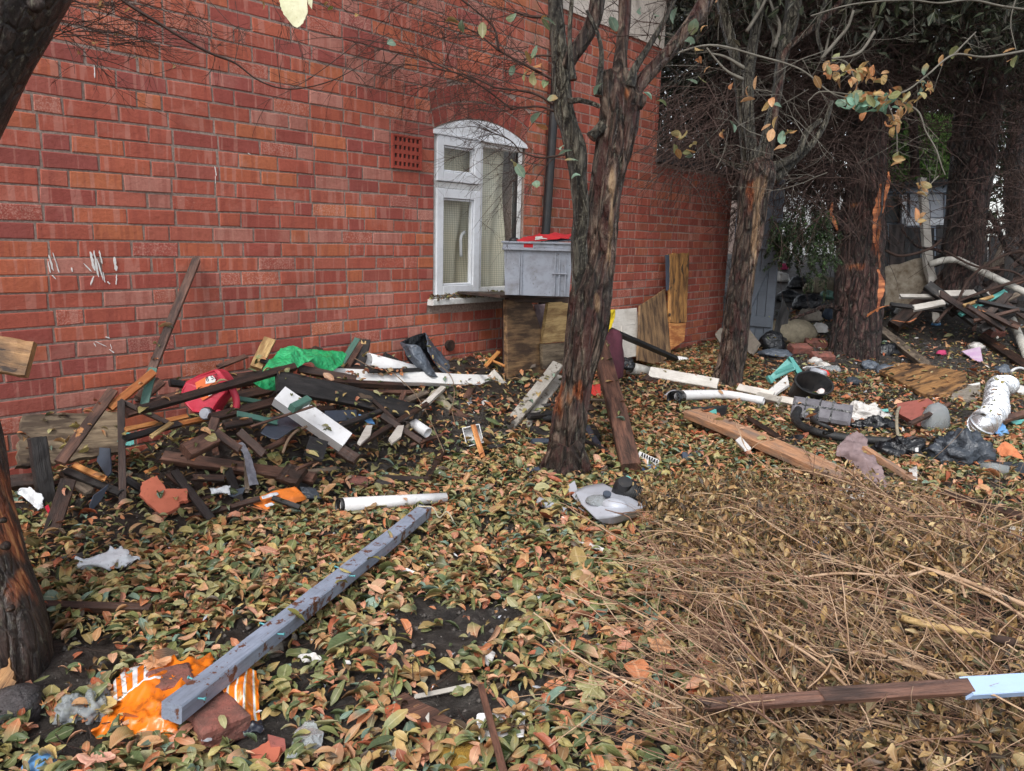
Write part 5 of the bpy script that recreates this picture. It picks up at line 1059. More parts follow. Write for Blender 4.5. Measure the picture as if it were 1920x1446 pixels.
sheet('paper', [[S(393, 916, .06), S(432, 912, .06)], [S(398, 926, .045), S(434, 928, .045)]], M_['paper'], 'small white torn scrap above the orange packet', 'paper', amp=.01, freq=40, rag=.008, nu=16, nv=10)
slab('shard', [S(425, 922, .05), S(462, 914, .05), S(450, 934, .03), S(430, 932, .03)], .005, M_['slate_pl'], 'blue-grey plastic shard by the foot of the short black batten', 'shard')
sheet('rag', [[S(444, 832, .17), S(456, 830, .17)], [S(458, 858, .12), S(470, 856, .12)], [S(462, 888, .09), S(478, 886, .09)], [S(466, 914, .05), S(484, 912, .05)]], M_['grey_cloth'], 'pale grey rag strip hanging over the long red-brown plank', 'rag', amp=.012, freq=30, nu=12, nv=26)
# orange packet
pc = sheet('packet', [[S(470, 936, .06), S(512, 922, .08), S(552, 914, .08)], [S(476, 946, .05), S(530, 938, .06), S(572, 932, .05)], [S(500, 956, .03), S(535, 952, .04), S(574, 938, .03)]], plastic('orange_packet', '#d8742c', .35, '#9c5a2c', .3, bump=.3, c2='#e07c30'), 'orange printed plastic packet with a batten across it, on leaves', 'packet', amp=.008, freq=18)
sheet('print', [[S(490, 930, .084), S(520, 924, .084)], [S(492, 936, .078), S(522, 930, .078)]], M_['paper'], parent=pc, amp=.006, freq=30, nu=10, nv=6); sheet('print', [[S(496, 946, .072), S(510, 944, .072)], [S(500, 952, .066), S(514, 948, .066)]], M_['paper'], parent=pc, amp=.006, freq=30, nu=8, nv=6)
pk('batten', S(511, 934, .075), S(562, 952, .06), 9, 8, 'black_wood', 'short dark batten lying on the orange printed packet', 'batten')
slab('shard', [S(562, 914, .05), S(592, 916, .05), S(603, 936, .03), S(570, 934, .03)], .006, M_['slate_bag'], 'slate-blue plastic piece just right of the orange packet', 'shard')
# red can
cc = W(395, 742, .50); can = empty('jerry_can', cc, 'dented red plastic jerry can with a torn orange and white label, lying on the timbers', 'jerry can')
CDP = depth(W(395, 742, .52))
def canpt(x, y, z=0.0): return D(x, y, CDP) - _f * z
out_ = [(344, 732), (352, 716), (376, 703), (409, 692), (418, 697), (426, 708), (434, 722), (430, 736), (418, 750), (408, 764), (402, 777), (386, 776), (366, 774), (352, 760), (343, 744)]
F_ = np.array([canpt(x, y) for x, y in out_]); c_ = F_.mean(0); m_ = len(out_); V = []
for k_, (sc, o) in enumerate([(.8, -.10), (.95, -.09), (1.0, -.07), (1.0, .012), (.985, .026), (.92, .035), (.86, .032), (.3, .030)]):
    for p in F_: V.append(c_ + (p - c_) * sc - _f * (o + (.006 * noise.noise(Vector(p * 22 + k_)) if k_ > 3 else 0)))
V.append(c_ + _f * .10); V.append(c_ - _f * .030); F = [(k_ * m_ + i, k_ * m_ + (i + 1) % m_, (k_ + 1) * m_ + (i + 1) % m_, (k_ + 1) * m_ + i) for k_ in range(7) for i in range(m_)]
F += [(8 * m_, (i + 1) % m_, i) for i in range(m_)] + [(8 * m_ + 1, 7 * m_ + i, 7 * m_ + (i + 1) % m_) for i in range(m_)]
me = mesh('body', V, F, M_['red_pl'], smooth=False); bo = ob('body', me, Matrix(), can)
hm = smoothline([canpt(428, 718, .0), canpt(437, 730, .01), canpt(444, 746, .012), canpt(445, 762, .012), canpt(437, 773, .012), canpt(422, 777, .012), canpt(408, 773, .01)], 5)
Vt, Ft = tubegeo(hm, .016, 12); ob('handle', mesh('handle', Vt, Ft, M_['red_pl'], smooth=True), Matrix(), can)
mb = MB(); c0 = canpt(395, 775, .02); mb.tube([c0, c0 - _f * .035], .03, 18); mb.build('spout', M_['black_pl'], Matrix(), can)
mb = MB(); mb.tube([c0 - _f * .036, c0 - _f * .05, c0 - _f * .054], [.025, .025, .021], 18, 0); mb.tube([c0 - _f * .0545, c0 - _f * .057], .012, 12, 0); mb.build('cap', M_['lightgrey_pl'], Matrix(), can)
lab = slab('label', [canpt(372, 718, .037), canpt(392, 707, .037), canpt(401, 708, .037), canpt(412, 716, .037), canpt(416, 730, .037), canpt(402, 742, .037), canpt(386, 751, .037), canpt(378, 742, .037)], .002, plastic('orange_label', '#e0703a', .5, '#c4602c', .3), parent=can)
wl = slab('label', [canpt(392, 712, .0395), canpt(398, 706, .0395), (canpt(405, 705, .0395)), canpt(411, 712, .0395), canpt(409, 717, .0395), canpt(392, 720, .0395)], .0015, M_['clean_white'], parent=can)
slab('label', [canpt(397, 733, .0395), canpt(415, 727, .0395), canpt(413, 735, .0395), canpt(398, 743, .0395), canpt(394, 740, .0395)], .0015, M_['clean_white'], parent=can)
try:
    fc = bpy.data.curves.new('lettering', 'FONT'); fc.body = '8 5Z'; fc.size = .03; fc.extrude = .0004
    fo_ = bpy.data.objects.new('lettering', fc); COL.objects.link(fo_); dg = bpy.context.evaluated_depsgraph_get(); me = bpy.data.meshes.new_from_object(fo_.evaluated_get(dg)); bpy.data.objects.remove(fo_)
    me.materials.clear(); me.materials.append(M_['black_pl']); o_ = canpt(393.5, 716, .041); X = canpt(409, 711, .041) - o_; ob('lettering', me, basis(o_, X, np.cross(-_f, X)), can)
except Exception as ex: print('text', ex)
pk('batten', W(262, 769, .70), W(552, 688, .56), 14, 11, 'wet_wood', 'long dark batten lying across the front of the red jerry can', 'batten', (2, 3))
# green bag, white pipe, boards
gbag = empty('green_bag', W(560, 690, .3), 'bright green crumpled polythene bag draped over the timbers by the wall', 'bag')
sheet('polythene', [[W(495, 688, .42), W(512, 668, .34), W(535, 655, .26), W(560, 654, .24), W(582, 664, .26)], [W(493, 692, .44), W(520, 680, .40), W(548, 672, .36), W(565, 672, .34), W(584, 678, .34)], [W(500, 693, .46), W(525, 690, .44), W(548, 696, .44), W(570, 688, .4), W(586, 684, .38)]], M_['green_bag'], parent=gbag, amp=.036, freq=8, nu=34, nv=24)
sheet('polythene', [[W(556, 662, .26), W(572, 650, .2), W(600, 654, .2), W(628, 660, .22), W(649, 668, .24)], [W(574, 668, .32), W(596, 664, .3), W(616, 668, .3), W(645, 676, .3)], [W(584, 680, .36), W(604, 692, .36), W(622, 696, .36), W(645, 680, .33)]], M_['green_bag'], parent=gbag, amp=.032, freq=8, nu=34, nv=22, seed=3)
sheet('polythene', [[W(464, 714, .5), W(490, 704, .48), W(520, 704, .48)], [W(474, 722, .52), W(498, 718, .52), W(519, 716, .52)], [W(490, 730, .54), W(504, 734, .54), W(516, 736, .54)]], M_['green_bag'], parent=gbag, amp=.014, freq=14, nu=24, nv=16, seed=5)
pk('plank', W(480, 690, .14), W(505, 638, .05), 22, 9, 'pale_wood', 'short pale yellow board standing against the wall left of the green bag', 'plank', (2, 3))
pk('plank', W(488, 674, .16), W(512, 682, .2), 10, 8, 'black_wood', 'small black wood end in front of the pale yellow board', 'plank')
pk('lath', W(636, 690, .2), W(670, 636, .05), 11, 5, 'green_paint', 'green painted lath leaning on the wall right of the green bag', 'lath', (1, 2))
pk('timber', W(640, 700, .22), W(676, 640, .06), 18, 9, 'brown_wood', 'split brown timber leaning beside the green painted lath', 'timber', (3, 8))
pk('timber', W(668, 700, .2), W(684, 642, .08), 22, 12, 'black_wood', 'charred timber stub against the wall above the white round pipe', 'timber', (2, 6))
pk('splinter', W(684, 676, .13), W(682, 646, .1), 9, 5, 'pale_wood', 'pale torn splinter at the end of the charred timber stub', 'splinter', (2, 9))
pk('timber', W(720, 670, .06), W(760, 692, .1), 18, 10, 'black_wood', 'dark board end between the white round pipe and the wall', 'timber', (3, 5))
pk('timber', W(588, 655, .05), W(602, 660, .05), 12, 10, 'wet_wood', 'small dark timber corner behind the top of the green bag', 'timber')
pk('plank', W(560, 692, .36), W(665, 712, .46), 15, 9, 'wet_wood', 'dark board lying from the green bag towards the white door frame piece', 'plank', (2, 6))
pk('plank', W(612, 716, .52), W(752, 724, .5), 13, 10, 'wet_wood', 'dark board with a reddish top edge in front of the white door frame piece', 'plank', (1, 7), face=[0, -.5, .9])
pk('plank', W(680, 735, .44), W(800, 737, .40), 8, 8, 'brown_wood', 'thin brown lath under the white door frame piece', 'lath', (2, 3))
pk('batten', W(690, 696, .34), W(786, 694, .30), 7, 6, 'black_wood', 'thin black strip lying across the white round pipe', 'batten')
pk('batten', W(590, 700, .3), W(700, 690, .25), 9, 7, 'wet_wood', 'dark strip of wood behind the green bag running to the white pipe', 'batten', (3, 3))
pipe('soil_pipe', [W(688, 678, .20), W(800, 706, .22)], pw(W(740, 690, .2), 16), M_['pvc'], 'thick white round pipe with its open dark end facing left, on the heap', 'pipe')
pk('door_frame_piece', W(612, 704, .30), W(930, 716, .34), 25, 12, 'clean_white', 'long white door frame piece lying level along the heap with a broken right end', 'board', (1, 14), face=[.3, -.75, .7])
pk('plank', W(925, 704, .36), W(968, 752, .46), 16, 10, 'white_paint', 'short white broken board dropping from the end of the long white door frame piece', 'board', (8, 2))
pk('batten', W(935, 716, .3), W(938, 738, .35), 10, 8, 'green_paint', 'mossy stub at the broken end of the long white door frame piece', 'stub', (2, 4))
pk('plank', W(520, 716, .62), W(775, 775, .72), 42, 10, 'black_wood', 'wide black board sloping down to the right in the middle of the heap', 'board', (3, 9), face=[.2, -.7, .7], bow=.02)
# white square downspout
A, B = W(522, 742, .74), W(648, 830, .98); sdir = (B - A) / np.linalg.norm(B - A); w_ = pw(B, 34); h_ = w_ * .75
Mx = basis((A + B) / 2, B - A, np.cross(np.array([.1, -.6, .8]), B - A)); Lq = np.linalg.norm(B - A) / 2; m = MB(); th = .004
m.box((-Lq, -w_ / 2, -h_ / 2), (Lq, w_ / 2, -h_ / 2 + th)); m.box((-Lq, -w_ / 2, h_ / 2 - th), (Lq, w_ / 2, h_ / 2)); m.box((-Lq, -w_ / 2, -h_ / 2 + th), (Lq, -w_ / 2 + th, h_ / 2 - th)); m.box((-Lq, w_ / 2 - th, -h_ / 2 + th), (Lq, w_ / 2, h_ / 2 - th)); m.box((Lq - .05, -w_ / 2 + th, -h_ / 2 + th), (Lq - .045, w_ / 2 - th, h_ / 2 - th))
m.build('downspout', M_['pvc'], Mx, label='white square-section downspout with an open end pointing down towards the leaves', cat='downspout')
pk('block', W(547, 766, .98), W(578, 750, .94), 14, 14, 'green_paint', 'small faded green wood block resting on the white square downspout', 'block')
pk('stick', W(470, 800, .95), W(600, 758, .98), 4, 4, 'brown_wood', 'thin brown twig lying over the white square downspout', 'stick')
sheet('curved_sheet', [[W(510, 782, .62), W(540, 778, .6), W(575, 782, .62)], [W(500, 796, .72), W(540, 800, .76), W(585, 796, .76)], [W(488, 812, .8), W(518, 824, .86), W(548, 806, .9)]], M_['slate_pl'], 'curved blue-grey plastic panel under the white square downspout', 'panel', amp=.002, freq=3)
slab('panel', [W(608, 772, .78), W(668, 768, .72), W(670, 788, .78), W(612, 792, .86)], .006, M_['slate_pl'], 'flat blue-grey plastic panel behind the white square downspout', 'panel')
slab('shard', [W(672, 778, .78), W(696, 784, .8), W(702, 796, .85), W(690, 792, .85)], .006, M_['sky_bag'], 'small light blue plastic sliver below the wide black board', 'shard')
c0 = W(592, 843, 1.05); Mr = basis(c0, W(600, 823, 1.0) - W(588, 860, 1.1), W(605, 840, 1.05) - W(580, 845, 1.05))
rmat = MB().box((-.07, -.042, -.012), (.07, .042, -.003)).build('rubber_mat', M_['rubber'], Mr, label='ribbed black rubber mat fragment below the white square downspout', cat='mat')
for i in range(8): L = smoothline([Vector((-.06 + i * .016, y_, .003 + .004 * math.sin(y_ * 60 + i))) for y_ in np.linspace(-.04, .04, 6)], 2); MB().tube(L, .0042, 6).build('rib', M_['rubber'], Mr, rmat)
hp = smoothline([W(530, 850, .98), W(540, 825, .95), W(556, 808, .92), W(575, 800, .9)], 5); pipe('hoop', hp, .006, M_['wire'], 'thin brown bent hoop below the curved blue-grey panel', 'hoop', hollow=False)
for a, b, wv, tv, mt, lb in [((672, 835, .98), (800, 758, .72), 9, 8, 'wet_wood', 'long thin dark batten crossing over the fallen one, right of the downspout'), ((716, 780, .82), (788, 828, .98), 12, 9, 'wet_wood', 'brown batten sloping right under the long thin dark one'), ((700, 752, .74), (742, 790, .8), 7, 6, 'wet_wood', 'short dark stick under the wide black board end'), ((740, 782, .74), (758, 735, .6), 9, 6, 'brown_wood', 'brown stick standing behind the crossing battens'), ((640, 798, .9), (712, 772, .8), 9, 8, 'black_wood', 'black strip lying under the right end of the wide black board'),
                             ((600, 862, 1.05), (556, 880, 1.12), 5, 5, 'brown_wood', 'thin brown stick leaning by the square wooden block'), ((420, 800, .8), (470, 790, .78), 12, 9, 'wet_wood', 'dark broken board below the faded green laths'), ((760, 806, .78), (790, 760, .6), 6, 6, 'grey_wood', 'grey stick between the white tube chunk and the brown one'),
                             ((640, 845, 1.0), (668, 862, 1.08), 22, 12, 'wet_wood', 'dark sodden wood chunk at the open end of the downspout'), ((845, 770, .6), (905, 800, .7), 14, 10, 'brown_wood', 'brown board with orange splinters left of the white tray'), ((840, 745, .5), (892, 790, .6), 10, 8, 'grey_wood', 'grey stick beside the brown rotten tube'), ((905, 742, .42), (935, 768, .5), 12, 10, 'wet_wood', 'small wet brown offcut among the white cartons'), ((790, 765, .62), (830, 728, .46), 10, 8, 'white_paint', 'short pale painted batten standing left of the rotten tube')]:
    pk('stick', W(*a), W(*b), wv, tv, mt, lb, 'stick', (2, 4))
def offlab(i, s_, o_, L):
    col = ['wet dark brown', 'weathered brown', 'charred black', 'soaked dark brown', 'grey', 'sooty black', 'rough brown', 'fresh orange'][i % 8]; sz = 'tiny' if L < .11 else ('short' if L < .2 else 'longer')
    pl = ['by the rotting plywood', 'near the upright batten', 'below the red can', 'below the green bag', 'near the white downspout', 'near the crossing battens', 'near the white tray', 'towards the wooden stand'][max(0, min(7, int((s_ + .3) / .4)))]
    return f"{sz} {col} wood offcut {pl}, {'close to the wall' if o_ < .5 else ('mid heap' if o_ < .8 else 'at the heap front edge')}"
for i in range(46):   # splinters and offcuts filling the heap
    s_, o_ = RNG.uniform(-.3, 2.9), RNG.uniform(.25, 1.05); p = wp(s_, 0, o_); p[2] = float(terrain(p[0], p[1])) + RNG.uniform(.0, .08); dv = WD * RNG.normal(0, 1) + WN * RNG.normal(0, .5) + ZZ * RNG.normal(0, .18); dv /= np.linalg.norm(dv); L = RNG.uniform(.06, .28)
    plank('offcut', p - dv * L / 2, p + dv * L / 2, RNG.uniform(.015, .045), RNG.uniform(.008, .02), M_[['wet_wood', 'brown_wood', 'black_wood', 'wet_wood', 'grey_wood', 'black_wood', 'brown_wood', 'fresh_wood'][i % 8]], face=[RNG.normal(0, .3), -.5, .8], label=offlab(i, s_, o_, L), cat='offcut', jag=(.01, .02), group='loose offcuts in the timber heap', nseg=4)
pipe('tube', [W(764, 786, .7), W(802, 812, .86)], pw(W(780, 800, .8), 10), M_['pvc'], 'short white tube chunk lying right of the crossing battens', 'pipe')
slab('tile_shard', [W(746, 798, .9), W(757, 800, .9), W(752, 820, 1.0), W(735, 832, 1.05), W(728, 826, 1.0)][:5], .012, M_['white_paint'], 'small dirty white shard left of the white tube chunk', 'shard')
slab('tile_shard', [W(686, 800, .86), W(698, 798, .86), W(694, 818, .95), W(676, 834, 1.02), W(670, 830, 1.0)], .012, M_['white_paint'], 'dirty white wedge-shaped shard by the open downspout end', 'shard')
pipe('tube', smoothline([W(815, 738, .42), W(835, 765, .52), W(880, 800, .66)], 4), pw(W(840, 770, .5), 13), M_['sack'], 'rotten beige cardboard tube with a grey stub, in the right part of the heap', 'tube', r2=pw(W(840, 770, .5), 11))
for pl, lb in [([(738, 700, .36), (775, 735, .5), (800, 775, .7), (825, 830, .95), (832, 848, 1.0)], 'long thin brown wire arching down from the white door frame piece'), ([(818, 680, .2), (845, 705, .36), (852, 735, .5), (848, 770, .62), (855, 800, .75)], 'thin brown wire looping down from the grey bucket'), ([(665, 672, .2), (700, 690, .3), (740, 700, .36)], 'thin brown wire lying beside the white round pipe')]:
    pipe('wire', smoothline([W(*q) for q in pl], 6), .0028, M_['wire'], lb, 'wire', hollow=False, seg=6)
# grey flexible bucket / bag
gk = empty('grey_bucket', W(800, 690, .22), 'squashed grey rubble bag with its dark mouth open to the left, against the wall', 'bag')
sheet('back_side', [[W(750, 642, .10), W(775, 630, .05), W(797, 624, .03)], [W(768, 680, .12), W(790, 680, .06), W(806, 670, .04)], [W(790, 706, .2), W(815, 712, .1), W(826, 706, .08)]], M_['black_bag'], parent=gk, amp=.008, freq=12)
sheet('front_side', [[W(750, 642, .12), W(763, 646, .2), W(785, 650, .26), W(800, 672, .24)], [W(762, 668, .18), W(780, 672, .28), W(800, 684, .3), (W(812, 694, .26))], [W(786, 700, .25), W(800, 704, .32), W(812, 708, .34), W(824, 708, .3)]], M_['grey_bag'], parent=gk, amp=.016, freq=13, seed=2)
sheet('right_side', [[W(797, 622, .03), W(800, 640, .1), W(803, 660, .16)], [W(812, 645, .03), W(822, 672, .10), W(822, 690, .2)], [W(832, 672, .03), W(848, 696, .12), W(840, 712, .26)], [W(850, 690, .04), W(866, 706, .12), W(860, 716, .26)]], M_['grey_bag'], parent=gk, amp=.012, freq=11, seed=4)
# white cartons, tray, boards by the cupboard
m = empty('carton', W(905, 755, .55), 'flattened white printed carton lying in front of the cupboard boards', 'carton')
slab('card', [W(871, 746, .5), W(892, 730, .36), W(940, 742, .36), W(925, 772, .56), W(888, 776, .62)], .008, M_['paper'], parent=m); slab('card', [W(902, 752, .56), W(940, 745, .5), W(948, 764, .58), W(920, 778, .64)], .007, M_['clean_white'], parent=m)
for k_ in range(5): bt = MB(); p0_, p1_ = W(882 + k_ * 3, 742 - k_ * 2, .462 - k_ * .018), W(902 + k_ * 3, 746 - k_ * 2, .47 - k_ * .018); bt.tube([p0_ + ZZ * .012, p1_ + ZZ * .012], .0014, 4); bt.build('print_line', M_['slate_pl'], Matrix(), m)
tr = empty('tray', S(887, 828), 'small white plastic tray standing tilted on the leaves below the heap', 'tray')
Mt = basis(S(887, 818, .05), [1, .15, .25], [0, .4, .9]); m = MB(); a, b, h = .05, .055, .035
m.box((-a, -b, -h), (a, b, -h + .003)); m.box((-a, -b, -h + .003), (-a + .004, b, h)); m.box((a - .004, -b, -h + .003), (a, b, h)); m.box((-a + .004, -b, -h + .003), (a - .004, -b + .004, h)); m.box((-a + .004, b - .004, -h + .003), (a - .004, b, h)); m.build('tray_body', M_['pvc'], Mt, tr)
pk('plank', S(955, 800, .02), W(1045, 685, .62), 22, 12, 'grey_paint', 'flaking grey-white board leaning against the twin-stemmed tree, nearer of two', 'plank')
pk('plank', S(985, 802, .01), W(1050, 708, .55), 16, 10, 'grey_paint', 'flaking grey-white board behind, under the nearer leaning one by the tree', 'plank')
slab('panel', [W(1004, 772, .62), W(1045, 742, .50), W(1052, 778, .7), W(1020, 782, .72)], .014, M_['white_paint'], 'dirty white door panel wedged behind the twin-stemmed tree foot', 'panel')
pipe('pipe', smoothline([S(990, 780, .05), S(1040, 786, .05)], 2), .022, M_['rubber'], 'ribbed black hose lying behind the twin-stemmed tree foot', 'hose')
# cupboard of wood under the grey crate
cb = empty('wooden_stand', W(985, 720, .3), 'rotting brown wooden stand of boards holding up the grey crate', 'stand')
cz = terrain(*W(985, 740, .3)[:2])
def wall_board(name, quad, off, t, mat, par, lab=None): return slab(name, [W(x, y, o) for x, y, o in quad], t, M_[mat], lab, parent=par, edge=(3 if 'ply2' == mat else 0))
wall_board('board', [(946, 562, .34), (996, 563, .34), (1016, 640, .32), (1014, 740, .36), (972, 748, .40), (948, 740, .38)], .3, .03, 'ply2', cb)
wall_board('side_board', [(946, 562, .335), (944, 562, .05), (944, 705, .05), (946, 735, .37)], 0, .02, 'wet_wood', cb)
wall_board('board', [(1026, 567, .36), (1064, 564, .36), (1062, 640, .36), (1014, 644, .36)], .3, .03, 'pale_wood', cb); wall_board('board', [(1014, 646, .38), (1062, 642, .38), (1060, 690, .38), (1016, 692, .38)], .3, .03, 'ply', cb)
plank('rail', W(950, 560, .33), W(1066, 562, .36), .04, .05, M_['wet_wood'], face=ZZ, parent=cb)
slab('top_board', [W(938, 556, .42), W(1072, 556, .44), wp(ws(W(1072, 556, .44)), W(1072, 556, .44)[2], .02), wp(ws(W(938, 556, .42)), W(938, 556, .42)[2], .02)], .018, M_['wet_wood'], parent=cb)
sheet('plastic_bag_inside', [[W(1000, 572, .1), W(1026, 570, .1)], [W(1006, 600, .15), W(1022, 604, .15)], [W(1012, 622, .15), W(1020, 625, .15)]], M_['mauve'], 'crumpled grey-brown cloth stuffed into the wooden stand', 'cloth', amp=.015, freq=18)
# crate
FC = _f.copy(); FC[2] = 0; FC /= np.linalg.norm(FC); FC = FC * math.cos(.07) + np.array([_r[0], _r[1], 0]) * math.sin(.07); RC = np.cross(FC, ZZ)
cw0, cw1 = W(943, 554, .46), None; dC = depth(cw0); cwid = 127 * dC / FPX; hh = 98 * dC / FPX; cz0 = cw0[2] + .004
Mc = Matrix(((RC[0], -FC[0], 0, cw0[0]), (RC[1], -FC[1], 0, cw0[1]), (0, 0, 1, cz0), (0, 0, 0, 1)))   # local: along the front, towards the viewer, up
crate = empty('storage_crate', cw0 + RC * cwid / 2 + FC * .15, 'grey plastic storage crate with red cloth on top, standing on the wooden stand', 'crate')
m = MB(); th = .005; tp = .012; cd = .30
ou = [(tp, -cd + tp, 0), (cwid - tp, -cd + tp, 0), (cwid - tp, -tp, 0), (tp, -tp, 0), (0, -cd, hh - .05), (cwid, -cd, hh - .05), (cwid, 0, hh - .05), (0, 0, hh - .05)]
inn = [(x + (th if i % 4 in (0, 3) else -th), y + (th if i % 4 < 2 else -th), z + (th if i < 4 else 0)) for i, (x, y, z) in enumerate(ou)]
V = ou + inn; F = [(0, 3, 2, 1), (0, 1, 5, 4), (1, 2, 6, 5), (2, 3, 7, 6), (3, 0, 4, 7), (8, 9, 10, 11), (8, 12, 13, 9), (9, 13, 14, 10), (10, 14, 15, 11), (11, 15, 12, 8), (4, 5, 13, 12), (5, 6, 14, 13), (6, 7, 15, 14), (7, 4, 12, 15)]
m.add(V, F); m.build('body', M_['grey_pl'], Mc, crate)
m = MB()
for (zl, zh, ex) in ((hh - .052, hh - .034, .012), (hh - .0339, hh - .008, .006), (hh - .0079, hh + .004, .017)):
    m.box((-ex, -.002, zl), (cwid + ex, .010 + ex, zh), 0, .002); m.box((-ex, -cd - .012 - ex, zl), (cwid + ex, -cd + .002, zh), 0, .002); m.box((-ex, -cd + .0021, zl), (.012, -.0021, zh)); m.box((cwid - .012, -cd + .0021, zl), (cwid + ex, -.0021, zh))
m.build('rim', M_['grey_pl'], Mc, crate)
for s_ in (.10, .115, cwid - .115, cwid - .085, cwid - .045): MB().box((s_, -.012, .004), (s_ + .008, .008, hh - .053), 0, .002).build('rib', M_['grey_pl'], Mc, crate)
MB().box((cwid - .13, -.012, .145), (cwid - .03, .011, .153), 0, .002).build('rib', M_['grey_pl'], Mc, crate)
MB().box((.13, .0165, hh - .048), (.19, .0178, hh - .009)).build('handle_slot', M_['red_cloth'], Mc, crate)
def cr(x, y, z): return cw0 + RC * x - FC * y + ZZ * (cz0 - cw0[2] + hh + z)
def crs(name, rows, mat, lab, amp): return sheet(name, [[cr(*q) for q in r] for r in rows], mat, lab, 'cloth', amp=amp, freq=9, thick=.003, nu=30, nv=18)
crs('red_cloth', [[(.08, -.24, .0), (.2, -.24, .03), (cwid, -.24, .02)], [(.07, -.12, .02), (.2, -.12, .04), (cwid, -.12, .04)], [(.09, -.02, .004), (.2, -.01, .008), (cwid - .03, -.01, .01)]], M_['red_cloth'], 'red cloth heaped on top of the grey storage crate', .02)
crs('white_cloth', [[(.2, -.08, .035), (.28, -.08, .035)], [(.2, -.015, .02), (.28, -.01, .02)]], M_['white_bag'], 'small white scrap on the red cloth in the crate', .008); crs('grey_cloth', [[(.30, -.09, .03), (cwid + .02, -.09, .02)], [(.29, .0, .012), (cwid + .02, .0, .008)]], M_['grey_bag'], 'grey plastic fold at the right end of the crate top', .008)
blob('shoe', cr(.05, -.2, 0), (.035, .03, .022), M_['black_pl'], 'small dark object at the back corner of the crate top', 'object', amp=.1)
# behind tree: door panel, ply, osb, bags
d_ = empty('white_door', W(1170, 660, .12), 'old white panelled door leaning on the rear brick wall right of the twin-stemmed tree', 'door')
slab('leaf_panel', [W(1146, 582, .10), W(1192, 578, .08), W(1197, 668, .26), W(1150, 676, .28)], .03, M_['white_paint'], parent=d_)
slab('moulding', [W(1165, 606, .155), W(1190, 604, .15), W(1190, 608, .16), W(1165, 610, .16)], .008, M_['white_paint'], parent=d_); slab('moulding', [W(1165, 612, .17), W(1168, 612, .17), W(1170, 662, .29), W(1167, 662, .29)], .008, M_['white_paint'], parent=d_)
slab('plywood_board', [W(1197, 574, .12), W(1248, 541, .06), W(1254, 668, .26), W(1232, 684, .32), W(1196, 676, .32)], .02, M_['ply2'], 'brown streaked plywood board with a slanting top leaning on the rear wall', 'board', rag=.006, edge=1)
slab('strand_board', [W(1252, 476, .04), W(1291, 474, .03), W(1284, 605, .14), W(1256, 605, .16)], .03, M_['osb'], 'tall flaking strand board standing against the rear wall, right of the plywood', 'board', rag=.008, nsub=8, edge=1)
slab('board', [W(1255, 606, .16), W(1284, 606, .14), W(1282, 640, .2), W(1256, 656, .22)], .02, M_['fresh_wood'], 'clean orange wood board under the flaking strand board', 'board')
slab('strand_edge', [W(1249, 478, .05), W(1253, 478, .05), W(1256, 540, .1), W(1250, 545, .1)], .02, M_['slate_pl'], 'grey strip along the left edge of the tall strand board', 'strip')
sheet('yellow_bag', [[W(1128, 582, .42), W(1153, 581, .42)], [W(1130, 600, .42), W(1150, 598, .42)], [W(1128, 625, .48), W(1142, 622, .48)]], M_['yellow_pl'], 'bright yellow plastic sheet hanging beside the twin-stemmed tree trunk', 'plastic', amp=.012, freq=14)
blob('maroon_bag', W(1146, 705, .62), (.10, .10, .26), M_['maroon'], 'dark maroon cloth bundle slumped behind the leaning log', 'bundle', amp=.3, freq=2.5)
pk('bar', W(1146, 620, .5), W(1268, 673, .55), 9, 9, 'black_pl', 'long black plastic bar sloping across the white door and plywood', 'bar')
pipe('tube', [W(1181, 690, .5), W(1215, 698, .55)], .05, M_['pvc_dirty'], 'short dirty white wide pipe at the foot of the plywood board', 'pipe'); blob('black_bundle', W(1172, 690, .5), (.08, .08, .06), M_['black_bag'], 'black crumpled bundle stuffed beside the short white wide pipe', 'bag', amp=.5, freq=3)
slab('board', [S(1198, 712, .06), S(1218, 700, .07), S(1240, 704, .05), S(1230, 718, .02), S(1205, 716, .02)], .02, M_['wet_wood'], 'dark brown board end under the left tip of the long white board', 'board')
blob('bottle', S(1273, 676), (.10, .04, .03), M_['pvc'], 'white crushed plastic bottle by the foot of the strand board', 'bottle', amp=.2, rot=-.2); blob('can', S(1282, 648), (.05, .04, .045), plastic('red_white_pack', '#c9c2c4', .4, '#b0283c', .95, 2), 'red and white crushed pack at the foot of the rear wall', 'pack', amp=.4)
blob('bundle', S(1237, 666, .05), (.1, .05, .04), M_['brown_wood'], 'brown clod beside the lower end of the black bar', 'clod', amp=.3)
# leaning log and red dustpan
pk('log', S(1184, 880, .02), W(1125, 650, .98), 33, 26, 'brown_wood', 'thick rough log leaning against the twin-stemmed tree from the right', 'log', (1, 2), bow=.01)
slab('dustpan', [W(1108, 722, .75), W(1124, 720, .75), W(1124, 752, .8), (W(1112, 746, .8))], .02, M_['bright_red'], 'bright red plastic piece showing between the tree and the leaning log', 'plastic')
vcov = slab('vent_cover', [S(1199, 846, .06), S(1237, 864, .05), S(1232, 881, .015), S(1194, 862, .02)], .012, M_['pvc'], 'white slatted plastic cover lying right of the leaning log foot', 'cover')
for k_ in range(7): q = S(1204 + k_ * 4.6, 853 + k_ * 2.2, .056); MB().box((-.004, -.012, 0), (.004, .012, .004)).build('slot', M_['black_pl'], basis(q, [1, -.3, -.1], [.3, 1, .4]), vcov)
blob('glove', S(1218, 884), (.045, .04, .022), M_['blue_pl'], 'bright blue crumpled glove beside the white slatted cover', 'glove', amp=.8, freq=3)
slab('offcut', [S(1278, 850, .035), S(1318, 846, .035), S(1318, 858, .01), S(1280, 866, .01)], .02, M_['slate_pl'], 'slate-grey square offcut lying in the leaves left of the tan plank', 'offcut')
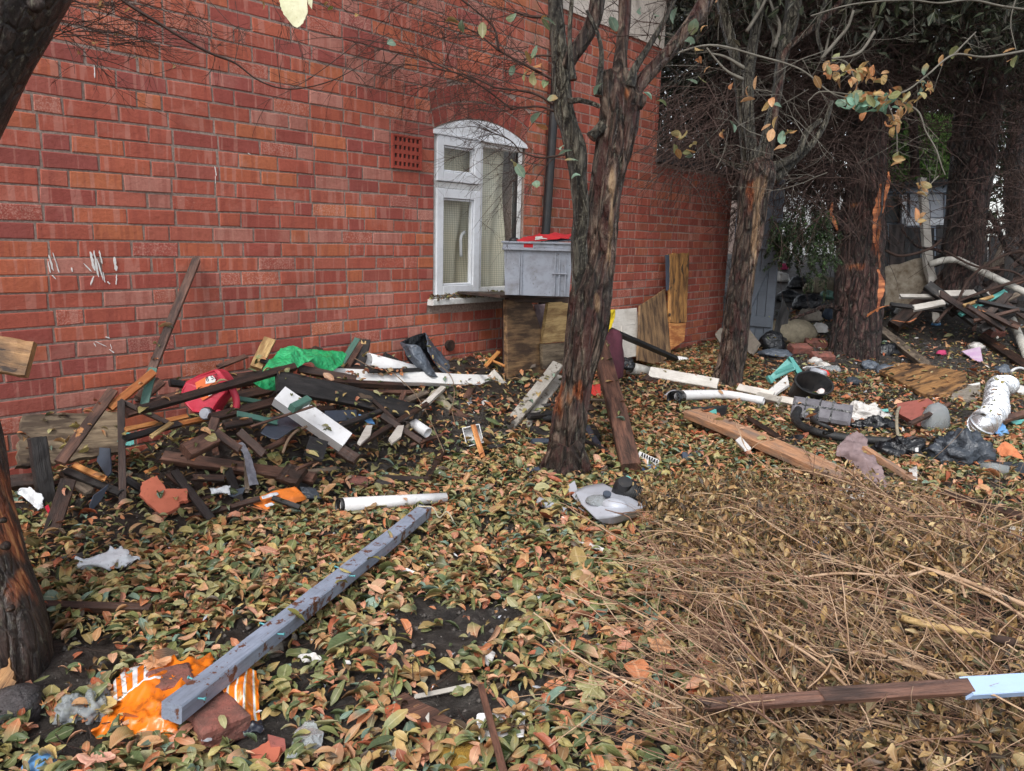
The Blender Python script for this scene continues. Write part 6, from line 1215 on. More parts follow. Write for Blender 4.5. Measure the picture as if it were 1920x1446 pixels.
for (x0, y0, x1, y1, w_, mt, lb) in [(988, 884, 1055, 876, 10, 'slate_pl', 'flat slate-blue strip in the leaves at the foot of the twin-stemmed tree'), (995, 806, 1035, 818, 18, 'black_wood', 'charred wood lump just left of the twin-stemmed tree foot'), (998, 830, 1030, 828, 14, 'slate_pl', 'dark slate fragment left of the tree foot below the charred lump'), (1098, 800, 1120, 835, 12, 'slate_pl', 'dark curved fragment between the tree and the leaning log'), (1095, 828, 1138, 848, 10, 'black_wood', 'black strip on the leaves between tree and leaning log'), (1110, 800, 1120, 820, 12, 'black_wood', 'black chip behind the leaning log'),
                                     (800, 902, 830, 846, 12, 'wet_wood', 'dark brown stick standing at an angle above the white ground pipe'), (716, 897, 802, 901, 12, 'wet_wood', 'dark brown lath lying level left of the angled stick'), (915, 840, 945, 838, 9, 'black_wood', 'small black strip below the small white tray'), (655, 900, 688, 905, 22, 'rubble_brick', 'broken wet brick half sunk in the leaves'), (706, 905, 730, 912, 14, 'black_wood', 'dark chunk right of the half sunk brick')]:
    pk('fragment', S(x0, y0, .03), S(x1, y1, .03), w_, 9, mt, lb, 'fragment', (1, 3), face=[0, -.4, .9])
sheet('rag', [[S(1030, 858, .06), S(1060, 866, .08), S(1098, 870, .06)], [S(1034, 868, .03), S(1064, 878, .04), S(1100, 882, .03)]], M_['slate_bag'], 'slate-blue rag caught round the foot of the twin-stemmed tree', 'rag', amp=.015, freq=20, nu=24, nv=10)
# ---------------- yard floor ----------------
pp = pipe('ground_pipe', [S(640, 948, .055), S(837, 933, .04)], pw(S(700, 945), 14), M_['pvc'], 'white plastic pipe with a black-rimmed open end lying on the leaves', 'pipe', r2=pw(S(700, 945), 9))
q0, q1 = S(634, 948.4, .055), S(641, 948, .055); pipe('rim', [q0, q1], pw(q0, 14.8), M_['black_pl'], parent=pp, seg=24)
# blue beam
A, B = S(322, 1336, .10), S(797, 958, .06); Lb = np.linalg.norm(B - A); bm = plank('painted_beam', A, B, .056, .047, M_['blue_paint'], face=[.05, -.1, 1], label='long blue-grey painted wooden beam running from the bricks into the leaves, nails in it', cat='beam', jag=(0, .0), bow=-.004, nseg=14)
Xb = (B - A) / Lb; sdv = np.cross(np.array([0, 0, 1.0]), Xb)
for x_, y_ in ((352, 1274), (395, 1318), (492, 1168), (550, 1192), (636, 1057), (678, 1076)):
    q = G(x_, y_, .10); q = q.copy(); t_ = (q - A) @ Xb; base = A + Xb * t_; sgn = 1 if (q - base) @ sdv > 0 else -1; m = MB(); p0_ = base + sdv * sgn * .020 + ZZ * .008; p1_ = base + sdv * sgn * .048 + ZZ * .012; m.tube([p0_, p1_], .0022, 6); m.tube([p1_, p1_ + sdv * sgn * .002], .0045, 8); m.build('nail', M_['nail'], Matrix(), bm)
tp_ = B - Xb * .03
pipe('cord', smoothline([tp_ + sdv * .03 + ZZ * .0, tp_ + sdv * .02 + ZZ * .026, tp_ + ZZ * .028, tp_ - sdv * .045 + ZZ * .03, tp_ - sdv * .075 - ZZ * .01, tp_ - sdv * .11 + ZZ * .02, tp_ - sdv * .14 - ZZ * .02], 6), .003, M_['rope'], 'white cord tied round the far end of the blue-grey beam', 'cord', hollow=False, seg=6)
def brickpiece(c, sz, rot, lab, tilt=0.0, seed=0):
    m = MB(); a, b, h = sz; Mw = Matrix.Translation(v3(c)) @ Matrix.Rotation(rot, 4, 'Z') @ Matrix.Rotation(tilt, 4, 'X'); n = 8; V = []
    o_ = m.box((-a / 2, -b / 2, 0), (a / 2, b / 2, h), 0, .008).build('loose_brick', M_['rubble_brick'], Mw, label=lab, cat='brick')
    md = o_.modifiers.new('s', 'SUBSURF'); md.subdivision_type = 'SIMPLE'; md.levels = 3; md.render_levels = 3
    tx = bpy.data.textures.new('rough', 'CLOUDS'); tx.noise_scale = .03; dm = o_.modifiers.new('d', 'DISPLACE'); dm.texture = tx; dm.strength = .012; dm.mid_level = .5; return o_
brickpiece(S(402, 1372, 0), (.115, .16, .068), .75, 'wet red brick under the near end of the blue-grey beam, closer to the viewer'); brickpiece(S(322, 1308, 0), (.105, .10, .066), .55, 'broken red brick on the orange bag, left of the blue-grey beam')
ob_mat = NT('orange_printed_bag'); uvv = ob_mat.attr('luv', 'Vector'); sx = ob_mat.n('SeparateXYZ'); ob_mat.l(uvv, sx.inputs[0]); wv = ob_mat.math('FRACT', ob_mat.math('MULTIPLY', ob_mat.math('ADD', sx.outputs[0], ob_mat.math('MULTIPLY', sx.outputs[1], .12)), 3.2))
st_ = ob_mat.ramp(wv, [(0.0, 0.0), (.42, 1.0), (.56, 0.0), (.62, .5), (.66, 0.0)], 'CONSTANT'); bp = ob_mat.noise(ob_mat.coord('Object'), 11, 6, .6)
def orange_mat(stripes):
    t = NT('orange_bag_print' if stripes else 'orange_bag_plain'); uv = t.attr('luv', 'Vector'); s = t.n('SeparateXYZ'); t.l(uv, s.inputs[0]); n = t.noise(t.coord('Object'), 14, 6, .65)
    col = t.mix(t.ramp(n, [(.3, 0.0), (.7, .6)]), lin('#e07a1c'), lin('#c9601a'))
    if stripes:
        f = t.math('FRACT', t.math('MULTIPLY', s.outputs[0], 4.0)); col = t.mix(t.ramp(f, [(0, 0.0), (.30, 1.0), (.52, 0.0)], 'CONSTANT'), col, lin('#cfd0d2')); col = t.mix(t.ramp(f, [(0, 0.0), (.52, 1.0), (.60, 0.0)], 'CONSTANT'), col, lin('#d8b258')); col = t.mix(t.ramp(s.outputs[1], [(0, 0.0), (.8, 0.0), (.82, 1.0)], 'CONSTANT'), col, lin('#e07a1c'))
        k = t.math('GREATER_THAN', t.math('ADD', t.math('MULTIPLY', s.outputs[1], 1.0), t.math('MULTIPLY', s.outputs[0], .4)), 1.12); col = t.mix(k, col, lin('#1f242e'))
    else:
        f = t.math('MULTIPLY', t.math('LESS_THAN', s.outputs[1], .34), t.math('LESS_THAN', s.outputs[0], .55)); g2 = t.math('FRACT', t.math('MULTIPLY', s.outputs[0], 9.0)); wh = t.ramp(g2, [(0, 1.0), (.42, 0.0), (.6, .0)], 'CONSTANT'); col = t.mix(t.math('MULTIPLY', f, wh), col, lin('#cfd0d2'))
        l2 = t.math('MULTIPLY', t.math('GREATER_THAN', s.outputs[1], .34), t.math('LESS_THAN', s.outputs[1], .37)); col = t.mix(t.math('MULTIPLY', l2, t.math('LESS_THAN', s.outputs[0], .62)), col, lin('#dcdcdc'))
    col = t.mix(t.ramp(n, [(.56, 0.0), (.62, .55)]), col, lin('#6a4022')); t.bump(n, .25, .004); return t.fin(col, .28)
obag = empty('orange_bag', S(300, 1330), 'torn orange and white printed plastic bag under the bricks and beam end', 'bag')
sheet('left_part', [[S(205, 1300, .02), S(222, 1268, .03), S(262, 1252, .03), S(300, 1243, .03), (S(345, 1243, .03)), S(400, 1250, .02)], [S(195, 1325, .03), S(235, 1300, .05), S(280, 1285, .05), S(330, 1275, .04), S(390, 1268, .03)], [S(178, 1372, .02), S(215, 1345, .03), S(262, 1335, .04), S(310, 1335, .03), (S(360, 1330, .02))], [S(176, 1378, .01), S(225, 1384, .01), S(275, 1378, .02), S(335, 1400, .005)]], orange_mat(False), parent=obag, amp=.026, freq=11, nu=60, nv=44, rag=.010)
sheet('right_part', [[S(436, 1262, .05), S(458, 1252, .06), S(482, 1258, .05)], [S(420, 1300, .06), S(452, 1296, .07), S(486, 1300, .04)], [S(425, 1345, .04), S(450, 1340, .05), S(490, 1352, .02)], [S(418, 1372, .02), S(455, 1376, .02), S(498, 1388, .01)]], orange_mat(True), parent=obag, amp=.022, freq=14, nu=44, nv=50, rag=.009)
rock('stone', S(38, 1352, -.01), (.058, .052, .055), M_['stone'], 'dark rounded stone at the lower left beside the crushed clear bottle', 'stone', seed=3)
slab('bark_chunk', [S(0, 1262, .08), S(22, 1236, .1), S(30, 1268, .07), S(26, 1296, .05), S(8, 1322, .03), S(-30, 1330, .03), S(-30, 1250, .08)], .03, M_['chip'], 'flaky pale brown bark chunk at the left edge above the dark stone', 'bark', rag=.008)
bt = empty('bottle', S(160, 1330), 'crushed clear plastic drinks bottle lying left of the orange bag', 'bottle')
blob('body', S(178, 1338, .0), (.038, .045, .04), M_['clear_smooth'], parent=bt, amp=.7, freq=3.6, rot=.5, seg=44, rings=30); blob('body', S(138, 1342, -.005), (.034, .04, .036), M_['clear_smooth'], parent=bt, amp=.6, freq=3.4, seed=4, seg=44, rings=30)
for i, (pl, mt, lb, am) in enumerate([([[(540, 1418), (552, 1378), (575, 1352), (590, 1356)], [(560, 1422), (580, 1395), (605, 1376)], [(572, 1418), (590, 1410), (602, 1396)]], 'clear', 'crumpled clear cellophane scrap on leaves near the bottom', .012), ([[(556, 1232), (580, 1222), (605, 1230)], [(570, 1240), (590, 1238), (602, 1238)]], 'white_bag', 'torn white plastic scrap beside the beam', .012), ([[(905, 1240), (922, 1218)], [(912, 1250), (930, 1226)]], 'white_bag', 'small white scrap right of the bare soil patch', .006), ([[(1084, 1015), (1115, 1022), (1145, 1032)], [(1092, 1022), (1118, 1032), (1140, 1037)]], 'white_bag', 'thin white torn strip below the broken vacuum head', .006), ([[(728, 1412), (755, 1395)], [(735, 1424), (762, 1408)]], 'clear', 'tiny shiny clear scrap near the bottom centre', .008)]):
    sheet('scrap', [[S(x, y, .035 - .008 * j) for x, y in r] for j, r in enumerate(pl)], M_[mt], lb, 'scrap', amp=am, freq=26, nu=20, nv=14, rag=.004, seed=i)
rock('concrete_lump', S(517, 1236, -.01), (.022, .026, .035), M_['conc'], 'pale angular concrete lump just right of the beam', 'stone', seed=8)
rock('concrete_lump', S(553, 1208, -.005), (.010, .012, .02), M_['conc'], 'tiny pale pebble-like lump beside the beam, above the larger one', 'stone', seed=9)
pk('strip', S(778, 1307, .01), S(881, 1286, .015), 9, 5, 'grey_paint', 'narrow grey strip lying on the bare soil patch', 'strip', (2, 2))
pk('stick', S(902, 1288, .05), S(950, 1470, .07), 13, 11, 'brown_wood', 'brown stick lying across the white plastic dish at the bottom', 'stick', (2, 2))
slab('board', [S(735, 1310, .008), S(760, 1302, .008), S(860, 1358, .008), S(830, 1378, .006), S(780, 1365, .006)], .012, M_['brown_wood'], 'flat brown board scrap sunk in the bare soil patch', 'board', rag=.003)
dsh = empty('dish', S(935, 1360), 'broken white plastic dish under the brown stick', 'dish'); sheet('rim', [[S(893, 1348, .035), S(897, 1338, .045), S(920, 1338, .04), S(955, 1340, .035), S(985, 1332, .04)], [S(896, 1368, .02), S(925, 1366, .015), S(958, 1366, .012), S(984, 1360, .012)], [S(897, 1385, .03), S(925, 1387, .03), S(955, 1385, .03), S(982, 1380, .03)]], M_['pvc'], parent=dsh, amp=.001, freq=3, thick=.004)
blob('foam', S(868, 1420), (.055, .05, .02), M_['sponge'], 'crumbling mustard yellow foam lump at the bottom centre', 'foam', amp=.4, freq=3)
slab('tile', [S(470, 1412, .015), S(505, 1392, .02), S(528, 1408, .02), S(512, 1450, .01), S(480, 1460, .005)], .015, M_['terracotta'], 'flat terracotta fragment at the bottom edge below the orange bag', 'tile', rag=.004)
slab('tile', [S(502, 1385, .02), S(534, 1390, .02), S(536, 1408, .02), S(508, 1404, .02)], .018, M_['pink_slab'], 'small pink granular brick chip by the cellophane scrap', 'chip')
pipe('lighter', [S(944, 1398, .015), S(960, 1418, .012)], .006, M_['blue_pl'], 'tiny blue tube beside the brown stick at the bottom', 'tube', hollow=False)
blob('lid', S(76, 1440), (.035, .035, .02), M_['sky_bag'], 'pale blue and white plastic lid at the bottom left corner', 'lid', amp=.15)
slab('card', [S(748, 1078, .03), S(762, 1066, .04), S(778, 1072, .04), S(776, 1076, .035), (S(760, 1075, .035))], .003, M_['clean_white'], 'small white folded card piece right of the beam', 'card')
pk('stick', S(895, 1110, .02), S(990, 1116, .02), 11, 9, 'wet_wood', 'short dark twig piece lying on the leaves in the centre', 'stick', (3, 3))
# smashed vacuum head
vac = empty('vacuum_cleaner_head', S(1150, 945), 'smashed pale grey vacuum cleaner casing with a ribbed black motor end, on the leaves', 'vacuum cleaner')
sheet('casing', [[S(1078, 922, .07), S(1098, 912, .08), S(1130, 906, .08)], [S(1090, 945, .07), S(1130, 945, .10), S(1175, 950, .09), S(1210, 948, .08)], [S(1118, 972, .06), S(1160, 965, .10), S(1205, 952, .08)], [S(1130, 980, .04), S(1155, 982, .04), S(1202, 966, .04)]], M_['lightgrey_pl'], parent=vac, amp=.002, freq=4, thick=.004)
slab('casing_flap', [S(1058, 912, .04), S(1080, 905, .06), S(1084, 925, .05), S(1100, 945, .04), S(1088, 948, .02)], .004, M_['lightgrey_pl'], parent=vac)
blob('dome', S(1128, 944, .09), (.075, .045, .035), M_['clear_smooth'], parent=vac, amp=.02, rot=-.5, flat=.0); blob('dome_trim', S(1152, 948, .095), (.06, .045, .032), M_['lightgrey_pl'], parent=vac, amp=.02, rot=-.5, flat=.0)
m = MB(); c0 = S(1138, 928, .135); m.tube([c0, c0 + np.array([0, -.004, .008])], .018, 18); m.build('button', M_['slate_pl'], Matrix(), vac)
axv = np.array([-.85, .25, .25]); axv /= np.linalg.norm(axv); m = MB(); c1 = S(1180, 922, .085); L = [c1 + axv * t for t in (-.055, -.05, 0, .05, .075)]; m.tube(L, [.03, .05, .055, .05, .03], 26); m.build('motor', M_['black_pl'], Matrix(), vac, smooth=True)
for k_ in range(8): m = MB(); t_ = -.048 + k_ * .009; m.tube([c1 + axv * t_, c1 + axv * (t_ + .004)], .058, 26); m.build('rib', M_['rubber'], Matrix(), vac)
m = MB(); c2 = c1 + axv * .03; m.tube([c2 + np.array([0, -.03, .02]), c2 + np.array([0, -.05, .052])], .032, 20); m.build('housing', M_['black_pl'], Matrix(), vac); m = MB(); c3 = c1 + ZZ * .058 - axv * -.01; m.tube([c3, c3 + ZZ * .002 + np.array([0, -.001, 0])], .014, 18); m.build('badge', M_['teal_pl'], Matrix(), vac)
m = MB(); q = S(1225, 946, .07); m.tube([q, q + np.array([-.05, .0, .01])], .018, 14); m.tube([q + np.array([.0, .0, .012]), q + np.array([.07, .03, .025])], [.008, .016], 8); m.build('bracket', M_['black_pl'], Matrix(), vac)
pipe('rod', [S(1085, 952, .03), S(1135, 985, .02)], .003, M_['lightgrey_pl'], parent=vac, hollow=False)
blob('knob', S(1141, 988), (.02, .015, .012), M_['clear'], 'clear glassy knob just below the smashed vacuum casing', 'knob', amp=.1)
pipe('broken_tube', [S(1010, 940, .03), S(1060, 960, .02)], .021, M_['lightgrey_pl'], 'short broken pale grey tube left of the smashed vacuum casing', 'tube', r2=.017)
m = MB(); q = S(1033, 913, .005); m.tube([q, q + np.array([.006, -.01, .035])], [.020, .018], 16); m.build('plastic_cup', M_['clear_smooth'], label='small clear plastic cup with a white rim, left of the smashed vacuum casing', cat='cup', smooth=False)
rock('black_lump', S(955, 968, 0), (.018, .014, .012), M_['black_pl'], 'small black lump in the leaves left of the broken grey tube', 'lump', seed=5)
# ---------------- right middle ----------------
tanp = pk('plank', S(1300, 776, .10), S(1592, 900, .10), 44, 15, 'tan_wood', 'long weathered tan plank lying diagonally on the leaves', 'plank', (8, 0), face=[.05, -.35, 1], bow=.006, nseg=12)
for k_ in range(4): q = S(1325 + k_ * 6, 790 + k_ * 3, .1); m = MB(); m.tube([q, q + np.array([.004, 0, .04])], .0014, 5); m.build('nail', M_['wire'], Matrix(), tanp)
slab('card', [S(1379, 826, .1), S(1389, 821, .1), S(1408, 840, .1), S(1396, 846, .09)], .012, M_['clean_white'], 'small white box lying on the tan plank', 'box')
pk('board', S(1220, 700, .07), S(1345, 722, .07), 22, 14, 'white_paint', 'long dirty white board behind the pollarded tree, left of its trunk', 'board', (4, 2), face=[0, -.8, .6]); pk('board', S(1385, 728, .05), S(1450, 742, .05), 15, 10, 'white_paint', 'dirty white board piece just right of the pollarded tree foot', 'board', (2, 3), face=[0, -.8, .6])
pk('board', S(1420, 742, .05), S(1462, 752, .05), 14, 10, 'grey_paint', 'grey-white slotted board joining the two white boards right of the pollarded tree', 'board', face=[0, -.8, .6]); pk('board', S(1464, 750, .05), S(1592, 778, .05), 15, 10, 'white_paint', 'white gutter-like board running under the black tub', 'board', (1, 4), face=[0, -.8, .6])
pipe('drain_pipe', smoothline([S(1268, 742, .06), S(1330, 740, .06), S(1370, 741, .06), S(1432, 752, .05)], 3), pw(S(1340, 745), 9.5), M_['pvc'], 'white plastic pipe with a bend, lying in front of the pollarded tree', 'pipe', r2=pw(S(1340, 745), 7))
blob('striped_bag', S(1264, 752, .0), (.075, .06, .06), plastic('striped_black_white', '#c9c9d0', .4, '#1a1a20', .98, 1.2), 'black and white crumpled bag end on the left end of the bent white pipe', 'bag', amp=.4, freq=2.5); pipe('bag_mouth', [S(1262, 746, .06), S(1275, 744, .06)], .05, M_['black_bag'], 'dark round collar inside the black and white bag end', 'collar')
m = empty('broken_tray', S(1330, 770), 'broken black tray with a green pane, in the leaves below the bent white pipe', 'tray')
slab('tray_back', [S(1298, 764, .07), S(1362, 760, .07), S(1362, 774, .03), S(1300, 770, .04)], .01, M_['black_pl'], parent=m); slab('green_pane', [S(1320, 776, .04), S(1342, 768, .05), S(1346, 782, .02), S(1325, 784, .02)], .008, M_['teal_pl'], parent=m); slab('tray_side', [S(1345, 764, .06), S(1361, 762, .07), S(1361, 788, .01), S(1345, 780, .02)], .008, M_['black_pl'], parent=m)
pk('plank', S(1405, 786, .04), S(1475, 832, .03), 11, 9, 'wet_wood', 'dark wet lath lying beyond the tan plank', 'lath', (4, 2)); sheet('black_bag', [[S(1455, 826, .04), S(1480, 820, .05), S(1508, 816, .04)], [S(1458, 838, .02), S(1485, 836, .03), S(1502, 832, .02)]], M_['black_bag'], 'flat black plastic bag at the end of the dark wet lath', 'bag', amp=.012, freq=18)
# teal crate
tc = empty('teal_crate', S(1475, 700), 'tipped teal plastic storage box on its side right of the pollarded tree', 'box')
A_, B_, C_, D_ = S(1438, 708, .06), S(1482, 671, .22), S(1508, 712, .03), S(1448, 716, .01)
slab('side', [A_, B_, S(1492, 690, .16), S(1450, 716, .02)], .012, M_['teal_pl'], parent=tc); slab('rim', [S(1476, 671, .24), S(1486, 670, .24), S(1512, 714, .02), S(1503, 716, .02)], .03, M_['teal_pl'], parent=tc); slab('base', [S(1436, 706, .08), S(1442, 704, .09), S(1452, 716, .03), S(1446, 720, .02)], .03, M_['teal_pl'], parent=tc); slab('rib', [S(1452, 698, .12), S(1486, 684, .19), S(1488, 688, .18), S(1454, 703, .1)], .02, M_['teal_pl'], parent=tc)
slab('foam_board', [S(1434, 738, .03), S(1476, 706, .12), S(1480, 722, .08), S(1450, 744, .02)], .02, M_['clean_white'], 'white foam board leaning between the teal box and the black tub', 'board')
tb = empty('black_tub', S(1520, 725), 'tipped black plastic tub lying open on its side, right of the foam board', 'tub')
c0 = S(1518, 728, .09); axt = np.array([.25, -.45, .65]); axt /= np.linalg.norm(axt); P_, T_, N_2, B_2 = frames([c0 - axt * .11, c0 + axt * .02]); m = MB(); rr1, rr2, sg = .15, .19, 30; V = []; F = []
for k_, (t_, r_) in enumerate([(-.1, rr1), (.06, rr2), (.062, rr2 + .015), (.066, rr2 + .015), (.066, rr2 - .006), (-.09, rr1 - .008)]):
    for j in range(sg):
        a = 2 * math.pi * j / sg; V.append(c0 + axt * t_ + (N_2[0] * math.cos(a) * 1.0 + B_2[0] * math.sin(a) * .62) * r_)
F = [(k_ * sg + j, k_ * sg + (j + 1) % sg, (k_ + 1) * sg + (j + 1) % sg, (k_ + 1) * sg + j) for k_ in range(5) for j in range(sg)] + [tuple(range(sg))[::-1], tuple(5 * sg + j for j in range(sg))]
m.add(V, F); m.build('tub_body', M_['black_pl'], Matrix(), tb, smooth=False)
blob('ball', S(1541, 742, .02), (.045, .045, .045), plastic('red_white_ball', '#dcd6d2', .4, '#b02a30', .98, 1.0), 'red and white striped wrapper in front of the black tub', 'wrapper', amp=.1)
# grey bag with straps, hose
cb2 = S(1540, 790); gb2 = empty('cool_bag', cb2, 'boxy grey canvas bag with black straps lying by the black hose', 'bag')
Mb = basis(S(1540, 775, .08), [.9, -.45, -.05], [.1, .5, .8]); MB().box((-.19, -.075, -.07), (.19, .075, .07), 0, .02).build('body', M_['bag_cloth'], Mb, gb2)
for s_ in (-.11, -.02, .06): MB().box((s_, -.0765, -.02), (s_ + .012, .0765, .0712)).build('strap', M_['black_bag'], Mb, gb2)
MB().box((-.185, .01, .0702), (.185, .022, .0725)).build('strap', M_['black_bag'], Mb, gb2)
Lh = smoothline([S(1532, 768, .12), S(1520, 775, .17), S(1528, 790, .18), S(1550, 800, .17), S(1560, 808, .13), S(1545, 812, .12)], 6); Vt, Ft = tubegeo(Lh, .013, 8); ob('handle', mesh('handle', Vt, Ft, M_['rubber'], smooth=True), Matrix(), gb2)
pipe('corrugated_hose', smoothline([S(1497, 768, .10), S(1490, 783, .08), S(1505, 800, .07), S(1545, 814, .07), S(1600, 823, .07), S(1670, 828, .07)], 10), pw(S(1580, 822), 7.5), M_['rubber'], 'long black corrugated hose curving over the leaves beyond the tan plank', 'hose')
blob('white_bag', S(1612, 792), (.16, .10, .09), M_['white_bag'], 'dirty white crumpled plastic bag right of the grey canvas bag', 'bag', amp=.8, freq=3.4, rot=-.3, seg=48, rings=30); blob('black_bag', S(1645, 808), (.14, .07, .06), M_['black_bag'], 'shiny black crumpled bag just below the dirty white bag', 'bag', amp=.9, freq=3.6, seg=48, rings=30)
blob('black_bag', S(1690, 862), (.14, .09, .09), M_['black_bag'], 'dark shoe-like black bundle with a small white tag, at the wire foot', 'bundle', amp=.8, freq=3, rot=-.2, seg=40, rings=26); slab('tag_card', [S(1716, 840, .1), S(1722, 840, .1), S(1722, 847, .09), S(1716, 847, .09)], .003, M_['clean_white'], 'tiny white tag on the dark shoe-like bundle', 'tag')
blob('refuse_bag', S(1802, 868), (.15, .12, .12), M_['slate_bag'], 'slate-grey knotted refuse bag on the leaves at the right', 'bag', amp=.7, freq=3.6, seg=48, rings=30)
slab('chipboard', [S(1648, 700, .05), S(1690, 684, .1), S(1735, 682, .12), S(1810, 705, .1), S(1814, 722, .08), S(1782, 737, .04), S(1748, 744, .02), S(1726, 738, .03)], .035, M_['chip'], 'large mouldy chipboard sheet lying on the soil at the right', 'board', rag=.006)
slab('stone_slab', [S(1790, 727, .04), S(1838, 724, .05), S(1838, 752, .01), S(1782, 752, .01)], .04, M_['conc'], 'grey rectangular stone slab in front of the large chipboard', 'slab'); slab('card', [S(1812, 722, .07), S(1836, 717, .09), S(1837, 724, .06)], .01, M_['clean_white'], 'white triangular corner piece behind the grey stone slab', 'piece')
m = empty('clear_tub', S(1752, 800), 'upturned translucent plastic tub under the red-brown slab', 'tub'); blob('tub_body', S(1752, 806, .0), (.085, .07, .13), M_['clear_smooth'], parent=m, amp=.05, facet=3)
slab('red_slab', [S(1684, 762, .1), S(1740, 747, .18), S(1760, 768, .12), S(1718, 792, .05), S(1686, 782, .06)], .04, M_['pink_slab'], 'tilted red-brown plastic panel behind the bent wire', 'panel'); pk('stick', S(1705, 796, .1), S(1780, 758, .14), 8, 7, 'brown_wood', 'brown stick slanting across the front of the red-brown panel', 'stick', (2, 3))
pipe('bent_wire', smoothline([S(1692, 762, .10), S(1684, 768, .12), S(1681, 790, .1), S(1684, 820, .04), S(1690, 838, .01)], 6), .010, M_['sack'], 'bent beige hose standing left of the red-brown panel', 'hose', hollow=False)
fd = pipe('foil_duct', smoothline([S(1838, 800, .07), S(1846, 792, .09), S(1866, 770, .11), S(1868, 745, .12), S(1872, 725, .13), S(1892, 722, .12)], 8), pw(S(1860, 770), 19), M_['foil'], 'crumpled silver foil ducting hose bent like an elbow at the right', 'duct', wall=.01)
me = fd.data

for v in me.vertices:
    q = Vector(v.co) * 30; v.co += v.normal * (.010 * noise.noise(q))
m = MB()
LF = smoothline([S(1838, 800, .07), S(1846, 792, .09), S(1866, 770, .11), S(1868, 745, .12), S(1872, 725, .13), S(1892, 722, .12)], 9); PF, TF, NF, BF = frames(LF); RF = pw(S(1860, 770), 19.6)
for i in range(1, len(LF) - 1):
    wob = TF[i] * random.uniform(-.006, .006) + NF[i] * random.uniform(-.006, .006); m.tube([LF[i] - TF[i] * .003 + wob, LF[i] + wob, LF[i] + TF[i] * .003 + wob], [RF * .97, RF * random.uniform(1.0, 1.07), RF * .97], 20)
m.build('coil_rib', M_['foil'], Matrix(), fd)['kind'] = 'stuff'
sheet('blue_bag', [[S(1856, 798, .05), S(1872, 792, .06)], [S(1868, 812, .04), S(1888, 810, .04)], [S(1880, 822, .01), S(1892, 818, .01)]], M_['sky_bag'], 'pale blue plastic scrap trailing from under the foil duct', 'scrap', amp=.02, freq=14)
sheet('orange_cloth', [[S(1868, 842, .06), S(1884, 832, .08), S(1906, 846, .06)], [S(1872, 852, .03), S(1890, 856, .04), S(1918, 864, .03)]], M_['orange_cloth'], 'faded orange cloth scrap at the right edge', 'cloth', amp=.02, freq=12)
slab('slate_panel', [S(1858, 866, .03), S(1930, 872, .03), S(1940, 900, .01), S(1890, 884, .01)], .02, M_['slate_bag'], 'flat grey slate-coloured panel at the right edge under the orange cloth', 'panel'); pipe('bottle', [S(1842, 876, .04), S(1862, 878, .04), S(1890, 884, .03)], .03, M_['clear_smooth'], 'clear plastic bottle with a dark end near the right edge', 'bottle', hollow=False)
sheet('mauve_cloth', [[S(1568, 842, .08), S(1590, 826, .10), S(1618, 832, .08)], [S(1566, 856, .06), S(1600, 858, .08), S(1622, 850, .07)], [S(1590, 872, .04), S(1622, 876, .06), S(1650, 888, .05)], [S(1622, 898, .03), S(1640, 900, .05), S(1664, 912, .03)], [S(1620, 915, .02), S(1645, 925, .02), S(1662, 925, .01)]], M_['mauve'], 'long crumpled mauve-grey cloth trailing on the leaves past the tan plank end', 'cloth', amp=.04, freq=8, nu=40, nv=50)
pk('plank', S(1622, 842, .1), S(1714, 902, .04), 14, 10, 'tan_wood', 'narrow split pale batten lying across the mauve-grey cloth', 'batten', (7, 1), face=[.2, -.4, .9])
for i, (pl, lb) in enumerate([([[(1560, 915), (1590, 912), (1612, 918)], [(1566, 922), (1592, 922), (1610, 922)]], 'white plastic scrap at the near end of the tan plank'), ([[(1592, 932), (1620, 928)], [(1594, 938), (1616, 938)]], 'small white scrap among the dry brush tips'), ([[(1702, 878), (1718, 876)], [(1706, 892), (1720, 894)], [(1708, 905), (1718, 908)]], 'white plastic scrap at the end of the narrow split batten'), ([[(1488, 1018), (1530, 1010), (1568, 1004)], [(1492, 1028), (1530, 1024), (1560, 1022)]], 'pale blue and white scrap buried in the dry brush')]):
    sheet('scrap', [[S(x, y, .06 - .01 * j) for x, y in r] for j, r in enumerate(pl)], M_['white_bag' if i < 3 else 'sky_bag'], lb, 'scrap', amp=.012, freq=22, nu=18, nv=12, rag=.004, seed=i + 11)
pk('moulding', S(1770, 926, .04), S(1935, 978, .04), 24, 12, 'wet_wood', 'dark red-brown moulded timber at the right edge beyond the brush', 'timber', face=[0, -.4, 1]); pk('fragment', S(1735, 950, .04), S(1778, 985, .03), 13, 8, 'black_wood', 'flat black fragment just beyond the dry brush at the right', 'fragment')
pk('board', S(1832, 990, .04), S(1945, 1003, .04), 20, 12, 'grey_paint', 'pale grey board end at the right edge behind the brush', 'board', face=[0, -.4, 1])
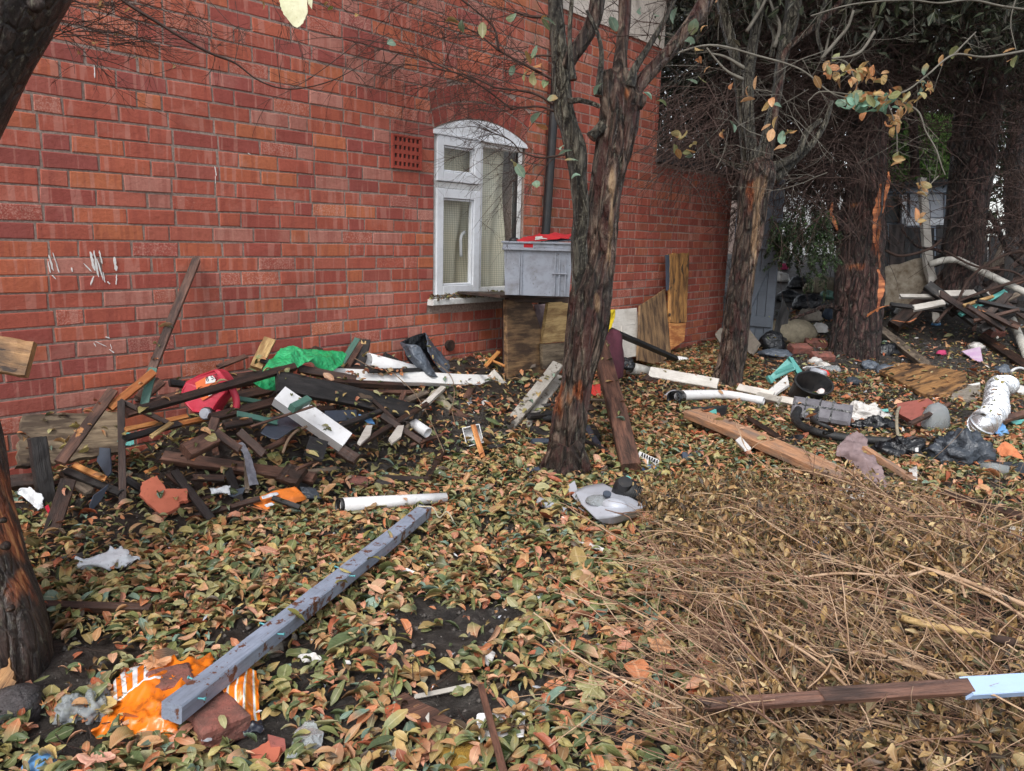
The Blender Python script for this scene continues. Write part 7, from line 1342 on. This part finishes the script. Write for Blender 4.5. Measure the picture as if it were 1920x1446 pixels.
# rubbish at the back
rock('sack', S(1480, 640, .0), (.26, .16, .16), M_['sack'], 'beige sack slumped beside the foot of the grey gate', 'sack', seed=4, amp=.25, facet=2); blob('black_bag', S(1448, 655), (.14, .1, .14), M_['black_bag'], 'black bin liner draped at the gate foot, left of the beige sack', 'bag', amp=.4); blob('clear_bag', S(1455, 667), (.18, .1, .05), M_['grey_bag'], 'translucent grey bag lying at the foot of the grey gate', 'bag', amp=.5)
for i, (x, y, r_, lb) in enumerate([(1498, 660, .2, 'first red-brown brick lying tilted below the beige sack'), (1528, 650, -.1, 'second red-brown brick right of the first, near the dark conifer trunk'), (1540, 676, .1, 'flat brick fragment in the soil near the conifer trunk foot'), (1862, 630, .3, 'pale brown brick on the soil bank at the right')]): brickpiece(S(x, y), (.22, .12, .08), r_, lb, .3)
slab('cage', [S(1340, 628, .12), S(1350, 615, .2), S(1372, 616, .2), S(1360, 650, .02), S(1352, 648, .02)], .04, M_['conc'], 'pale slab leaning on the rear wall end behind the pollarded tree', 'slab')
pn = slab('drain_cover', [S(1398, 655, .05), S(1405, 618, .24), S(1426, 645, .14), S(1410, 667, .02)], .03, M_['conc'], 'pale gridded paving slab leaning behind the pollarded tree', 'slab')
for x, y, mt, lb, r in [(1462, 528, 'white_bag', 'white plastic drum far back by the gate, beyond the passage', .16), (1500, 540, 'black_bag', 'black bag beside the white drum far back in the passage', .2), (1540, 548, 'sack', 'tan sack in the back passage beside the dark conifer', .25), (1480, 565, 'black_bag', 'black tangle of straps in the back passage', .16), (1515, 580, 'black_bag', 'black crumpled bag in the middle of the back passage', .2), (1552, 560, 'green_paint', 'dull green object beside the dark conifer trunk', .12), (1465, 505, 'pink', 'bright pink ribbon bundle far back in the passage', .12), (1535, 622, 'white_bag', 'white plastic bottle by the conifer trunk foot', .1), (1520, 600, 'conc', 'grey lump in the back passage below the black bag', .14), (1570, 600, 'blue_net', 'blue-grey netting hanging at the left of the conifer trunk', .18),
                        (1545, 690, 'white_bag', 'small white crumpled wrapper near the teal box', .06), (1528, 683, 'white_bag', 'white torn cup beyond the teal box', .07), (1558, 700, 'clear', 'clear crumpled wrapper right of the white torn cup', .08), (1600, 720, 'slate_bag', 'dark slate wrapper lying left of the chipboard', .06), (1830, 655, 'white_bag', 'creamy white cloth bundle on the soil bank', .08), (1755, 610, 'sky_bag', 'tiny pale blue scrap on the soil bank under the foam', .05), (1765, 665, 'pink', 'tiny pink flower-like scrap on the soil bank', .05), (1700, 590, 'white_bag', 'white shredded plastic at the foot of the foam sheet', .14), (1660, 700, 'grey_bag', 'grey shiny plastic strip left of the chipboard', .09), (1905, 740, 'white_bag', 'white plastic scrap at the right edge above the foil duct', .08), (1880, 700, 'grey_bag', 'grey plastic by the hoop at the right edge', .08), (1660, 665, 'black_bag', 'charred black log-like lump beside the conifer foot', .14), (1700, 660, 'stone', 'small dark stone on the soil bank', .06), (1630, 690, 'grey_bag', 'grey shred of plastic sheet below the conifer', .08)]:
    q = S(x, y); blob('rubbish', q, (r, r * .8, r * .7), M_[mt], lb, 'rubbish', amp=.5, freq=2.5, seg=22, rings=14, seed=int(x))
slab('sheet_metal', [S(1505, 690, .12), S(1512, 688, .12), S(1545, 686, .05), S(1510, 695, .05)], .01, M_['pvc'], 'thin white strip lying beyond the teal box', 'strip')
pipe('spray_can', [S(1512, 692, .05), S(1545, 702, .05)], .035, M_['lightgrey_pl'], 'pale grey tube with an orange end lying by the black tub', 'tube', hollow=False); blob('orange_end', S(1540, 704), (.08, .05, .04), M_['bright_red'], 'orange-red crumpled wrapper at the end of the pale grey tube', 'wrapper', amp=.4)
slab('black_board', [D(1450, 625, 8.6), D(1468, 560, 8.6), D(1478, 585, 8.6), D(1474, 640, 8.6)], .04, M_['black_wood'], 'dark triangular board standing beyond the grey gate', 'board')
# foam, post, pipes on the bank
def Bk(x, y, d=9.6): return D(x, y, d)
slab('foam_sheet', [Bk(1656, 502), Bk(1725, 484), Bk(1735, 492), Bk(1737, 560), Bk(1700, 575), Bk(1652, 574)], .1, M_['beige'], 'stained beige foam sheet propped behind the conifer', 'foam', rag=.012)
slab('white_post', [D(1722, 333, 9.4), D(1735, 334, 9.4), D(1748, 500, 9.4), D(1756, 530, 9.4), D(1741, 530, 9.4), D(1733, 500, 9.4)], .07, M_['white_paint'], 'tall white wooden post standing in the rubbish before the fence', 'post')
pk('post', D(1746, 520, 9.35), D(1756, 605, 9.2), 12, 8, 'white_paint', 'lower broken length of white post behind the crossed beams', 'post')
pipe('downpipe', smoothline([D(1742, 496, 8.9), D(1770, 488, 8.85), D(1793, 487, 8.8), D(1800, 489, 8.79), D(1835, 506, 8.7), D(1880, 528, 8.6), D(1950, 562, 8.5)], 2), .038, M_['pvc_dirty'], 'long bent dirty white pipe reaching out to the right edge', 'pipe')
pk('beam', D(1675, 612, 8.9), D(1800, 502, 9.2), 22, 14, 'wet_wood', 'dark beam slanting up to the right under the bent white pipe', 'beam'); pk('beam', D(1738, 535, 8.8), D(1832, 606, 8.5), 18, 13, 'black_wood', 'charred black beam crossing down to the right', 'beam')
pk('board', D(1760, 552, 8.7), D(1850, 550, 8.7), 13, 8, 'white_paint', 'pale broken board behind the charred beam', 'board', (3, 6)); pk('board', D(1715, 578, 8.6), D(1768, 568, 8.6), 12, 7, 'white_paint', 'pale board end left of the charred beam', 'board', (6, 3)); pk('lath', D(1800, 590, 8.5), D(1885, 547, 8.6), 9, 6, 'teal_pl', 'thin teal strip beside the perforated lath', 'strip'); pk('lath', D(1806, 574, 8.45), D(1862, 556, 8.5), 6, 5, 'pale_wood', 'perforated pale lath lying over the teal strip', 'lath')
slab('dark_sheet', [D(1790, 565, 8.8), D(1880, 552, 8.8), D(1890, 590, 8.6), D(1830, 606, 8.5)], .02, M_['black_pl'], 'black plastic sheet under the crossed beams', 'sheet'); pk('bark_strip', D(1850, 592, 8.5), D(1890, 552, 8.5), 14, 5, 'wet_wood', 'curled brown bark strip by the teal strip', 'bark', (3, 6))
pk('beam', S(1648, 616, .08), S(1735, 684, .05), 15, 11, 'grey_wood', 'grey-black beam lying down the soil bank right of the conifer', 'beam', (3, 2)); pk('plank', S(1842, 632, .05), S(1935, 694, .05), 16, 10, 'wet_wood', 'brown plank lying down the soil bank at the right edge', 'plank')
pipe('grey_pipe', [S(1898, 600, .12), S(1928, 672, .05)], .045, M_['pvc_dirty'], 'grey round pipe standing at the right edge of the soil bank', 'pipe'); pk('stake', S(1826, 622, .0), S(1829, 600, .12), 7, 6, 'brown_wood', 'short brown stake standing in the soil bank', 'stake')
slab('lilac_cloth', [S(1803, 660, .05), S(1838, 650, .1), S(1843, 680, .02), S(1828, 676, .02)], .01, M_['purple'], 'lilac triangle of cloth lying on the soil bank', 'cloth'); pipe('hoop', smoothline([S(1893, 708, .01), S(1898, 695, .1), S(1912, 690, .12), S(1930, 696, .08)], 6), .012, M_['pvc'], 'white plastic hoop end at the right edge', 'hoop', hollow=False)
pk('board', S(1870, 792, .08), S(1935, 770, .08), 12, 8, 'brown_wood', 'brown board entering from the right edge under the foil duct', 'board'); slab('teal_piece', [S(1895, 790, .05), S(1925, 785, .05), S(1930, 792, .03), S(1900, 797, .02)], .01, M_['teal_pl'], 'small teal piece at the right edge below the brown board', 'piece'); pk('lath', S(1628, 772, .04), S(1665, 770, .04), 6, 4, 'teal_pl', 'thin pale teal strip beyond the white bag', 'strip')
pk('stick', S(1700, 824, .03), S(1768, 824, .03), 12, 8, 'wet_wood', 'rotten brown board lying right of the bent beige hose', 'board')
# painted batten in the foreground and the board from the left edge
A, B = S(1330, 1322, .16), S(2000, 1278, .24); f1 = .72; Pm = A + (B - A) * f1
fbn = plank('batten', A, Pm, .026, .02, M_['brown_wood'], label='long purple-brown batten with a light blue painted end lying over the brush', cat='batten', face=[0, -.55, 1], jag=(.03, .01))
plank('painted_end', Pm - (B - A) * .001, B, .045, .022, M_['light_blue'], face=[0, -.55, 1], parent=fbn, jag=(.012, 0)); plank('stripped_part', A + (B - A) * .35 + ZZ * .004, Pm + ZZ * .003, .034, .018, M_['brown_wood'], face=[0, -.55, 1], parent=fbn, jag=(.05, .01))
rh = random.Random(31)
for i in range(34):
    x, y = rh.uniform(1735, 1925), rh.uniform(478, 606); dd_ = 8.2 + (606 - y) / 128 * 1.9 + rh.uniform(-.2, .2); a = rh.choice([rh.gauss(.5, .3), rh.gauss(-.55, .3), rh.gauss(1.3, .25)]); L = rh.uniform(26, 74); dx, dy = math.cos(a) * L, -math.sin(a) * L
    k_ = ['black_wood', 'wet_wood', 'black_wood', 'grey_wood', 'wet_wood', 'black_wood', 'brown_wood', 'wet_wood' if i > 8 else 'white_paint'][i % 8]; cn = {'black_wood': 'charred black', 'wet_wood': 'sodden dark', 'grey_wood': 'grey weathered', 'brown_wood': 'brown', 'white_paint': 'dirty white'}[k_]
    pk('broken_board', D(x - dx, y - dy, dd_ + rh.uniform(-.15, .15)), D(x + dx, y + dy, dd_ + rh.uniform(-.15, .15)), rh.uniform(6, 15), rh.uniform(4, 8), k_, f"{'long' if L > 55 else ('short' if L < 36 else 'broken')} {cn} board {'leaning left' if a > 1.57 or a < 0 else ('steep' if a > .95 else 'slanting up right')} in the {'upper' if y < 520 else ('middle' if y < 565 else 'lower')} {'left' if x < 1800 else ('centre' if x < 1865 else 'right')} of the rubbish bank", 'board', (4, 7), group='charred boards piled on the far rubbish bank')
for i, (pl, r_) in enumerate([([(1755, 605), (1790, 570), (1850, 545), (1930, 520)], 6), ([(1930, 470), (1880, 480), (1820, 520), (1790, 580)], 5), ([(1770, 470), (1830, 500), (1900, 510), (1940, 540)], 4), ([(1660, 470), (1690, 480), (1740, 468), (1765, 450)], 5)]):
    pipe('fallen_branch', smoothline([D(x, y, 8.5) for x, y in pl], 6), r_ * 8.5 / FPX / 2, M_['twig'], ['dark fallen branch rising right over the charred boards', 'dark branch hanging down into the charred boards', 'thin dark branch crossing above the bent white pipe', 'curved dark branch crossing the fence top by the conifer'][i], 'branch', hollow=False, seg=8)
pk('stub', D(-60, 655, 1.86), D(58, 676, 1.9), 68, 30, 'chip', 'short sawn board end sticking in from the left edge before the wall', 'board', face=-_f + ZZ * .2)
# ---------------- fallen leaves ----------------
RL = np.random.default_rng(99)
poly = np.array([(1190, 950), (1330, 920), (1480, 935), (1600, 915), (1700, 960), (1830, 1010), (2000, 1060), (2050, 1560), (1330, 1560), (1270, 1420), (1390, 1300), (1300, 1190), (1230, 1080)], float)
def inpoly(x, y):
    c = np.zeros(len(x), bool); j = len(poly) - 1
    for i in range(len(poly)):
        xi, yi, xj, yj = *poly[i], *poly[j]; c ^= ((yi > y) != (yj > y)) & (x < (xj - xi) * (y - yi) / (yj - yi + 1e-9) + xi); j = i
    return c
def projv(P):
    Q = P - CAM; d = Q @ _f; return 960 + FPX * (Q @ _r) / d, 723 - FPX * (Q @ _u) / d, d
def fbm(x, y, s, sc):
    v = np.zeros_like(x)
    for i in range(7):
        a = s * 1.7 + i * 2.399; k = sc * (1.35 ** i); v += np.sin(k * (math.cos(a) * x + math.sin(a) * y) + i * 1.9 + s) / (1 + .3 * i)
    return v
N0 = 570000
ly = np.sqrt(RL.uniform(.75 ** 2, 10.5 ** 2, N0)); lx = RL.uniform(-1.0, 1.28, N0) * ly + RL.normal(0, .1, N0)
off = (lx - P0[0]) * WN[0] + (ly - P0[1]) * WN[1]; sw = (lx - P0[0]) * WD[0] + (ly - P0[1]) * WD[1]
P = np.stack([lx, ly, terrain(lx, ly)], 1); X_, Y_, D_ = projv(P)
dens = np.where(D_ < 3.0, .80, np.where(D_ < 5, .60, .42))
bare = [(830, 1190, 120, 50), (455, 1205, 70, 30), (850, 1330, 120, 48), (60, 1270, 150, 60), (150, 1225, 130, 30), (900, 1160, 90, 18), (120, 1390, 90, 40), (500, 1400, 60, 50), (400, 890, 90, 28), (370, 860, 60, 20), (540, 1240, 60, 35)]
for cx, cy, rx, ry in bare:
    q = ((X_ - cx) / rx) ** 2 + ((Y_ - cy) / ry) ** 2 + .35 * fbm(lx, ly, cx, 22) * .5; dens = dens * np.where(q < 1, .14, 1)
dens *= np.where((off < 1.0) & (sw < 3.0) & (sw > -.5), .42, 1)
dens *= np.where((X_ > 1430) & (Y_ < 700), .22, 1) * np.where((X_ > 1600) & (Y_ < 820), .55, 1) * np.where((X_ > 1400) & (Y_ < 1000), .8, 1)
inbr = inpoly(X_, Y_); dens *= np.where(inbr & (Y_ > 1100) & (X_ > 1450), .15, np.where(inbr, .45, 1))
dens *= 1 - .35 * (fbm(lx, ly, 5, 2.2) > 1.2)
for bx, by, br in [(-1.5, 2.04, .17), (b1[0], b1[1], .13), (b2[0], b2[1], .14), (b3[0], b3[1], .24)]: dens *= np.where((lx - bx) ** 2 + (ly - by) ** 2 < br * br, 0, 1)
ok = (RL.random(N0) < dens) & (off > .02) & (X_ > -420) & (X_ < 2750) & (Y_ < 1620) & (Y_ > 560)
P = P[ok]; X_, Y_, D_ = X_[ok], Y_[ok], D_[ok]; n = len(P); print('leaves', n)
LP = ['#918d64', '#757b4b', '#546340', '#ba8d62', '#bc7750', '#9e5437', '#cb9c7c', '#708878', '#a5995f', '#4b3a2b', '#8c6d4a', '#b87f66', '#43522b', '#b09760']
LW = [20, 18, 9, 13, 9, 5, 8, 6, 10, 4, 8, 6, 5, 10]
P[:, 2] += .004 + RL.beta(1.5, 2.0, n) * .042 * np.where(D_ > 5, .8, 1)
sz = np.clip(RL.lognormal(-3.2, .34, n), .018, .08) * np.where(RL.random(n) < .05, 1.5, 1)
near = np.argsort(D_ / sz); score = sz / D_; inside = (X_ > 0) & (X_ < 1920) & (Y_ > 0) & (Y_ < 1446)
top = [i for i in np.argsort(-np.where(inside, score * (1 + 8 * (P[:, 2] > terrain(P[:, 0], P[:, 1]) + .02)), 0))[:290]]
mask = np.zeros(n, bool); mask[top] = True
V, luv, f, col = leaves(P[mask], sz[mask], LP, LW, aspect=(.50, .12), cross=(1.2, .7), longi=(.8, .8), tilt=.32, nl=5, rnd=RL, twist=.9)
for i in range(len(V)):
    c = V[i].mean(0); ob('fallen_leaf', mesh('fallen_leaf', V[i] - c, f, M_['leaf'], smooth=True, cols=col[i], luv=luv[i]), Matrix.Translation(v3(c)), ground)
far_ = (D_ > 4.6) & ~mask; mid = ~far_ & ~mask
leaves_obj('leaf_litter', leaves(P[mid], sz[mid], LP, LW, aspect=(.50, .12), cross=(1.25, .75), longi=(.8, .9), tilt=.34, nl=5, rnd=RL, twist=.9), M_['leaf'], None, kind='stuff', label='thick litter of curled green, tan and orange fallen leaves over the yard')
leaves_obj('leaf_litter_beyond', leaves(P[far_], sz[far_] * 1.05, LP, [8, 8, 8, 9, 8, 8, 5, 3, 4, 9, 9, 5, 6, 5], aspect=(.54, .10), cross=(.9, .6), longi=(.7, .7), tilt=.34, nl=3, rnd=RL), M_['leaf'], None, kind='stuff', label='darker leaf litter and scraps beyond the trees')
# leaves caught on the beams, sill and boards
def on_top(pts, name, pal=LP, size=(.03, .06), par=None, **k):
    leaves_obj(name, leaves(np.array(pts), RL.uniform(*size, len(pts)), pal, [1] * len(pal), aspect=(.5, .1), cross=(1.0, .5), longi=(.9, .7), tilt=.5, rnd=RL), M_['leaf'], par, **k)
on_top([wp(RL.uniform(2.2, 3.05), ZSILL + RL.uniform(-.012, .028), RL.uniform(.0, .058)) for _ in range(170)], 'sill_leaves', ['#5c4a34', '#7a5a3c', '#4a3a2a', '#8a8a52'], (.02, .05), None, label='dead leaves and moss lying along the window sill')
on_top([W(RL.uniform(640, 760), RL.uniform(697, 712), .34) + ZZ * .02 for _ in range(26)], 'heap_leaves', ['#b4764f', '#b18a66', '#95543a', '#8d8a62'], (.03, .06), None, label='orange-brown leaves caught on the white door frame piece')
on_top([W(RL.uniform(600, 665), RL.uniform(775, 785), .76) for _ in range(16)], 'panel_leaves', LP, (.03, .06), None, label='curled leaves on the flat blue-grey plastic panel')
on_top([A_ for A_ in [S(700, 1046, .10), S(690, 1000, .09), S(556, 1155, .115), S(640, 1090, .1)]], 'beam_leaves', ['#7d7a40', '#8f8a4a'], (.045, .07), None, label='olive leaves resting on the blue-grey beam')
on_top([W(RL.uniform(1100, 1165), RL.uniform(572, 582) + 50, .55) for _ in range(20)], 'bundle_leaves', LP, (.03, .05), None, label='leaves lying on the maroon bundle behind the tree')
# soil crumbs and small stones
ng = 42000; gy_ = np.sqrt(RL.uniform(1, 81, ng)); gx_ = RL.uniform(-.8, .8, ng) * gy_; gz_ = terrain(gx_, gy_); PC = np.stack([gx_, gy_, gz_], 1)
offc = (gx_ - P0[0]) * WN[0] + (gy_ - P0[1]) * WN[1]; PC = PC[offc > .03]; ng = len(PC)
OCT = np.array([(1, 0, 0), (-1, 0, 0), (0, 1, 0), (0, -1, 0), (0, 0, 1), (0, 0, -.4)], float); OF = np.array([(0, 2, 4), (2, 1, 4), (1, 3, 4), (3, 0, 4), (2, 0, 5), (1, 2, 5), (3, 1, 5), (0, 3, 5)])
sc_ = np.clip(RL.lognormal(-5.3, .5, ng), .002, .016); VV = OCT[None] * sc_[:, None, None] * RL.uniform(.6, 1.3, (ng, 6, 1)) + PC[:, None]
FF = (OF[None] + (np.arange(ng) * 6)[:, None, None]).reshape(-1, 3); ob('soil_crumbs', mesh('soil_crumbs', VV.reshape(-1, 3), FF, M_['grit']), None, None, label='crumbs of black soil and grit on bare patches', kind='stuff')
# small litter specks on the right
pal = ['#c9cbd0', '#b0b4bc', '#8fa6c4', '#c8c0b4', '#a65a48', '#5a5f66', '#d8d4cc']; npc = 260
px_, py_ = RL.uniform(1430, 1920, npc), RL.uniform(590, 820, npc); sp = np.array([S(a, b, .012) for a, b in zip(px_, py_)])
leaves_obj('litter_specks', leaves(sp, RL.uniform(.02, .06, npc), pal, [4, 3, 1, 3, 1, 3, 3], aspect=(.6, .1), cross=(.8, .8), longi=(.8, .8), tilt=.5, nl=3, rnd=RL), M_['leaf'], None, kind='stuff', label='small torn plastic and paper specks on the soil bank')
np2 = 70; px_, py_ = RL.uniform(150, 1400, np2), RL.uniform(880, 1420, np2); sp = np.array([S(a, b, .045) for a, b in zip(px_, py_)])
leaves_obj('litter_scraps', leaves(sp, RL.uniform(.008, .03, np2), ['#c9cbd0', '#b0b4bc', '#2e3a4a', '#d8d4cc', '#4a4640', '#a65a48'], [3, 3, 2, 3, 4, 2], aspect=(.5, .1), cross=(.8, .8), longi=(.8, .8), tilt=.5, nl=3, rnd=RL), M_['leaf'], None, kind='stuff', label='tiny plastic and paper scraps among the fallen leaves')
# big lobed leaves
def maple(x, y, size, yaw, col, lab=None, lift=.05, tilt=(0, 0)):
    n_, V, U = 7, [(0, 0, 0)], [(0, 0, 0)]; lob = 5; m_ = 50; F = []
    for r_ in range(1, 5):
        for j in range(m_):
            a = -math.pi + 2 * math.pi * j / m_; e = .48 + .5 * abs(math.cos(a * lob / 2 * .92)) ** 1.6 + .05 * math.sin(a * 23); e *= (1 - .35 * (abs(a) > 2.6)); rr = e * size * r_ / 4
            V.append((rr * math.cos(a), rr * math.sin(a), .22 * size * (noise.noise(Vector((math.cos(a) * r_ * .6 + x, math.sin(a) * r_ * .6, y * .1)))) + (r_ / 4) ** 2 * .12 * size * math.sin(a * 3 + x))); U.append((r_ / 4, .5 * math.sin(a * lob / 2), 0))
    F = [(0, 1 + j, 1 + (j + 1) % m_) for j in range(m_)] + [(1 + (r_ - 1) * m_ + j, 1 + r_ * m_ + j, 1 + r_ * m_ + (j + 1) % m_, 1 + (r_ - 1) * m_ + (j + 1) % m_) for r_ in range(1, 4) for j in range(m_)]
    Mw = Matrix.Translation(v3(S(x, y, lift))) @ Matrix.Rotation(yaw, 4, 'Z') @ Matrix.Rotation(tilt[0], 4, 'X') @ Matrix.Rotation(tilt[1], 4, 'Y')
    ob('lobed_leaf', mesh('lobed_leaf', V, F, M_['leaf'], smooth=True, cols=np.array([lin(col)] * len(V)), luv=U), Mw, ground)
for a in [(1162, 1185, .032, 1.2, '#c48f76'), (1242, 1212, .05, 2.4, '#c9936c'), (1325, 1288, .052, .5, '#c79a6c'), (180, 1424, .040, 2.0, '#d39b86'), (1402, 1112, .04, .2, '#8fae8e'), (1215, 1108, .05, 3.0, '#a9764a'), (290, 1245, .045, .8, '#c08a62'), (985, 1195, .03, 1, '#c9a07c'), (1700, 1075, .035, 2, '#c9906c'), (1800, 975, .03, 1, '#9cb09a'), (1655, 930, .03, 0, '#9a6a4a'), (960, 1330, .05, 2.1, '#b98e62'), (1500, 1060, .04, .3, '#a08a60'), (1110, 1290, .045, 4, '#8f8a5c')]: maple(*a, tilt=(RL.normal(0, .25), RL.normal(0, .25)))
# ---------------- cut dry brush ----------------
brush = empty('cut_brush', S(1600, 1250), 'heap of cut dry brush with tan stems and tiny golden leaves, right foreground', 'brush')
def px2ground(x, y):
    R = np.stack([(x - 960) / FPX, (y - 723) / FPX, np.ones_like(x)], 1); Dv = np.stack([R @ _X, R @ _Y, R @ _Z], 1); z = np.full(len(x), .06)
    for _ in range(5): Pq = CAM + Dv * ((z - CAMH) / Dv[:, 2])[:, None]; z = terrain(Pq[:, 0], Pq[:, 1])
    return Pq
def hgt(x, y): return terrain(x, y)
lines = [[], []]
sx, sy = RL.uniform(1230, 2150, 1900), RL.uniform(925, 1560, 1900); k = inpoly(np.minimum(sx, 1990), sy) & ((RL.random(1900) < .35) | (sy - 940 > .0 * sx + np.clip((1750 - sx) * .35, 60, 400) - 40)); Sp = px2ground(sx[k], sy[k]); sxk, syk = sx[k], sy[k]
for i, p in enumerate(Sp[:760]):
    rightness = min(1, max(0, (sxk[i] - 1300) / 500)); L = RL.uniform(.2, .5) + rightness * RL.uniform(0, .7); main = RL.random() < .62
    ang = RL.normal(2.5, .3) if main else RL.uniform(0, 6.28); up = abs(RL.normal(0, .22)); dv = np.array([math.cos(ang), math.sin(ang), up])
    q = p + ZZ * RL.uniform(.01, .09); A = wiggle(q, dv, L, 11, RL.uniform(.12, .4), -.035 if up > .15 else -.01, RL); hz = hgt(A[:, 0], A[:, 1]); A[:, 2] = np.clip(A[:, 2], hz + .012, hz + .22)
    r = float(np.clip(RL.lognormal(-6.4, .5), .0007, .0045)); w_ = int(RL.random() < .45); lines[w_].append((A, np.linspace(r, r * .45, len(A))))
    for _ in range(2):
        j = RL.integers(2, 10); d2_ = (A[j + 1] - A[j]) * 15 + RL.normal(0, .8, 3); B = wiggle(A[j], d2_, L * RL.uniform(.15, .45), 7, .3, -.01, RL); B[:, 2] = np.maximum(B[:, 2], hgt(B[:, 0], B[:, 1]) + .01); lines[w_].append((B, np.linspace(r * .55, r * .35, len(B))))
M_['straw'] = plastic('dry_straw_stems', '#a98a6c', .65, '#6c4c36', .6, 3, .2, c2='#bb9f84'); M_['straw2'] = plastic('old_brown_stems', '#6e5040', .7, '#3c2a20', .6, 3, .2, c2='#8a6a54')
twigs_obj('stems', lines[0], M_['straw'], brush, seg=4); twigs_obj('dark_stems', lines[1], M_['straw2'], brush, seg=4)
for pl, r, mt in [([(1440, 1098), (1500, 1084), (1580, 1075), (1690, 1080), (1740, 1068)], 5, 'straw'), ([(1735, 1066), (1790, 1082), (1850, 1105), (1940, 1142)], 8, 'straw'), ([(1690, 1158), (1740, 1172), (1800, 1182), (1860, 1194)], 13, 'pale_wood'), ([(1590, 1225), (1640, 1225), (1760, 1270), (1800, 1285)], 6, 'straw'), ([(1400, 1168), (1470, 1200), (1540, 1245), (1590, 1290)], 5, 'straw'), ([(1600, 1018), (1680, 1045), (1760, 1075), (1860, 1120), (1940, 1170)], 4, 'straw'), ([(1640, 965), (1720, 1010), (1790, 1070), (1810, 1120)], 3.5, 'straw'), ([(1860, 1196), (1900, 1204)], 15, 'twig')]:
    Q = [S(x, y, .13) for x, y in pl]; L = smoothline(Q, 6); rr_ = pw(Q[0], r) / 2; Vt, Ft = tubegeo(L, np.linspace(rr_, rr_ * 1.15, len(L)), 8); ob('stem', mesh('stem', Vt, Ft, M_[mt], smooth=True), Matrix(), brush)
nb_ = 42000; bx, by = RL.uniform(1110, 2050, nb_), RL.uniform(890, 1560, nb_); edge = np.exp(-((by - (960 + (bx - 1200) * .10)) / 95.0) ** 2); prob = np.where(by < 1130, .38 + .9 * edge, np.where(bx < 1500, .3, .15)) * np.where(fbm(bx / 100, by / 60, 3, 2.5) > 0, 1, .4); k = inpoly(bx, by) & (RL.random(nb_) < prob); Bp = px2ground(bx[k], by[k]); Bp[:, 2] += .02 + RL.beta(2, 1.6, len(Bp)) * .13; print('brush leaves', len(Bp))
clus = Bp[:, None] + RL.normal(0, .014, (len(Bp), 2, 3)); clus = clus.reshape(-1, 3); clus[:, 2] = np.maximum(clus[:, 2], terrain(clus[:, 0], clus[:, 1]) + .008)
leaves_obj('dry_leaves', leaves(clus, np.clip(RL.lognormal(-3.75, .35, len(clus)), .010, .055), ['#b3925e', '#8e6e44', '#684a2e', '#d0b888', '#7c6b46', '#33251b', '#9c7650', '#5f5c40'], [6, 6, 7, 4, 3, 9, 4, 4], aspect=(.5, .12), cross=(.9, .5), longi=(.7, .6), tilt=1.0, nl=3, rnd=RL), M_['leaf'], brush)
# scattered thin twigs on the litter
lines = []
for _ in range(260):
    x, y = RL.uniform(80, 1900), RL.uniform(840, 1440); q = px2ground(np.array([x]), np.array([y]))[0] + ZZ * .03
    A = wiggle(q, np.array([RL.normal(), RL.normal(), .0]), RL.uniform(.06, .22), 6, .25, 0, RL); A[:, 2] = terrain(A[:, 0], A[:, 1]) + RL.uniform(.015, .04); r = RL.uniform(.0008, .002); lines.append((A, np.linspace(r, r * .6, len(A))))
twigs_obj('fallen_twigs', lines, M_['twig'], None, label='thin broken twigs scattered through the leaf litter')

# leaves caught on top of whatever lies about (found by dropping rays on the built things)
bpy.context.view_layer.update(); dg = bpy.context.evaluated_depsgraph_get(); caught = []
def drop(x, y, top=1.3):
    h, loc, nrm, _, o, _ = SC.ray_cast(dg, Vector((x, y, top)), Vector((0, 0, -1)))
    if h and o is not None and nrm.z > .35 and loc.z > float(terrain(x, y)) + .03 and not o.name.startswith(('leaf_litter', 'fallen_leaf', 'stems', 'dark_stems', 'dry_leaves', 'dead_twigs', 'brickwork')): caught.append((loc.x, loc.y, loc.z + .008))
for _ in range(1500):
    q = wp(RL.uniform(-.35, 3.2), 0, RL.uniform(.05, 1.2) ** 1.0); drop(q[0], q[1], .75)
for _ in range(2600):
    x, y = RL.uniform(.2, 5.5), RL.uniform(3.0, 8.5)
    if ((x - P0[0]) * WN[0] + (y - P0[1]) * WN[1]) > .1: drop(x, y, .45)
for _ in range(240): drop(RL.uniform(-1.3, .6), RL.uniform(1.5, 3.4), .4)
CA = np.array(caught); CA = CA[RL.random(len(CA)) < .5]; print('caught', len(CA))
leaves_obj('caught_leaves', leaves(CA, np.clip(RL.lognormal(-3.1, .3, len(CA)), .02, .08), LP, LW, aspect=(.5, .12), cross=(1.2, .7), longi=(.8, .8), tilt=.4, nl=5, rnd=RL, twist=.9), M_['leaf'], None, kind='stuff', label='fallen leaves caught on the timbers and rubbish')
